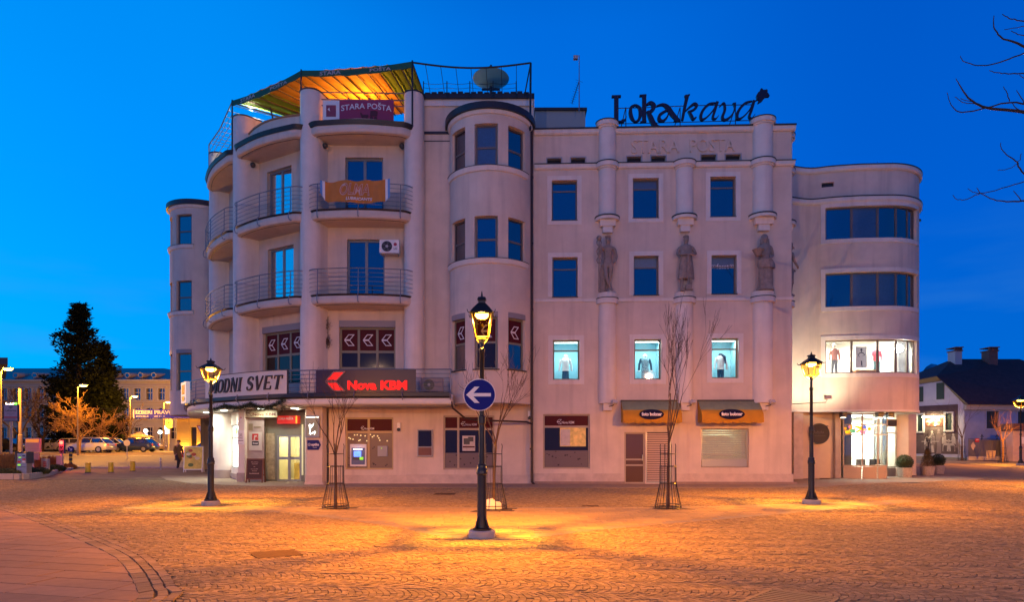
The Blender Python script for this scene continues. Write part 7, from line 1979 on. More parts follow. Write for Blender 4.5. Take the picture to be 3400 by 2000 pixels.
# --- roof lettering, hand drawn strokes
rs = thing('roof_sign', 'large dark blue script letters Loka kava on a roof frame', 'roof sign', (8, 27.5, 15.1))
RSn = Plane((MF.pt(0, 0, -.35)[0], MF.pt(0, 0, -.35)[1]), (MF.pt(L, 0, -.35)[0], MF.pt(L, 0, -.35)[1]))
m_rs = mat('deep_blue_letters', (.008, .008, .035), .4)
Yr = 27.6
def zp(x, y):                                   # zoomed photo coordinates -> wall coordinates (s, z)
    u, v = 1900 + x / 2.4706, 250 + y / 2.4706; return SZ(RSn, u, v)
k_ = 1 / 2.4706 / F * Yr
def st(pts, ws, nm=None, sm=True):
    q_.append((pts, ws, sm))
LET = {
 'L': [([(360, 182), (360, 380)], [36, 36], 0), ([(322, 180), (398, 178)], [16, 16], 0), ([(322, 388), (425, 384)], [14, 12], 0), ([(405, 382), (432, 370), (442, 345)], [22, 12, 4], 1)],
 'o': [([(515, 248), (482, 270), (476, 315), (490, 360), (515, 385), (545, 368), (558, 320), (548, 272), (515, 248)], [12, 22, 30, 26, 12, 22, 30, 24, 12], 1)],
 'k': [([(588, 170), (588, 385)], [34, 32], 0), ([(550, 174), (606, 170)], [14, 14], 0), ([(556, 390), (606, 384)], [12, 12], 0), ([(600, 252), (640, 232), (668, 258), (650, 295), (618, 312)], [10, 26, 34, 26, 14], 1), ([(615, 300), (640, 350), (665, 400), (700, 430), (745, 428)], [20, 38, 36, 26, 8], 1)],
 'a': [([(690, 258), (740, 246), (780, 270), (815, 320), (870, 382)], [10, 20, 36, 38, 30], 1), ([(808, 280), (760, 300), (718, 330), (710, 365), (740, 380), (775, 350), (792, 300)], [10, 16, 22, 28, 18, 14, 8], 1), ([(830, 382), (880, 378)], [8, 12], 0)],
 'k2': [([(942, 168), (920, 270), (900, 376)], [30, 24, 20], 1), ([(918, 180), (962, 164)], [14, 6], 0), ([(925, 300), (965, 262), (1000, 240), (1018, 258), (990, 290), (945, 305)], [8, 14, 20, 22, 14, 8], 1), ([(955, 302), (975, 340), (990, 365), (1015, 350)], [16, 22, 18, 8], 1)],
 'a2': [([(1175, 232), (1120, 242), (1075, 285), (1052, 335), (1060, 368), (1100, 350), (1150, 295), (1180, 235)], [8, 16, 20, 24, 18, 10, 10, 8], 1), ([(1188, 222), (1165, 300), (1150, 355), (1175, 362), (1198, 335)], [22, 20, 18, 10, 4], 1)],
 'v': [([(1205, 262), (1240, 235), (1248, 290), (1228, 350), (1250, 372), (1300, 340), (1330, 280), (1325, 232)], [6, 16, 20, 22, 18, 14, 12, 26], 1)],
 'a3': [([(1470, 218), (1420, 232), (1375, 275), (1348, 330), (1358, 364), (1400, 345), (1450, 290), (1480, 225)], [8, 16, 20, 24, 18, 10, 10, 8], 1), ([(1488, 212), (1465, 295), (1448, 345), (1470, 358), (1495, 325)], [22, 20, 18, 10, 4], 1)],
 'flower': [([(1520, 235), (1545, 200), (1530, 180), (1550, 150), (1545, 115)], [6, 40, 50, 50, 8], 1), ([(1530, 190), (1575, 165), (1612, 180)], [40, 50, 8], 1), ([(1540, 160), (1580, 140), (1590, 125)], [30, 34, 8], 1), ([(1500, 215), (1530, 195)], [4, 12], 0)]}
for nm, sts in LET.items():
    q = MB()
    for j, (pts, ws, sm) in enumerate(sts):
        stroke(q, RSn, [zp(*p) for p in pts], [w * k_ for w in ws], -.02 - j * .003, .10 + j * .003, smooth=bool(sm), n=5)
    q.build('flower_emblem' if nm == 'flower' else 'letter', m_rs, rs)
q = MB(); dr = -.08
for y0, x0, x1 in ((262, 380, 700), (250, 760, 930), (240, 1000, 1500)):
    a = zp(x0, y0); b = zp(x1, y0 - 8); q.tube([RSn.pt(*a, dr), RSn.pt(*b, dr)], .018, 5)
a = zp(330, 392); b = zp(1470, 362); q.tube([RSn.pt(*a, dr), RSn.pt(*b, dr)], .018, 5)
for x in (442, 888, 1343):
    a = zp(x, 255); c = zp(x, 440); q.tube([RSn.pt(*a, dr), RSn.pt(c[0], 14.7, dr)], .02, 5); q.tube([RSn.pt(*a, dr), RSn.pt(c[0] - .35, 14.7, dr - .9)], .02, 5)
q.build('sign_frame', m_dark, rs)
# ================================================================ LEFT BACKGROUND
def X(u, Y): return (u - CX) / F * Y
def far_window(mb_parent, Yp, x0, x1, z0, z1, frame=True, glass=None, lit=None):
    M = Plane((x0, Yp), (x1, Yp)); w = None
    q = MB(); t = .14
    q.bx(M, -t, 0, z0 - t, z1 + t, 0, .12); q.bx(M, M.L, M.L + t, z0 - t, z1 + t, 0, .12); q.bx(M, 0, M.L, z1, z1 + t * 1.4, 0, .14); q.bx(M, -.05, M.L + .05, z0 - t, z0, 0, .2)
    w = q.build('window', m_far2, mb_parent)
    MB().bx(M, 0, M.L, z0, z1, -.3, -.26).build('pane', glass or m_glass, w)
    q = MB(); q.bx(M, M.L / 2 - .04, M.L / 2 + .04, z0, z1, -.25, -.2); q.bx(M, 0, M.L, z0 + (z1 - z0) * .62, z0 + (z1 - z0) * .62 + .07, -.25, -.19); q.build('glazing_bar', m_far2, w)
m_far = mat('warm_cream_far_wall', (.50, .38, .24), .85, var=.06, vscale=1, bump=.1); m_far2 = mat('pale_far_trim', (.56, .44, .28), .8)
YB = 96.; zb = .9
bd = thing('school_building', 'long cream classical building with blue tin roof beyond the street', 'building', (X(400, YB), YB, zb))
xL, xR = X(-260, YB), X(760, YB); ze = Z(1262, YB); zr = Z(1224, YB + 7)
wins = []; zrow = [(Z(1329, YB), Z(1291, YB)), (Z(1392, YB), Z(1356, YB)), (Z(1458, YB), Z(1421, YB))]
us = [366 + 40.3 * k for k in range(-9, 9)]
BMp = Plane((xL, YB), (xR, YB)); hs = []
for i, u in enumerate(us):
    for j, (z0, z1) in enumerate(zrow):
        x = X(u + 10, YB); hs.append((x - .48 - xL, x + .48 - xL, z0, z1))
q = MB(); wall(q, BMp, 0, BMp.L, zb - .5, ze, hs, .3); q.build('wall', m_far, bd)
m_lw = mat('lit_far_window', (.3, .25, .15), .4, emit=(1, .72, .35), es=.35)
for k, h in enumerate(hs): far_window(bd, YB, xL + h[0], xL + h[1], h[2], h[3], glass=m_glassd if (k % 3 == 2 and 30 < k < 48) else None)
q = MB()
for v in (1336, 1344, 1398): q.bx(BMp, 0, BMp.L, Z(v, YB), Z(v - 3, YB), 0.001, .18)
q.bx(BMp, 0, BMp.L, ze - .25, ze, .001, .45); q.bx(BMp, 0, BMp.L, ze - 1.0, ze - .85, .001, .2); q.build('cornice', m_far2, bd)
q = MB(); x1 = X(530, YB + 7); q.hull([(xL - .4, YB - .5, ze), (xR, YB - .5, ze), (xR, YB + 16, ze), (xL - .4, YB + 16, ze)], [(xL + 4, YB + 7, zr), (X(545, YB + 7), YB + 7, zr), (X(545, YB + 7), YB + 8, zr), (xL + 4, YB + 8, zr)]); q.build('roof', mat('blue_grey_tin', (.04, .07, .09), .45, var=.15), bd)
for u in (48, 112, 380, 420, 464, 508):
    x = X(u, YB); zc = ze + .7; q = MB(); q.tube([(x, YB + .2, zc), (x, YB + 3, zc + .2)], .42, 12); q.build('dormer', m_far2, bd); q = MB(); q.tube([(x, YB + .16, zc), (x, YB + .19, zc)], .28, 12); q.build('dormer_window', m_glass, bd)
# side return wall of the lit yellow building at the corner
yb = thing('yellow_building', 'orange lit yellow building with banded walls behind the corner', 'building', (X(620, 70), 70, .9))
YY = 70.; xa0, xb0 = X(588, YY), X(735, YY); Ym = Plane((xa0, YY), (xb0, YY - 1))
hs = [(1.7, 2.4, 1.4, 3.6), (3.2, 3.9, 1.4, 3.6)]
q = MB(); wall(q, Ym, 0, Ym.L, .4, Z(1388, YY), hs, .2); q.build('wall', mat('yellow_banded_wall', (.62, .42, .12), .8), yb)
for i in range(14): 
    z = 1.1 + i * .24
    if z < Z(1388, YY) - .3: 
        for a_, b_ in ((0, 1.6), (2.5, 3.1), (4.0, Ym.L)): MB().bx(Ym, a_, b_, z, z + .16, .001, .05).build('wall_band', MATS['yellow_banded_wall'], yb)
for h in hs: MB().bx(Ym, *h, -.19, -.15).build('pane', m_glassd, yb)
MB().bx(Ym, -.2, Ym.L, Z(1392, YY), Z(1386, YY), -.2, .4).build('cornice', m_far2, yb)
for s_, pw in ((.9, 160), (2.8, 140)):
    p = Ym.pt(s_, 1.0, .7); MB().box(p[0] - .1, p[0] + .1, p[1] - .1, p[1] + .1, .95, 1.1).build('uplight', m_bulb2, yb); plamp((p[0], p[1], 1.25), pw, (1, .58, .12), r=.1, name='uplight_light', parent=yb)
# dark building cut by the left frame edge
db = thing('dark_roofed_building', 'dark building with projecting eaves beside the pharmacy sign', 'building', (X(-40, 60), 60, .7))
MB().prism([(X(-500, 60), 60), (X(8, 60), 60), (X(0, 72), 72), (X(-500, 60), 72)], .5, Z(1215, 60)).build('wall', mat('dark_wall', (.10, .07, .06), .8), db); MB().prism([(X(-500, 60), 59), (X(26, 59), 59), (X(18, 72), 72), (X(-500, 60), 72)], Z(1215, 60), Z(1193, 60)).build('roof', m_dark, db)
# ---- trees
def conifer(x, y, z, h, rb, label, seed):
    rnd = random.Random(seed); t = thing('conifer', label, 'tree', (x, y, z)); q = MB(); q.tube([(x, y, z), (x, y, z + h * .97)], [.55, .05], 8); q.build('trunk', m_barkdark, t)
    q = MB()
    prof = lambda s: rb * (1 - s ** 2.6) ** .95 * (.80 + .26 * math.sin(s * 23 + seed) * .6 + .2 * mnoise.noise(Vector((s * 9, seed, 0)))) + .25
    for i in range(760):
        s = rnd.random() ** 1.15 * .97 + .02 if i > 60 else rnd.random() * .1 + .9
        a = rnd.uniform(0, 2 * math.pi); r_ = max(.25, prof(s) * (1 + .35 * mnoise.noise(Vector((math.cos(a) * 2, math.sin(a) * 2, s * 7))))) * rnd.uniform(.75, 1.08); zz = z + h * s
        tip = Vector((x + r_ * math.cos(a), y + r_ * math.sin(a), zz + rnd.uniform(.1, .5))); st_ = Vector((x, y, zz - .15 * r_ - .1))
        q.tube([st_, st_.lerp(tip, .6) + Vector((0, 0, -.12 * r_)), tip], [.05, .03, .01], 3, caps=False)
        for k in range(int(6 + r_ * 8)):
            f = rnd.uniform(.3, 1.05); p = st_.lerp(tip, f) + Vector((rnd.gauss(0, .22), rnd.gauss(0, .22), rnd.gauss(0, .16) - .1 * math.sin(f * 3) * r_ * .4))
            d = Vector((math.cos(a) + rnd.gauss(0, .8), math.sin(a) + rnd.gauss(0, .8), rnd.gauss(.25, .5))).normalized(); w = d.cross(Vector((rnd.gauss(0, 1), rnd.gauss(0, 1), 1))).normalized(); l = rnd.uniform(.22, .5)
            q.face([p - w * l * .35, p + w * l * .35, p + d * l])
    q.build('crown', m_leafdark, t)
Yt = 74.; conifer(X(262, Yt), Yt, .9, Z(1015, Yt) - .9, 3.5, 'tall dark redwood rising above the long building', 3)
conifer(X(340, Yt + 3), Yt + 3, .9, Z(1150, Yt + 3) - .9, 2.6, 'narrower dark conifer leaning against the tall redwood on its right', 9)
def bare(x, y, z, h, label, seed, m, spread=.5, r0=.22, depth=5, kids=(2, 3), minr=.018, n=5):
    rnd = random.Random(seed); t = thing('bare_tree', label, 'tree', (x, y, z), 'bare trees along the street'); q = MB(); q.tube([(x, y, z), (x + .1, y, z + h * .28)], [r0, r0 * .75], 8); q.build('trunk', m, t); q = MB()
    for k in range(n):
        v = k * 2 * math.pi / n + rnd.random(); grow(q, (x + .1, y, z + h * .26), (math.cos(v) * spread, math.sin(v) * spread, 1), h * .34, r0 * .5, depth, rnd, .5, .06, 3, None, kids, minr, .16)
    q.build('crown', m, t)
bare(X(262, 62), 62, .85, 4.9, 'broad orange lit bare tree beneath the street light', 2, m_twigslit, .9, .16, 5, (3, 3), .016)
bare(X(350, 66), 66, .9, 3.9, 'low wide orange lit bare tree right of the street light', 6, m_twigslit, 1.2, .14, 5, (2, 3), .016)
bare(X(60, 68), 68, .9, 6.6, 'dark bare tree at the far left behind the pharmacy sign', 8, m_bark, .6, .2, 5, (2, 3), .02)
bare(X(140, 72), 72, .9, 5.8, 'dark bare tree left of the redwood foot', 12, m_bark, .7, .2, 5, (2, 3), .02)
bare(X(420, 78), 78, .95, 6.0, 'thin bare tree before the cream building', 14, m_bark, .7, .14, 4, (2, 3), .018)
q = MB(); rnd = random.Random(1)
for k in range(26): leaves(q, (X(120 + k * 11, 80), 80 + rnd.random(), 1.6 + rnd.random()), (1.2, .8, 1.2), 120, .35, rnd)
tag(q.build('hedge', mat('dark_hedge', (.03, .022, .014), .9), origin=(X(240, 80), 80, .9)), 'dark hedge in front of the long cream building', 'hedge')
# ---- street lights
for u, v, Yl, lb, pw in ((258, 1281, 58, 'tall street light beside the orange lit tree', 4200), (432, 1317, 72, 'street light left of the purple banner', 7000), (544, 1336, 78, 'street light rising behind the purple banner', 7000), (3, 1226, 46, 'street light before the dark eaves building', 7000)):
    z = Z(v, Yl) - gz(Yl); street_light(X(u, Yl), Yl, z - .1, lb, pw, arm=.35, ang=R(-10))
for u, v, Yl in ((60, 1000, 0),): pass
# slim pole
Yq = 47; q = MB(); q.tube([(X(68, Yq), Yq, gz(Yq)), (X(68, Yq), Yq, 2.4), (X(68, Yq), Yq, 2.42), (X(66, Yq), Yq, Z(1292, Yq))], [.17, .15, .12, .1], 10); tag(q.build('wooden_pole', mat('pale_wood_pole', (.35, .25, .18), .8, var=.15), origin=(X(68, Yq), Yq, gz(Yq))), 'bare wooden pole behind the information board at the left', 'pole')
# purple banner over the street
Yb = 62.; x0, x1 = X(443, Yb), X(640, Yb); z0, z1 = Z(1389, Yb), Z(1361, Yb); t = thing('street_banner', 'purple banner over the street reading IZBERI PRAVO', 'banner', (x0, Yb, z0)); Mb = Plane((x0, Yb), (x1, Yb)); kx = (x1 - x0) / (640 - 443)
q = MB(); q.bx(Mb, 0, Mb.L, z0, z1, 0, .03); q.build('cloth', m_purple, t); MB().bx(Mb, -.02, .10, z0 - .01, z1 + .01, .031, .04).build('end_strip', m_white, t)
q = MB(); z_ = (z1 - z0)
lettering(q, Mb, 'IZBERI PRAVO', kx * 8, kx * 134, z0 + z_ * .44, z0 + z_ * .9, .032, .04, bold=.045); lettering(q, Mb, 'STANDARD'[:1], kx * 141, kx * 150, z0 + z_ * .44, z0 + z_ * .9, .032, .04, bold=.045)
lettering(q, Mb, 'www.bb.si', kx * 9, kx * 50, z0 + z_ * .1, z0 + z_ * .33, .032, .04, bold=.02); lettering(q, Mb, '080 21 11', kx * 69, kx * 105, z0 + z_ * .1, z0 + z_ * .3, .032, .04, bold=.02); q.build('letters', m_print, t)
q = MB(); q.tube([(x0 - 12, Yb, z1 + .4), (x0, Yb, z1)], .012, 4); q.tube([(x0 - 12, Yb, z0), (x0, Yb, z0)], .012, 4); q.build('guy_rope', m_black, t)
# bollards
for u, v, lb in ((292, 1571, 'leftmost of three yellow bollards'), (368, 1570, 'middle of three yellow bollards'), (440, 1566, 'rightmost of three yellow bollards')):
    g = G(u, v); r_ = 8.2 / F * g.y; h = 33 / F * g.y; t = thing('yellow_bollard', lb + ' across the side street', 'bollard', g, 'yellow bollards')
    MB().lathe([(r_, 0), (r_, h * .86), (r_ * .93, h * .9), (r_ * .93, h * .93), (r_ * 1.03, h * .94), (r_ * 1.0, h), (0, h)], g, 20).build('post', m_yellow, t); MB().lathe([(r_ * 1.15, 0), (r_ * 1.1, .03), (r_, .03)], g, 20).build('base_ring', m_darkgrey, t)
# thin grey bollard with stripes
g = G(534, 1562); t = thing('slim_post', 'slim grey post with white stripes right of the yellow bollards', 'bollard', g); h = 40 / F * g.y; q = MB(); q.tube([g, g + Vector((0, 0, h))], .05, 8); q.build('post', m_grey, t)
for k in (.75, .88): MB().lathe([(.052, 0), (.052, .06)], g + Vector((0, 0, h * k)), 10).build('stripe', m_white, t)
# ---- planted island
g0 = [G(-60, 1592), G(30, 1593), G(90, 1592), (G(150, 1583)), G(200, 1568), G(252, 1553), G(240, 1546), G(150, 1536), G(0, 1534), G(-60, 1534)]
isl = [(p.x, p.y) for p in spline([Vector((p.x, p.y, 0)) for p in g0], 3)]
struct(MB().prism(isl, 0, .22), 'planted_ground', mat('bed_soil', (.10, .065, .035), .95, var=.3, vscale=4, bump=.6))
q = MB(); P3 = isl
for a_, b_ in zip(isl[:24], isl[1:24]):
    d = (Vector(b_) - Vector(a_)).normalized(); n_ = Vector((d.y, -d.x)) * .14; q.hull([(*a_, 0), (*b_, 0), (b_[0] + n_.x, b_[1] + n_.y, 0), (a_[0] + n_.x, a_[1] + n_.y, 0)], [(*a_, .28), (*b_, .28), (b_[0] + n_.x, b_[1] + n_.y, .27), (a_[0] + n_.x, a_[1] + n_.y, .27)])
struct(q, 'island_kerb', m_concrete)
def tuft(u, v, w, hgt, name, label, m, n, upright=True, seed=1):
    rnd = random.Random(seed); g = G(u, v); r_ = w / 2 / F * g.y; hh = hgt / F * g.y; q = MB()
    for _ in range(n):
        a = rnd.uniform(0, 6.28); rr2 = r_ * math.sqrt(rnd.random()); p = Vector((g.x + rr2 * math.cos(a), g.y + rr2 * .5 * math.sin(a), .18)); l = hh * rnd.uniform(.6, 1.05) * (1.15 - (rr2 / r_) ** 2 * .6)
        d = Vector((math.cos(a) * .5 * rr2 / r_ + rnd.gauss(0, .2), rnd.gauss(0, .2), 1)).normalized(); w_ = Vector((-d.z, 0, d.x)).normalized() * (.012 if upright else .05)
        if upright: q.face([p - w_, p + w_, p + d * l * .6 + w_ + Vector((0, 0, 0)), p + d * l + Vector((math.cos(a) * .2 * l, 0, -.05))])
        else: p += d * l * rnd.random(); q.face([p - w_, p + w_ * .8 + Vector((0, 0, .04)), p + Vector((rnd.gauss(0, .06), rnd.gauss(0, .06), .09))])
    tag(q.build(name, m, origin=(g.x, g.y, .2)), label, 'shrub' if not upright else 'ornamental grass')
tuft(22, 1583, 95, 62, 'ornamental_grass', 'large dry orange grass clump left of the parking machine', m_hay, 5200, seed=2)
tuft(108, 1560, 34, 40, 'ornamental_grass', 'dry grass clump behind the parking machine', m_hay, 1500, seed=3)
tuft(162, 1556, 36, 42, 'ornamental_grass', 'dry grass clump behind the small metal cabinet', m_hay, 1800, seed=4)
tuft(50, 1520, 34, 32, 'ornamental_grass', 'small dry grass clump at the back of the island', m_hay, 1200, seed=5)
tuft(226, 1558, 46, 20, 'ornamental_grass', 'low dry grass at the right tip of the island', m_hay, 1500, seed=6)
tuft(30, 1590, 90, 17, 'low_shrub', 'low dark green shrub in front of the large dry grass', m_leafbox, 5200, False, 7)
tuft(120, 1586, 78, 17, 'low_shrub', 'low dark green shrub between the machine and the metal cabinet', m_leafbox, 4600, False, 8)
tuft(180, 1572, 60, 18, 'low_shrub', 'low green shrub near the traffic light pole', m_leafbox, 3800, False, 9)
def bxthing(name, label, cat, u0, u1, v0, v1, Y, dep=.35, z0=None):
    x0, x1 = X(u0, Y), X(u1, Y); zt = Z(v0, Y); zb_ = Z(v1, Y) if z0 is None else z0; return thing(name, label, cat, ((x0 + x1) / 2, Y, zb_)), x0, x1, zb_, zt
Ym_ = G(70, 1589).y - .4
t, x0, x1, z0, z1 = bxthing('parking_machine', 'steel parking ticket machine at the front of the planted island', 'parking machine', 55, 88, 1505, 1590, Ym_, z0=0)
q = MB(); q.box(x0, x1, Ym_ - .0, Ym_ + .35, z0, z1 - .02); q.build('cabinet', mat('brushed_steel', (.55, .50, .42), .3, metal=.8, var=.05), t)
q = MB(); q.box(x0 - .06, x0 - .002, Ym_ - .05, Ym_ + .4, z0 + .75, z1 + .02); q.box(x1 + .002, x1 + .06, Ym_ - .05, Ym_ + .4, z0 + .75, z1 + .02); q.box(x0 - .06, x1 + .06, Ym_ - .05, Ym_ + .4, z1 + .02, z1 + .06); q.build('hood', m_darkgrey, t)
w_ = x1 - x0; h_ = z1 - z0
for a_, b_, c_, d_, m_ in ((.2, .45, .80, .84, 'green_keypad'), (.12, .4, .62, .68, 'logo_red'), (.6, .85, .86, .9, 'black_iron'), (.6, .9, .72, .78, 'logo_red'), (.12, .4, .50, .56, 'green_keypad'), (.1, .92, .44, .455, 'black_iron'), (.6, .85, .62, .69, 'white_paint')):
    MB().box(x0 + w_ * a_, x0 + w_ * b_, Ym_ - .012, Ym_ - .001, z0 + h_ * c_, z0 + h_ * d_).build('panel_label', MATS[m_], t)
Yc_ = G(150, 1580).y
t, x0, x1, z0, z1 = bxthing('metal_cabinet', 'small steel cabinet with striped post in the island', 'cabinet', 136, 153, 1525, 1568, Yc_, z0=.1)
MB().box(x0, x1, Yc_, Yc_ + .3, z0, z1).build('body', MATS['brushed_steel'], t); xx = X(157, Yc_ - .2)
MB().box(xx - .05, xx + .05, Yc_ - .25, Yc_ - .15, 0, z1 + .0).build('post', m_grey, t)
for k in range(3): MB().box(xx - .055 - .12, xx + .0, Yc_ - .27, Yc_ - .255, z0 + .42 + k * .10, z0 + .47 + k * .10).build('red_stripe', MATS['logo_red'], t)
Yg = G(196, 1562).y
t, x0, x1, z0, z1 = bxthing('grey_cabinet', 'flat grey cabinet behind the traffic light pole', 'cabinet', 187, 204, 1514, 1560, Yg + .5, z0=.1); MB().box(x0, x1, Yg + .5, Yg + .7, z0, z1).build('body', m_grey, t)
Yi = 39.; t, x0, x1, z0, z1 = bxthing('information_board', 'orange lit information board on a post in the island', 'board', 83, 133, 1456, 1503, Yi)
MB().box(x0, x1, Yi, Yi + .12, z0, z1).build('upper_board', mat('cream_board', (.55, .42, .28), .6), t)
MB().box(x0 + .06, x1 - .08, Yi - .01, Yi - .001, z1 - .26, z1 - .06).build('header', mat('lit_orange_header', (.7, .3, .05), .5, emit=(1, .35, .04), es=.5), t)
for k in range(4): MB().box(x0 + .08, x1 - .1, Yi - .008, Yi - .001, z0 + .10 + k * .13, z0 + .10 + k * .13 + .012).build('text_line', m_darkgrey, t)
MB().box(X(91, Yi), X(128, Yi), Yi + .01, Yi + .1, Z(1528, Yi), z0 - .03).build('lower_board', mat('grey_board', (.33, .27, .2), .6), t); MB().tube([(X(108, Yi), Yi + .05, .1), (X(108, Yi), Yi + .05, z0)], .05, 8).build('post', m_grey, t)
# traffic light with red lamp
Yt2 = G(206, 1566).y; zc = Z(1471, Yt2); xt = X(206, Yt2)
t = thing('traffic_light', 'traffic light showing red at the tip of the planted island', 'traffic light', (xt, Yt2, .1))
MB().tube([(xt - .02, Yt2, .1), (xt - .02, Yt2, zc - .2)], .045, 8).build('pole', m_grey, t)
MB().box(xt - .13, xt + .13, Yt2 - .05, Yt2 + .12, zc - .65, zc + .15).build('housing', m_darkgrey, t)
MB().sph((xt, Yt2 - .07, zc), .11, n=14, k=8, sz=(1, .5, 1)).build('red_lamp', m_redglow, t)
for k in (1, 2): MB().sph((xt, Yt2 - .06, zc - .24 * k), .085, n=12, k=6, sz=(1, .4, 1)).build('dark_lens', m_glassd, t)
plamp((xt, Yt2 - .35, zc), 130, (1, .02, .03), r=.12, name='red_light', parent=t)
Yk = 45.; xk, zk = X(234, Yk), Z(1492, Yk); t = thing('arrow_road_sign', 'round blue arrow sign on a black and yellow banded post', 'road sign', (xk, Yk, gz(Yk)))
q = MB(); disc(q, (xk, 0, zk), .2, Yk, Yk + .02, n=20); q.build('sign_face', m_signblue, t)
Mk = Plane((xk - .3, Yk), (xk + .3, Yk)); q = MB(); stroke(q, Mk, [(.2, zk + .1), (.38, zk - .08)], [.04, .04], .003, .01, smooth=False); stroke(q, Mk, [(.25, zk - .09), (.39, zk - .09)], [.04, .04], .003, .0105, smooth=False); stroke(q, Mk, [(.39, zk + .04), (.39, zk - .1)], [.04, .04], .003, .011, smooth=False); q.build('arrow', m_white, t)
hz_ = (zk - .22 - gz(Yk)) / 6
for k in range(6): MB().box(xk - .11, xk + .11, Yk + .0, Yk + .04, gz(Yk) + k * hz_, gz(Yk) + (k + 1) * hz_).build('band', m_yellow if k % 2 else m_black, t)
# pharmacy sign
Yl = 44.; t = thing('pharmacy_sign', 'grey pharmacy sign reading Lekarna with a green cross', 'sign', (X(36, Yl), Yl, gz(Yl))); x0, x1, z0, z1 = X(14, Yl), X(57, Yl), Z(1398, Yl), Z(1346, Yl); Mp = Plane((x0, Yl), (x1, Yl)); wd_ = x1 - x0; hd_ = z1 - z0
MB().box(x0 - .06, x1 + .06, Yl + .01, Yl + .14, z0 - .06, z1 + .04).build('case', m_darkgrey, t); MB().box(x0, x1, Yl, Yl + .01, z0, z1).build('face', mat('lilac_sign_face', (.38, .33, .36), .5), t)
q = MB(); lettering(q, Mp, 'Lekarna', wd_ * .06, wd_ * .94, z0 + hd_ * .58, z0 + hd_ * .73, .002, .01, bold=.03); lettering(q, Mp, 'Ljubljana', wd_ * .2, wd_ * .8, z0 + hd_ * .43, z0 + hd_ * .50, .002, .01) if 0 else q.bx(Mp, wd_ * .2, wd_ * .8, z0 + hd_ * .45, z0 + hd_ * .48, .002, .01); q.bx(Mp, wd_ * .38, wd_ * .62, z0 + hd_ * .34, z0 + hd_ * .36, .002, .01)
q.bx(Mp, wd_ * .44, wd_ * .56, z0 + hd_ * .76, z0 + hd_ * .96, .002, .009); q.bx(Mp, wd_ * .34, wd_ * .66, z0 + hd_ * .82, z0 + hd_ * .9, .002, .01); q.build('letters', mat('grey_green_print', (.12, .16, .14), .5), t)
MB().bx(Mp, 0, wd_, z0 + hd_ * .18, z0 + hd_ * .25, .002, .012).build('red_band', MATS['logo_red'], t); q = MB()
for k in (.06, .12): q.bx(Mp, wd_ * .08, wd_ * .9, z0 + hd_ * k, z0 + hd_ * (k + .02), .002, .01)
q.build('small_print', m_darkgrey, t)
MB().tube([((x0 + x1) / 2, Yl + .08, gz(Yl)), ((x0 + x1) / 2, Yl + .08, z0)], .06, 8).build('post', m_grey, t)
Yh = 50.; t = thing('neon_sign', 'small white and green lit neon sign above the pharmacy sign', 'neon sign', (X(35, Yh), Yh, gz(Yh))); q = MB(); Mn = Plane((X(18, Yh), Yh), (X(60, Yh), Yh)); lettering(q, Mn, 'hotel', .05, .66, Z(1348, Yh), Z(1338, Yh), 0, .05, bold=.03); q.build('letters', mat('white_neon', (1, 1, 1), .4, emit=(.8, .85, 1), es=3), t)
MB().bx(Mn, .72, .9, Z(1346, Yh), Z(1338, Yh), 0, .05).build('green_square', mat('green_neon', (.1, 1, .1), .4, emit=(.1, 1, .08), es=3), t); MB().bx(Mn, .3, .36, gz(Yh), Z(1349, Yh), -.05, 0).build('post', m_darkgrey, t)
# round white back of a road sign, spar-like tree emblem sign, yield sign
def rsign(u, v, Y, r, label, face, ex=None, name='road_sign'):
    xs_, zs_ = X(u, Y), Z(v, Y); t = thing(name, label, 'road sign', (xs_, Y, gz(Y))); MB().tube([(xs_, Y + .04, gz(Y)), (xs_, Y + .04, zs_ + r)], .035, 6).build('post', m_grey, t); q = MB(); disc(q, (xs_, 0, zs_), r, Y, Y + .02, n=24); q.build('sign_face', face, t); return t, xs_, zs_
rsign(421, 1472, 52, .26, 'round pale road sign seen from behind left of centre', mat('pale_sign_back', (.5, .44, .38), .5))
Yr_ = 80.; xs_, zs_ = X(560, Yr_), Z(1408, Yr_); t = thing('shop_pole_sign', 'white pole sign with round fir tree emblem', 'sign', (xs_, Yr_, .95)); MB().box(xs_ - .42, xs_ + .42, Yr_, Yr_ + .1, zs_ - .5, zs_ + .55).build('face', mat('pale_lit_face', (.6, .52, .42), .5), t)
q = MB(); MN = Plane((xs_ - 1, Yr_), (xs_ + 1, Yr_))
for k in range(18):
    v0, v1 = k * 2 * math.pi / 18, (k + 1) * 2 * math.pi / 18; q.mprism(MN, [(1 + .27 * math.cos(v0), zs_ + .12 + .27 * math.sin(v0)), (1 + .34 * math.cos(v0), zs_ + .12 + .34 * math.sin(v0)), (1 + .34 * math.cos(v1), zs_ + .12 + .34 * math.sin(v1)), (1 + .27 * math.cos(v1), zs_ + .12 + .27 * math.sin(v1))], .003, .01)
q.mprism(MN, [(.84, zs_ + .02), (1.16, zs_ + .02), (1, zs_ + .36)], .003, .01); q.build('emblem', m_darkgrey, t); MB().tube([(xs_, Yr_ + .05, .95), (xs_, Yr_ + .05, zs_ - .5)], .06, 8).build('post', m_grey, t)
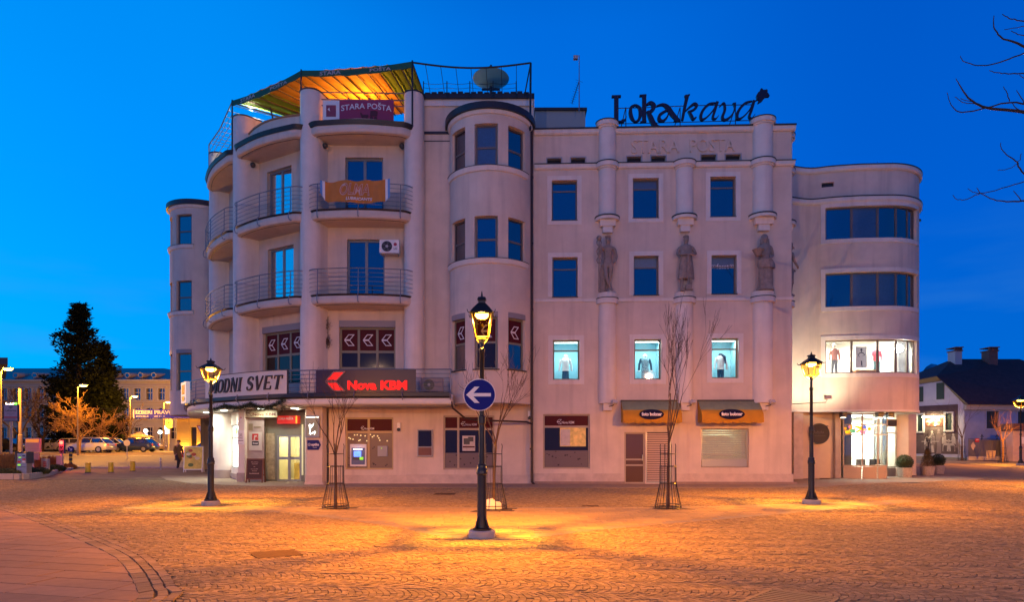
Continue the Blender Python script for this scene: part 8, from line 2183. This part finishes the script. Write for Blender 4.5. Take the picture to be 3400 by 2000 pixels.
for u, v, w2, h2, lb in ((548, 1421, 4, 6, 'small blue lit sign by the cream building'), (555, 1434, 7, 8, 'square white lit sign below the pole sign'), (481, 1446, 8, 4, 'small blue white lit shop sign left of the pole sign')):
    Yz = 82.; xz, zz = X(u, Yz), Z(v, Yz); t = thing('lit_sign', lb, 'lit sign', (xz, Yz, .95)); MB().box(xz - w2 / F * Yz, xz + w2 / F * Yz, Yz, Yz + .1, zz - h2 / F * Yz, zz + h2 / F * Yz).build('face', mat('cool_lit_face', (.5, .6, 1), .5, emit=(.45, .6, 1), es=2.2), t); MB().tube([(xz, Yz + .15, .95), (xz, Yz + .15, zz)], .04, 6).build('post', m_grey, t)
for u, v, lb in ((380, 1432, 'round white globe lamp before the cream building, left'), (484, 1432, 'round white globe lamp beside the kiosk'), (532, 1436, 'round white globe lamp below the purple banner')):
    Yz = 88.; xz, zz = X(u, Yz), Z(v, Yz); t = thing('globe_lamp', lb, 'lamp', (xz, Yz, .95), 'white globe lamps'); MB().sph((xz, Yz, zz), .26, n=12, k=8).build('globe', mat('globe_glow', (1, .95, .8), .4, emit=(1, .93, .75), es=6), t); MB().tube([(xz, Yz, .95), (xz, Yz, zz - .2)], .05, 6).build('post', m_darkgrey, t); plamp((xz, Yz - .4, zz), 500, (1, .85, .6), r=.2, name='lamp_light', parent=t)
Yw = 41.; xs_, zs_ = X(665, Yw), Z(1425, Yw); t = thing('yield_sign', 'red and white triangular give way sign behind the left lamp', 'road sign', (xs_ + .5, Yw, gz(Yw)))
q = MB(); q.hull([(xs_ - .25, Yw, zs_ + .22), (xs_ + .25, Yw, zs_ + .22), (xs_, Yw, zs_ - .24)], [(xs_ - .25, Yw + .02, zs_ + .22), (xs_ + .25, Yw + .02, zs_ + .22), (xs_, Yw + .02, zs_ - .24)]); q.build('red_border', mat('sign_red', (.5, .02, .02), .5), t)
q = MB(); q.hull([(xs_ - .17, Yw - .004, zs_ + .17), (xs_ + .17, Yw - .004, zs_ + .17), (xs_, Yw - .004, zs_ - .15)], [(xs_ - .17, Yw - .002, zs_ + .17), (xs_ + .17, Yw - .002, zs_ + .17), (xs_, Yw - .002, zs_ - .15)]); q.build('white_field', m_white, t); MB().tube([(xs_ + .45, Yw + .05, gz(Yw)), (xs_ + .45, Yw + .05, zs_ - .1), (xs_, Yw + .05, zs_ - .2)], .03, 6).build('post', m_grey, t)
# flags
for u, c, lb in ((585, (.08, .08, .3), 'dark blue flag on the leftmost flagpole'), (591, (.5, .08, .03), 'red flag on the middle flagpole'), (597, (.25, .05, .12), 'dark red flag on the right flagpole')):
    Yf = 76.; xf = X(u, Yf); t = thing('flag', lb, 'flag', (xf, Yf, .95), 'limp flags by the yellow building'); MB().tube([(xf, Yf, .95), (xf, Yf, Z(1396, Yf))], .035, 6).build('pole', m_grey, t); q = MB()
    q.hull([(xf, Yf, Z(1398, Yf)), (xf + .2, Yf + .1, Z(1402, Yf)), (xf + .16, Yf + .1, Z(1440, Yf)), (xf, Yf, Z(1436, Yf))], [(xf, Yf + .03, Z(1398, Yf)), (xf + .2, Yf + .13, Z(1402, Yf)), (xf + .16, Yf + .13, Z(1440, Yf)), (xf, Yf + .03, Z(1436, Yf))]); q.build('cloth', mat('flag_cloth_' + lb.split()[1], c, .7), t)
# bus shelter
Ysh = 66.; t = thing('bus_shelter', 'bus shelter with a large advertising panel beyond the street', 'bus shelter', (X(315, Ysh), Ysh, gz(Ysh))); zg = gz(Ysh)
MB().box(X(271, Ysh), X(362, Ysh), Ysh - .6, Ysh + 1.4, Z(1456, Ysh), Z(1453, Ysh)).build('roof', m_grey, t)
for u in (274, 314, 352):
    for dy in (0, 1.2): MB().box(X(u, Ysh) - .04, X(u, Ysh) + .04, Ysh + dy, Ysh + dy + .08, zg, Z(1456, Ysh)).build('post', m_grey, t)
MB().box(X(276, Ysh), X(312, Ysh), Ysh - .05, Ysh + .05, zg + .3, Z(1459, Ysh)).build('advert_panel', mat('dim_pink_panel', (.36, .25, .24), .5), t); q = MB(); disc(q, (X(288, Ysh), 0, Z(1468, Ysh)), .22, Ysh - .06, Ysh - .055, n=16); disc(q, (X(302, Ysh), 0, Z(1469, Ysh)), .18, Ysh - .06, Ysh - .055, n=16); disc(q, (X(286, Ysh), 0, Z(1485, Ysh)), .2, Ysh - .06, Ysh - .055, n=16); q.build('advert_print', m_darkgrey, t)
MB().box(X(316, Ysh), X(350, Ysh), Ysh + 1.2, Ysh + 1.25, zg + .2, Z(1458, Ysh)).build('glass_wall', m_clear, t); MB().box(X(318, Ysh), X(348, Ysh), Ysh + .7, Ysh + 1.0, zg + .42, zg + .47).build('bench', m_wood, t)
# kiosk with tent roof
Yk = 78.; t = thing('kiosk', 'brown wooden kiosk with pale pointed roof and lit hatch', 'kiosk', (X(455, Yk), Yk, .95)); x0, x1 = X(438, Yk), X(474, Yk)
MB().box(x0, x1, Yk, Yk + 1.4, .9, Z(1452, Yk)).build('wall', m_wood, t); q = MB(); q.hull([(x0 - .3, Yk - .4, Z(1452, Yk)), (x1 + .4, Yk - .4, Z(1452, Yk)), (x1 + .4, Yk + 1.8, Z(1452, Yk)), (x0 - .3, Yk + 1.8, Z(1452, Yk))], [((x0 + x1) / 2 - .3, Yk + .6, Z(1436, Yk)), ((x0 + x1) / 2 - .2, Yk + .6, Z(1436, Yk)), ((x0 + x1) / 2 - .2, Yk + .7, Z(1436, Yk)), ((x0 + x1) / 2 - .3, Yk + .7, Z(1436, Yk))]); q.build('roof', mat('pinkish_tent_roof', (.45, .30, .26), .7), t)
MB().box(X(458, Yk), X(466, Yk), Yk - .03, Yk - .005, Z(1472, Yk), Z(1456, Yk)).build('lit_hatch', mat('hatch_glow', (1, .9, .6), .5, emit=(1, .88, .6), es=2), t)
# ---- cars
def car(x, y, rz, label, col, lit=False, z=None, L_=4.3, kind='hatch', group='parked cars beyond the street'):
    z = gz(y) if z is None else z; t = thing('car', label, 'car', (x, y, z), group); mt = Matrix.Rotation(rz, 3, 'Z'); o = Vector((x, y, z))
    paint = mat('car_paint_' + col[0], col[1], .25, coat=.6, metal=.2); W_ = .88
    st = [(-L_ / 2, .45, .72, .80), (-L_ / 2 + .08, .28, .92, .86), (-L_ / 2 + .5, .22, .98, .88), (0, .2, .96, .88), (L_ / 2 - 1.3, .2, .93, .88), (L_ / 2 - .5, .22, .80, .86), (L_ / 2 - .08, .28, .68, .80), (L_ / 2, .40, .58, .7)]
    q = MB(); rings = []
    for a, z0, z1, w in st: rings.append([(a, -w * .92, z0), (a, -w, z0 + .12), (a, -w, z1 - .14), (a, -w * .88, z1), (a, w * .88, z1), (a, w, z1 - .14), (a, w, z0 + .12), (a, w * .92, z0)])
    for a, b in zip(rings, rings[1:]): q.hull(a, b, caps=False)
    q.face(rings[0][::-1]); q.face(rings[-1]); q.sm = True; q.v = [tuple(mt @ Vector(v) + o) for v in q.v]; q.build('body', paint, t, angle=50)
    q = MB(); a0, a1, b0, b1 = -L_ / 2 + .25, L_ / 2 - 1.15, -L_ / 2 + .75, L_ / 2 - 1.85
    q.hull([(a0, -.78, .95), (a1, -.78, .92), (a1, .78, .92), (a0, .78, .95)], [(b0, -.62, 1.40), (b1, -.62, 1.42), (b1, .62, 1.42), (b0, .62, 1.40)]); q.v = [tuple(mt @ Vector(v) + o) for v in q.v]; g = q.build('windows', m_glass, t)
    q = MB(); q.hull([(b0 - .05, -.64, 1.39), (b1 + .06, -.64, 1.41), (b1 + .06, .64, 1.41), (b0 - .05, .64, 1.39)], [(b0 + .05, -.55, 1.46), (b1 - .05, -.55, 1.47), (b1 - .05, .55, 1.47), (b0 + .05, .55, 1.46)])
    for s in (-1, 1):
        for p0, p1 in (((a0, .95), (b0, 1.4)), ((a1, .92), (b1, 1.42)), (((a0 + a1) / 2, .93), ((b0 + b1) / 2, 1.41))): q.tube([(p0[0], s * .785, p0[1]), (p1[0], s * .63, p1[1])], .03, 4)
    q.v = [tuple(mt @ Vector(v) + o) for v in q.v]; q.build('roof', paint, t)
    for a in (-L_ / 2 + .8, L_ / 2 - .85):
        for s in (-1, 1):
            q = MB(); q.tube([(a, s * .72, .32), (a, s * .9, .32)], .32, 16); q.v = [tuple(mt @ Vector(v) + o) for v in q.v]; w = q.build('wheel', m_black, t)
            q = MB(); q.tube([(a, s * .90, .32), (a, s * .905, .32)], .2, 12); q.v = [tuple(mt @ Vector(v) + o) for v in q.v]; q.build('rim', m_alu, w)
    for s in (-1, 1):
        q = MB(); q.sph((L_ / 2 - .1, s * .62, .62), .13, n=8, k=6, sz=(.6, 1.1, .7)); q.v = [tuple(mt @ Vector(v) + o) for v in q.v]; q.build('headlight', m_whitelamp if lit else m_grey, t)
        q = MB(); q.box(-L_ / 2 - .01, -L_ / 2 + .1, s * .62 - .1, s * .62 + .1, .68, .85); q.v = [tuple(mt @ Vector(v) + o) for v in q.v]; q.build('tail_light', MATS['red_light_box'] if lit else MATS['sign_red'], t)
    if lit:
        for s in (-1, 1):
            p = mt @ Vector((L_ / 2 + .1, s * .62, .62)) + o; plamp(tuple(p), 220, (1, .93, .8), kind='SPOT', r=.06, rot=(R(86), 0, rz - math.pi / 2), spot=R(60), name='headlight_beam', parent=t)
mat('sign_red', (.5, .02, .02), .5)
Ycr = 70.
car(X(380, 72), 72, R(8), 'silver car parked right of the bus shelter', ('silver', (.45, .42, .42)))
car(X(258, 71), 71, R(5), 'pale car half hidden by the street light pole', ('pale', (.5, .42, .4)))
car(X(165, 73), 73, R(180), 'white car left of the red traffic light', ('white', (.6, .55, .55)))
car(X(30, 70), 70, 0, 'dark car behind the pharmacy sign post', ('dark', (.03, .03, .05)))
car(X(118, 74), 74, R(3), 'dark red car behind the information board', ('dark_red', (.15, .02, .02)))
car(X(490, 80), 80, R(-6), 'grey car before the cream building', ('grey', (.25, .22, .2)))
car(X(700, 50), 50, R(172), 'red car behind the left lamp pole', ('red', (.42, .03, .02)), False)
for i, (u, Yc, rz, lb, c_) in enumerate(((300, 64, 180, 'white car driving left with headlights on', ('pearl', (.6, .58, .55))), (448, 68, 181, 'dark blue car driving with headlights on', ('blue', (.03, .05, .12))))):
    car(X(u, Yc), Yc, R(rz), lb, c_, True, group='moving cars on the street')
# man walking at the corner
pg = G(592, 1560); t = thing('person', 'person in brown coat standing beside the pizza board', 'person', pg); J, E = human({'lleg': [(-.09, 0, .88), (-.1, -.16, .5), (-.1, -.12, .1), (-.1, -.26, .05)], 'rleg': [(.09, 0, .88), (.1, .08, .5), (.1, .24, .12), (.1, .12, .04)]})
skin_body('body', J, E, 'pel', m_skin, t, pg, 2, 1.0, R(60)); q = MB(); drape(q, [(.55, .22, .17, 0, 0, .05), (.95, .19, .15, 0, 0, .02), (1.1, .165, .13, 0, 0, .02), (1.35, .215, .15, 0, 0, .02), (1.48, .15, .11, 0, 0, 0), (1.53, .07, .07, 0, 0, 0)], pg, 1.0); q.build('coat', mat('brown_coat', (.16, .10, .04), .8), t)
q = MB()
for s in (-1, 1):
    mt = Matrix.Rotation(R(60), 3, 'Z'); q.tube([pg + mt @ Vector((s * .2, 0, 1.44)), pg + mt @ Vector((s * .26, 0, 1.17)), pg + mt @ Vector((s * .27, -.08, .93))], [.08, .06, .05], 10)
q.build('sleeves', MATS['brown_coat'], t); q = MB()
for g_ in ([(-.09, 0, .88), (-.1, -.16, .5), (-.1, -.12, .08)], [(.09, 0, .88), (.1, .08, .5), (.1, .24, .1)]): q.tube([pg + mt @ Vector(v) for v in g_], [.11, .085, .065], 10)
q.build('trousers', mat('dark_trousers', (.03, .03, .04), .8), t); MB().sph(pg + Vector((.02, .02, 1.73)), .115, n=14, k=8, sz=(.95, 1, .85)).build('hair', m_barkdark, t)
# red stand beside the corner pillar
pr_ = XY(712, 37); t = thing('red_stand', 'red vending stand behind the round corner pillar', 'stand', (pr_[0], pr_[1], .1)); MB().box(pr_[0] - .25, pr_[0] + .3, 37, 37.5, .1, 1.2).build('body', MATS['sign_red'], t); MB().box(pr_[0] + .05, pr_[0] + .2, 36.97, 36.995, .4, .9).build('lit_panel', MATS['pale_lit_face'], t)

# ================================================================ RIGHT BACKGROUND: old house
YH = 54.; zg = gz(YH)
hs_ = thing('old_house', 'old white and blue house with steep dark roof and two chimneys at the right', 'house', (X(3250, YH), YH, zg))
xa_, xc, xe = X(3030, YH + 6), X(3202, YH), X(3620, YH)
ev = Z(1345, YH)
GM = Plane((X(3000, YH + 4.2), YH + 4.2), (xc, YH)); FM = Plane((xc, YH), (xe, YH + 1.5))
def gu(u): return S(GM, u)
m_hw = mat('white_house_plaster', (.60, .60, .64), .85, var=.06, vscale=2, bump=.15); m_hb = mat('blue_grey_plaster', (.36, .42, .56), .85, var=.08, vscale=2, bump=.15); m_shg = mat('green_shutter', (.035, .07, .05), .6)
m_mural = mat('brown_mural_ground', (.15, .10, .08), .8, var=.2, vscale=2); m_cream = mat('mural_cream', (.60, .48, .36), .8); m_taupe = mat('mural_taupe', (.30, .21, .17), .8)
ge = GM.L
gw = [rect(GM, 3052, 1285, 3066, 1335), rect(GM, 3110, 1272, 3135, 1327), (gu(3046), gu(3064), Z(1433, YH + 2.6), Z(1378, YH + 2.6)), (gu(3140), gu(3161), Z(1429, YH + .8), Z(1373, YH + .8))]
q = MB(); wall(q, GM, 0, ge, zg - .3, ev, [h for h in gw[2:]], .15); q.build('gable_wall', m_hw, hs_)
q = MB(); s_top = gu(3120); zt1 = Z(1266, YH + 1.8)
q.face([GM.pt(0, ev), GM.pt(ge, ev), GM.pt(gu(3132), zt1), GM.pt(gu(3060), zt1 - .2), GM.pt(0, zt1 - .5)]); q.build('gable_wall', m_hw, hs_)
for h in gw[:2]:
    q = MB(); q.bx(GM, h[0], h[1], h[2], h[3], .01, .05); w = q.build('shutter', m_shg, hs_)
for h in gw[2:]:
    q = MB(); t_ = .13
    for b_ in ((h[0] - t_, h[0], h[2], h[3] + t_), (h[1], h[1] + t_, h[2], h[3] + t_), (h[0], h[1], h[3], h[3] + t_), (h[0] - t_ * 1.3, h[1] + t_ * 1.3, h[2] - t_, h[2])): q.bx(GM, *b_, .002, .08)
    w = q.build('window', mat('white_window_frame', (.7, .66, .55), .6), hs_); MB().bx(GM, h[0], h[1], h[2], h[3], -.12, -.1).build('pane', m_glassd, w)
    n_ = 14
    for k in range(n_):
        z = h[2] + (h[3] - h[2]) * k / n_; MB().bx(GM, h[0] + .03, h[1] - .03, z + .01, z + (h[3] - h[2]) / n_ * .7, -.09, -.02).build('shutter_slat', m_shg, w)
# mural on the gable wall
mu = thing('mural', 'brown wall painting of seated cafe figures lit by a lamp on the old house', 'mural', GM.pt(ge / 2, zg, .01)); mz0, mz1 = zg + .3, Z(1346, YH + 1.5)
q = MB()
q.bx(GM, 0, gu(3180), mz0, mz1, .002, .010) if 0 else None
mus = gu(3181)
for a_, b_, c_, d_ in ((0, mus, mz0, gw[3][2] - .17), (0, gw[2][0] - .18, gw[3][2] - .17, mz1), (gw[2][1] + .18, gw[3][0] - .18, gw[3][2] - .17, mz1), (gw[3][1] + .18, mus, gw[3][2] - .17, mz1), (gw[3][0] - .18, gw[3][1] + .18, gw[3][3] + .14, mz1), (gw[2][0] - .18, gw[2][1] + .18, gw[2][3] + .14, mz1)): q.bx(GM, a_, b_, c_, d_, .002, .010)
q.build('painted_ground', m_mural, mu)
def sil(mb, u, v, s, m, seated=True, flip=1, raise_=False, Yr=YH + 1.2):
    kx = (gu(u + 2) - gu(u - 2)) / 4 * s; kz = Yr / F * s; a0 = gu(u); z0_ = Z(v, Yr); T = lambda x, y: (a0 + x * flip * kx, z0_ + y * kz)
    d0, d1 = .0105, .0125 + .0005 * (u % 5)
    mb.mprism(GM, [T(3.2 * math.cos(w), 46 + 3.8 * math.sin(w)) for w in np.linspace(0, 6.28, 12, endpoint=False)], d0, d1, m)
    if seated:
        for pts, ws in (([(0, 42), (-1, 34), (-2, 20)], [7, 10, 9]), ([(-2, 20), (7, 19), (12, 17)], [8, 7, 5]), ([(11, 18), (9, 8), (8, 0)], [5, 4, 3]), ([(0, 36), (6, 28), (13, 32)], [4, 3, 2]), ([(-3, 18), (-4, 8), (-4, 0)], [2, 1.5, 1.5])): stroke(mb, GM, [T(*p) for p in pts], [w * kz for w in ws], d0, d1, m, n=3)
    else:
        for pts, ws in (([(0, 42), (0, 32), (0, 20)], [7, 10, 8]), ([(0, 20), (1, 6), (0, -12)], [9, 9, 12]), ([(2, 38), (9, 30), (16, 34)], [4, 3, 3]), ([(-2, 38), (-6, 28), (-4, 18)], [4, 3, 2])): stroke(mb, GM, [T(*p) for p in pts], [w * kz for w in ws], d0, d1, m, n=3)
q = MB()
for u, v, s, m_, st_, fl in ((3075, 1496, .9, m_cream, True, 1), (3098, 1498, 1.1, m_taupe, True, -1), (3117, 1492, 1.35, m_taupe, False, 1), (3136, 1500, 1.25, m_cream, True, 1), (3165, 1500, 1.2, m_cream, True, -1), (3178, 1500, .8, m_taupe, True, -1), (3186, 1502, .6, m_cream, False, 1), (3095, 1490, 1.2, m_cream, False, -1)): sil(q, u, v, s, m_, st_, fl)
zz_ = Z(1468, YH + 1.5); q.bx(GM, gu(3060), gu(3118), zz_, zz_ + .06, .0105, .016, m_cream); q.bx(GM, gu(3140), gu(3162), zz_, zz_ + .05, .0105, .016, m_cream); q.bx(GM, gu(3150), gu(3152), zg + .5, zz_, .0105, .016, m_cream)
q.build('painted_figures', None, mu)
q = MB(); r = random.Random(6); a0, a1 = gu(3075), gu(3131); z0_, z1_ = Z(1417, YH + 2), Z(1392, YH + 2)
q.bx(GM, a0, a1, z0_, z1_, .011, .05, mat('relief_ground', (.16, .06, .03), .8))
for k in range(26): x, z = r.uniform(a0 + .1, a1 - .1), r.uniform(z0_ + .08, z1_ - .08); q.mprism(GM, [(x + .12 * math.cos(w), z + .1 * math.sin(w)) for w in np.linspace(0, 6.28, 8, endpoint=False)], .05, .055 + k * .001, (m_cream, MATS['food_red'], m_taupe)[k % 3])
q.build('picture_panel', None, mu)
lt = thing('wall_strip_lamp', 'bright strip lamp above the picture panel on the old house', 'lamp', GM.pt((a0 + a1) / 2, z1_ + .25, .5)); q = MB(); q.bx(GM, a0 - .1, a1 + .2, z1_ + .12, z1_ + .24, .4, .5); q.build('tube', mat('strip_glow', (1, .9, .6), .4, emit=(1, .86, .5), es=12), lt)
q = MB(); q.bx(GM, a0 - .1, a1 + .2, z1_ + .24, z1_ + .3, .3, .55); q.bx(GM, a0, a0 + .05, z1_ + .2, z1_ + .25, 0, .3); q.bx(GM, a1, a1 + .05, z1_ + .2, z1_ + .25, 0, .3); q.build('bracket', m_darkgrey, lt)
pl_ = GM.pt((a0 + a1) / 2, z1_ + .05, .55); plamp(pl_, 330, (1, .83, .5), r=.15, name='strip_light', parent=lt)
# long front, roof, chimneys
fh = [(S(FM, u0), S(FM, u1), Z(1424, YH + .4), Z(1367, YH + .4)) for u0, u1 in ((3274, 3315), (3378, 3420), (3480, 3520))]
q = MB(); wall(q, FM, 0, FM.L, zg - .3, ev - .35, fh, .15); q.build('front_wall', m_hb, hs_); MB().bx(FM, -.05, FM.L, ev - .42, ev, -.05, .25).build('eaves', mat('cream_eaves', (.55, .50, .38), .8), hs_)
for h in fh:
    q = MB(); t_ = .08
    for b_ in ((h[0] - t_, h[0], h[2], h[3] + t_), (h[1], h[1] + t_, h[2], h[3] + t_), (h[0], h[1], h[3], h[3] + t_), (h[0] - .2, h[1] + .2, h[2] - .15, h[2])): q.bx(FM, *b_, .002, .06)
    w = q.build('window', m_hb, hs_)
    for s_ in (0, 1):
        a_ = h[0] + (h[1] - h[0]) * s_ / 2
        q = MB(); q.bx(FM, a_ + .02, a_ + (h[1] - h[0]) / 2 - .02, h[2], h[3], -.10, -.05); q.build('shutter', mat('dark_green_shutter', (.03, .04, .035), .6), w)
zrd = Z(1193, YH + 5); rx0, rx1 = X(3163, YH + 5), X(3385, YH + 5)
ecor = FM.pt(-.1, ev, .5); efar = FM.pt(FM.L, ev, .5); A1 = GM.pt(gu(3120), Z(1252, YH + 1.8), .5); A0 = GM.pt(-1.5, Z(1283, YH + 4.5), .5)
rf = MB(); r0 = (rx0, YH + 5, zrd); r1_ = (X(3385, YH + 5), YH + 5, zrd); r2_ = (X(3700, YH + 5), YH + 5, Z(1300, YH + 5))
m_roof = mat('dark_brown_roof_tiles', (.055, .028, .03), .8, var=.25, vscale=3, bump=1.2, bscale=18)
rf.face([ecor, efar, r2_, r1_, r0, A1]); rf.face([A1, r0, A0]); rf.face([A0, r0, (rx0 - 8, YH + 9, zrd - 4)]); rf.face([r0, r1_, (rx1, YH + 12, ev), (rx0, YH + 12, ev)]); rf.face([r1_, r2_, (rx1 + 4, YH + 12, ev), (rx1, YH + 12, ev)])
rf.build('roof', m_roof, hs_)
q = MB(); 
for k in range(1, 20):                           # tile courses on the long slope
    t_ = k / 20; a_ = Vector(ecor).lerp(Vector(A1).lerp(Vector(r0), .8), t_); b_ = Vector(efar).lerp(Vector(r2_), t_); q.tube([a_ + Vector((.1, -.03, .03)), b_ + Vector((0, -.03, .03))], .025, 3, caps=False)
q.build('tile_courses', m_roof, hs_)
q = MB(); q.face([ecor, A1, GM.pt(gu(3120), Z(1258, YH + 1.8), .1), FM.pt(0, ev - .1, .1)]); q.face([A1, A0, GM.pt(-1.5, Z(1292, YH + 4.5), 0), GM.pt(gu(3125), Z(1266, YH + 1.8), .0)]); q.build('verge_board', mat('verge_wood', (.20, .15, .10), .8), hs_)
for u, w2, m_, lb in ((3178, 12, mat('white_chimney', (.5, .48, .46), .8), ''), (3294, 15, mat('brick_chimney', (.20, .10, .08), .9, var=.2, vscale=9), '')):
    x = X(u, YH + 4); q = MB(); hw = w2 / F * YH; q.box(x - hw, x + hw, YH + 3.8, YH + 4.8, zrd - 1.2, Z(1168, YH + 4)); ch = q.build('chimney', m_, hs_)
    q = MB(); zc_ = Z(1168, YH + 4); q.box(x - hw * 1.15, x + hw * 1.15, YH + 3.7, YH + 4.9, zc_, zc_ + .1)
    for s_ in (-1, -.33, .33, 1): q.box(x + s_ * hw * .9 - .06, x + s_ * hw * .9 + .06, YH + 3.8, YH + 3.95, zc_ + .1, zc_ + .3)
    q.box(x - hw * 1.2, x + hw * 1.2, YH + 3.65, YH + 4.95, zc_ + .3, zc_ + .38); q.build('chimney_cap', MATS['brick_chimney'] if 'brick_chimney' in MATS else m_, ch)
# fence with metal sheet, finials and diamonds
Yf = 50.5; zf = gz(Yf); fe = thing('metal_fence', 'grey sheet metal fence with pale diamonds before the old house', 'fence', (X(3280, Yf), Yf, zf)); Mf = Plane((X(3214, Yf), Yf), (X(3364, Yf), Yf)); zt_f = Z(1462, Yf)
for k in range(4): 
    a_, b_ = Mf.L * k / 4, Mf.L * (k + 1) / 4; MB().bx(Mf, a_ + .01, b_ - .01, zf + .3, zt_f, 0, .03).build('panel', mat('dull_grey_sheet', (.20, .19, .18), .35, metal=.5, var=.2, vscale=1), fe)
MB().bx(Mf, 0, Mf.L, zf - .1, zf + .28, -.1, .06).build('fence_base', m_concrete, fe)
q = MB()
for u, s in ((3230, 16), (3350, 14), (3363, 13)): 
    a_ = S(Mf, u); k2 = s / F * Yf; z = Z(1482, Yf); q.mprism(Mf, [(a_ - k2 * .5, z), (a_, z - k2 * .9), (a_ + k2 * .5, z), (a_, z + k2 * .9)], .031, .045)
q.build('diamond', m_cream, fe); q = MB()
for k in range(60): a_ = Mf.L * (k + .5) / 60; q.tube([Mf.pt(a_, zt_f, .01), Mf.pt(a_, zt_f + .12, .01)], .012, 4)
for u in (3260, 3310): a_ = S(Mf, u); q.tube([Mf.pt(a_, zt_f, .01), Mf.pt(a_, zt_f + .45, .01)], .03, 5); q.tube([Mf.pt(a_ - .14, zt_f + .25, .01), Mf.pt(a_, zt_f + .33, .01), Mf.pt(a_ + .14, zt_f + .25, .01)], .025, 5)
q.build('spikes', m_black, fe)
xs_ = X(3242, Yf); t = thing('red_notice', 'small red notice plate on the fence', 'notice', (xs_, Yf - .1, Z(1462, Yf))); MB().box(xs_ - .15, xs_ + .15, Yf - .09, Yf - .06, Z(1469, Yf), Z(1458, Yf)).build('plate', MATS['sign_red'], t); MB().box(xs_ - .11, xs_ + .11, Yf - .095, Yf - .091, Z(1463, Yf), Z(1461, Yf)).build('white_line', m_white, t)
# stacked crate
xk = X(3290, 49); t = thing('plastic_crate', 'pale slatted crate standing in front of the fence', 'crate', (xk, 49, gz(49))); zc0 = Z(1518, 49)
for k in range(5): MB().box(xk - .34, xk + .34, 48.98, 49.0, zc0 + .03 + k * .09, zc0 + .09 + k * .09).build('slat', mat('pale_crate', (.55, .42, .25), .6), t)
q = MB()
for k in range(7): q.box(xk - .34 + k * .105, xk - .30 + k * .105, 48.96, 48.98, zc0, zc0 + .48)
q.box(xk - .34, xk + .34, 49.0, 49.3, zc0 - .1, zc0 + .02); q.build('frame', MATS['pale_crate'], t)
# gate pillar at the right edge
xg = X(3388, 49); t = thing('gate_pillar', 'pinkish gate pillar with stepped tiled cap beside the metal fence', 'pillar', (xg, 49, gz(49))); MB().box(X(3363, 49), xg + 3, 49, 50.2, gz(49) - .1, Z(1428, 49)).build('pillar', mat('pinkish_plaster', (.45, .34, .33), .8, var=.1), t)
for k in range(3): MB().box(X(3352 + k * 9, 49), xg + 3, 48.7 + k * .2, 50.5, Z(1428 - k * 7, 49), Z(1421 - k * 7, 49)).build('cap_course', mat('brown_cap_tiles', (.12, .06, .05), .8), t)
MB().box(X(3391, 49), X(3402, 49), 48.97, 48.995, Z(1475, 49), Z(1452, 49)).build('poster', m_print, t)
# bare trees in cages before the house
for u, v, h, lb, sd in ((3082, 1520, 2.6, 'thin bare tree in front of the lit mural', 21), (3194, 1531, 4.0, 'bare tree at the corner of the old house', 22), (3330, 1538, 3.6, 'orange lit bare tree before the metal fence', 23)):
    Yt_ = (EH - .48) * F / (v - HY); g = G(u, v); street_tree(g.x, g.y, g.z, h, lb, sd, .45, depth=3, r0=.05, m=m_bark if sd != 23 else m_twigslit)
    cage(g.x, g.y, g.z, 'distant iron tree guard of the ' + lb)
# far hills behind the house and behind the trees
q = MB(); n_ = 40
for k in range(n_):
    u0, u1 = 2900 + 700 * k / n_, 2900 + 700 * (k + 1) / n_; f = lambda u: 1300 - 70 * math.exp(-((u - 3110) / 90) ** 2) - 25 * math.sin(u * .03) ** 2 - 12 * mnoise.noise(Vector((u * .03, 0, 0)))
    Yh2 = 1500.; q.face([(X(u0, Yh2), Yh2, 0), (X(u1, Yh2), Yh2, 0), (X(u1, Yh2), Yh2, Z(f(u1), Yh2)), (X(u0, Yh2), Yh2, Z(f(u0), Yh2))]); q.face([(X(u0, Yh2), Yh2, Z(f(u0), Yh2)), (X(u1, Yh2), Yh2, Z(f(u1), Yh2)), (X(u1, Yh2 + 400), Yh2 + 400, 0), (X(u0, Yh2 + 400), Yh2 + 400, 0)])
struct(q, 'snowy_hills', mat('snowy_blue_hill', (.30, .38, .5), .9, var=.6, vscale=.02))
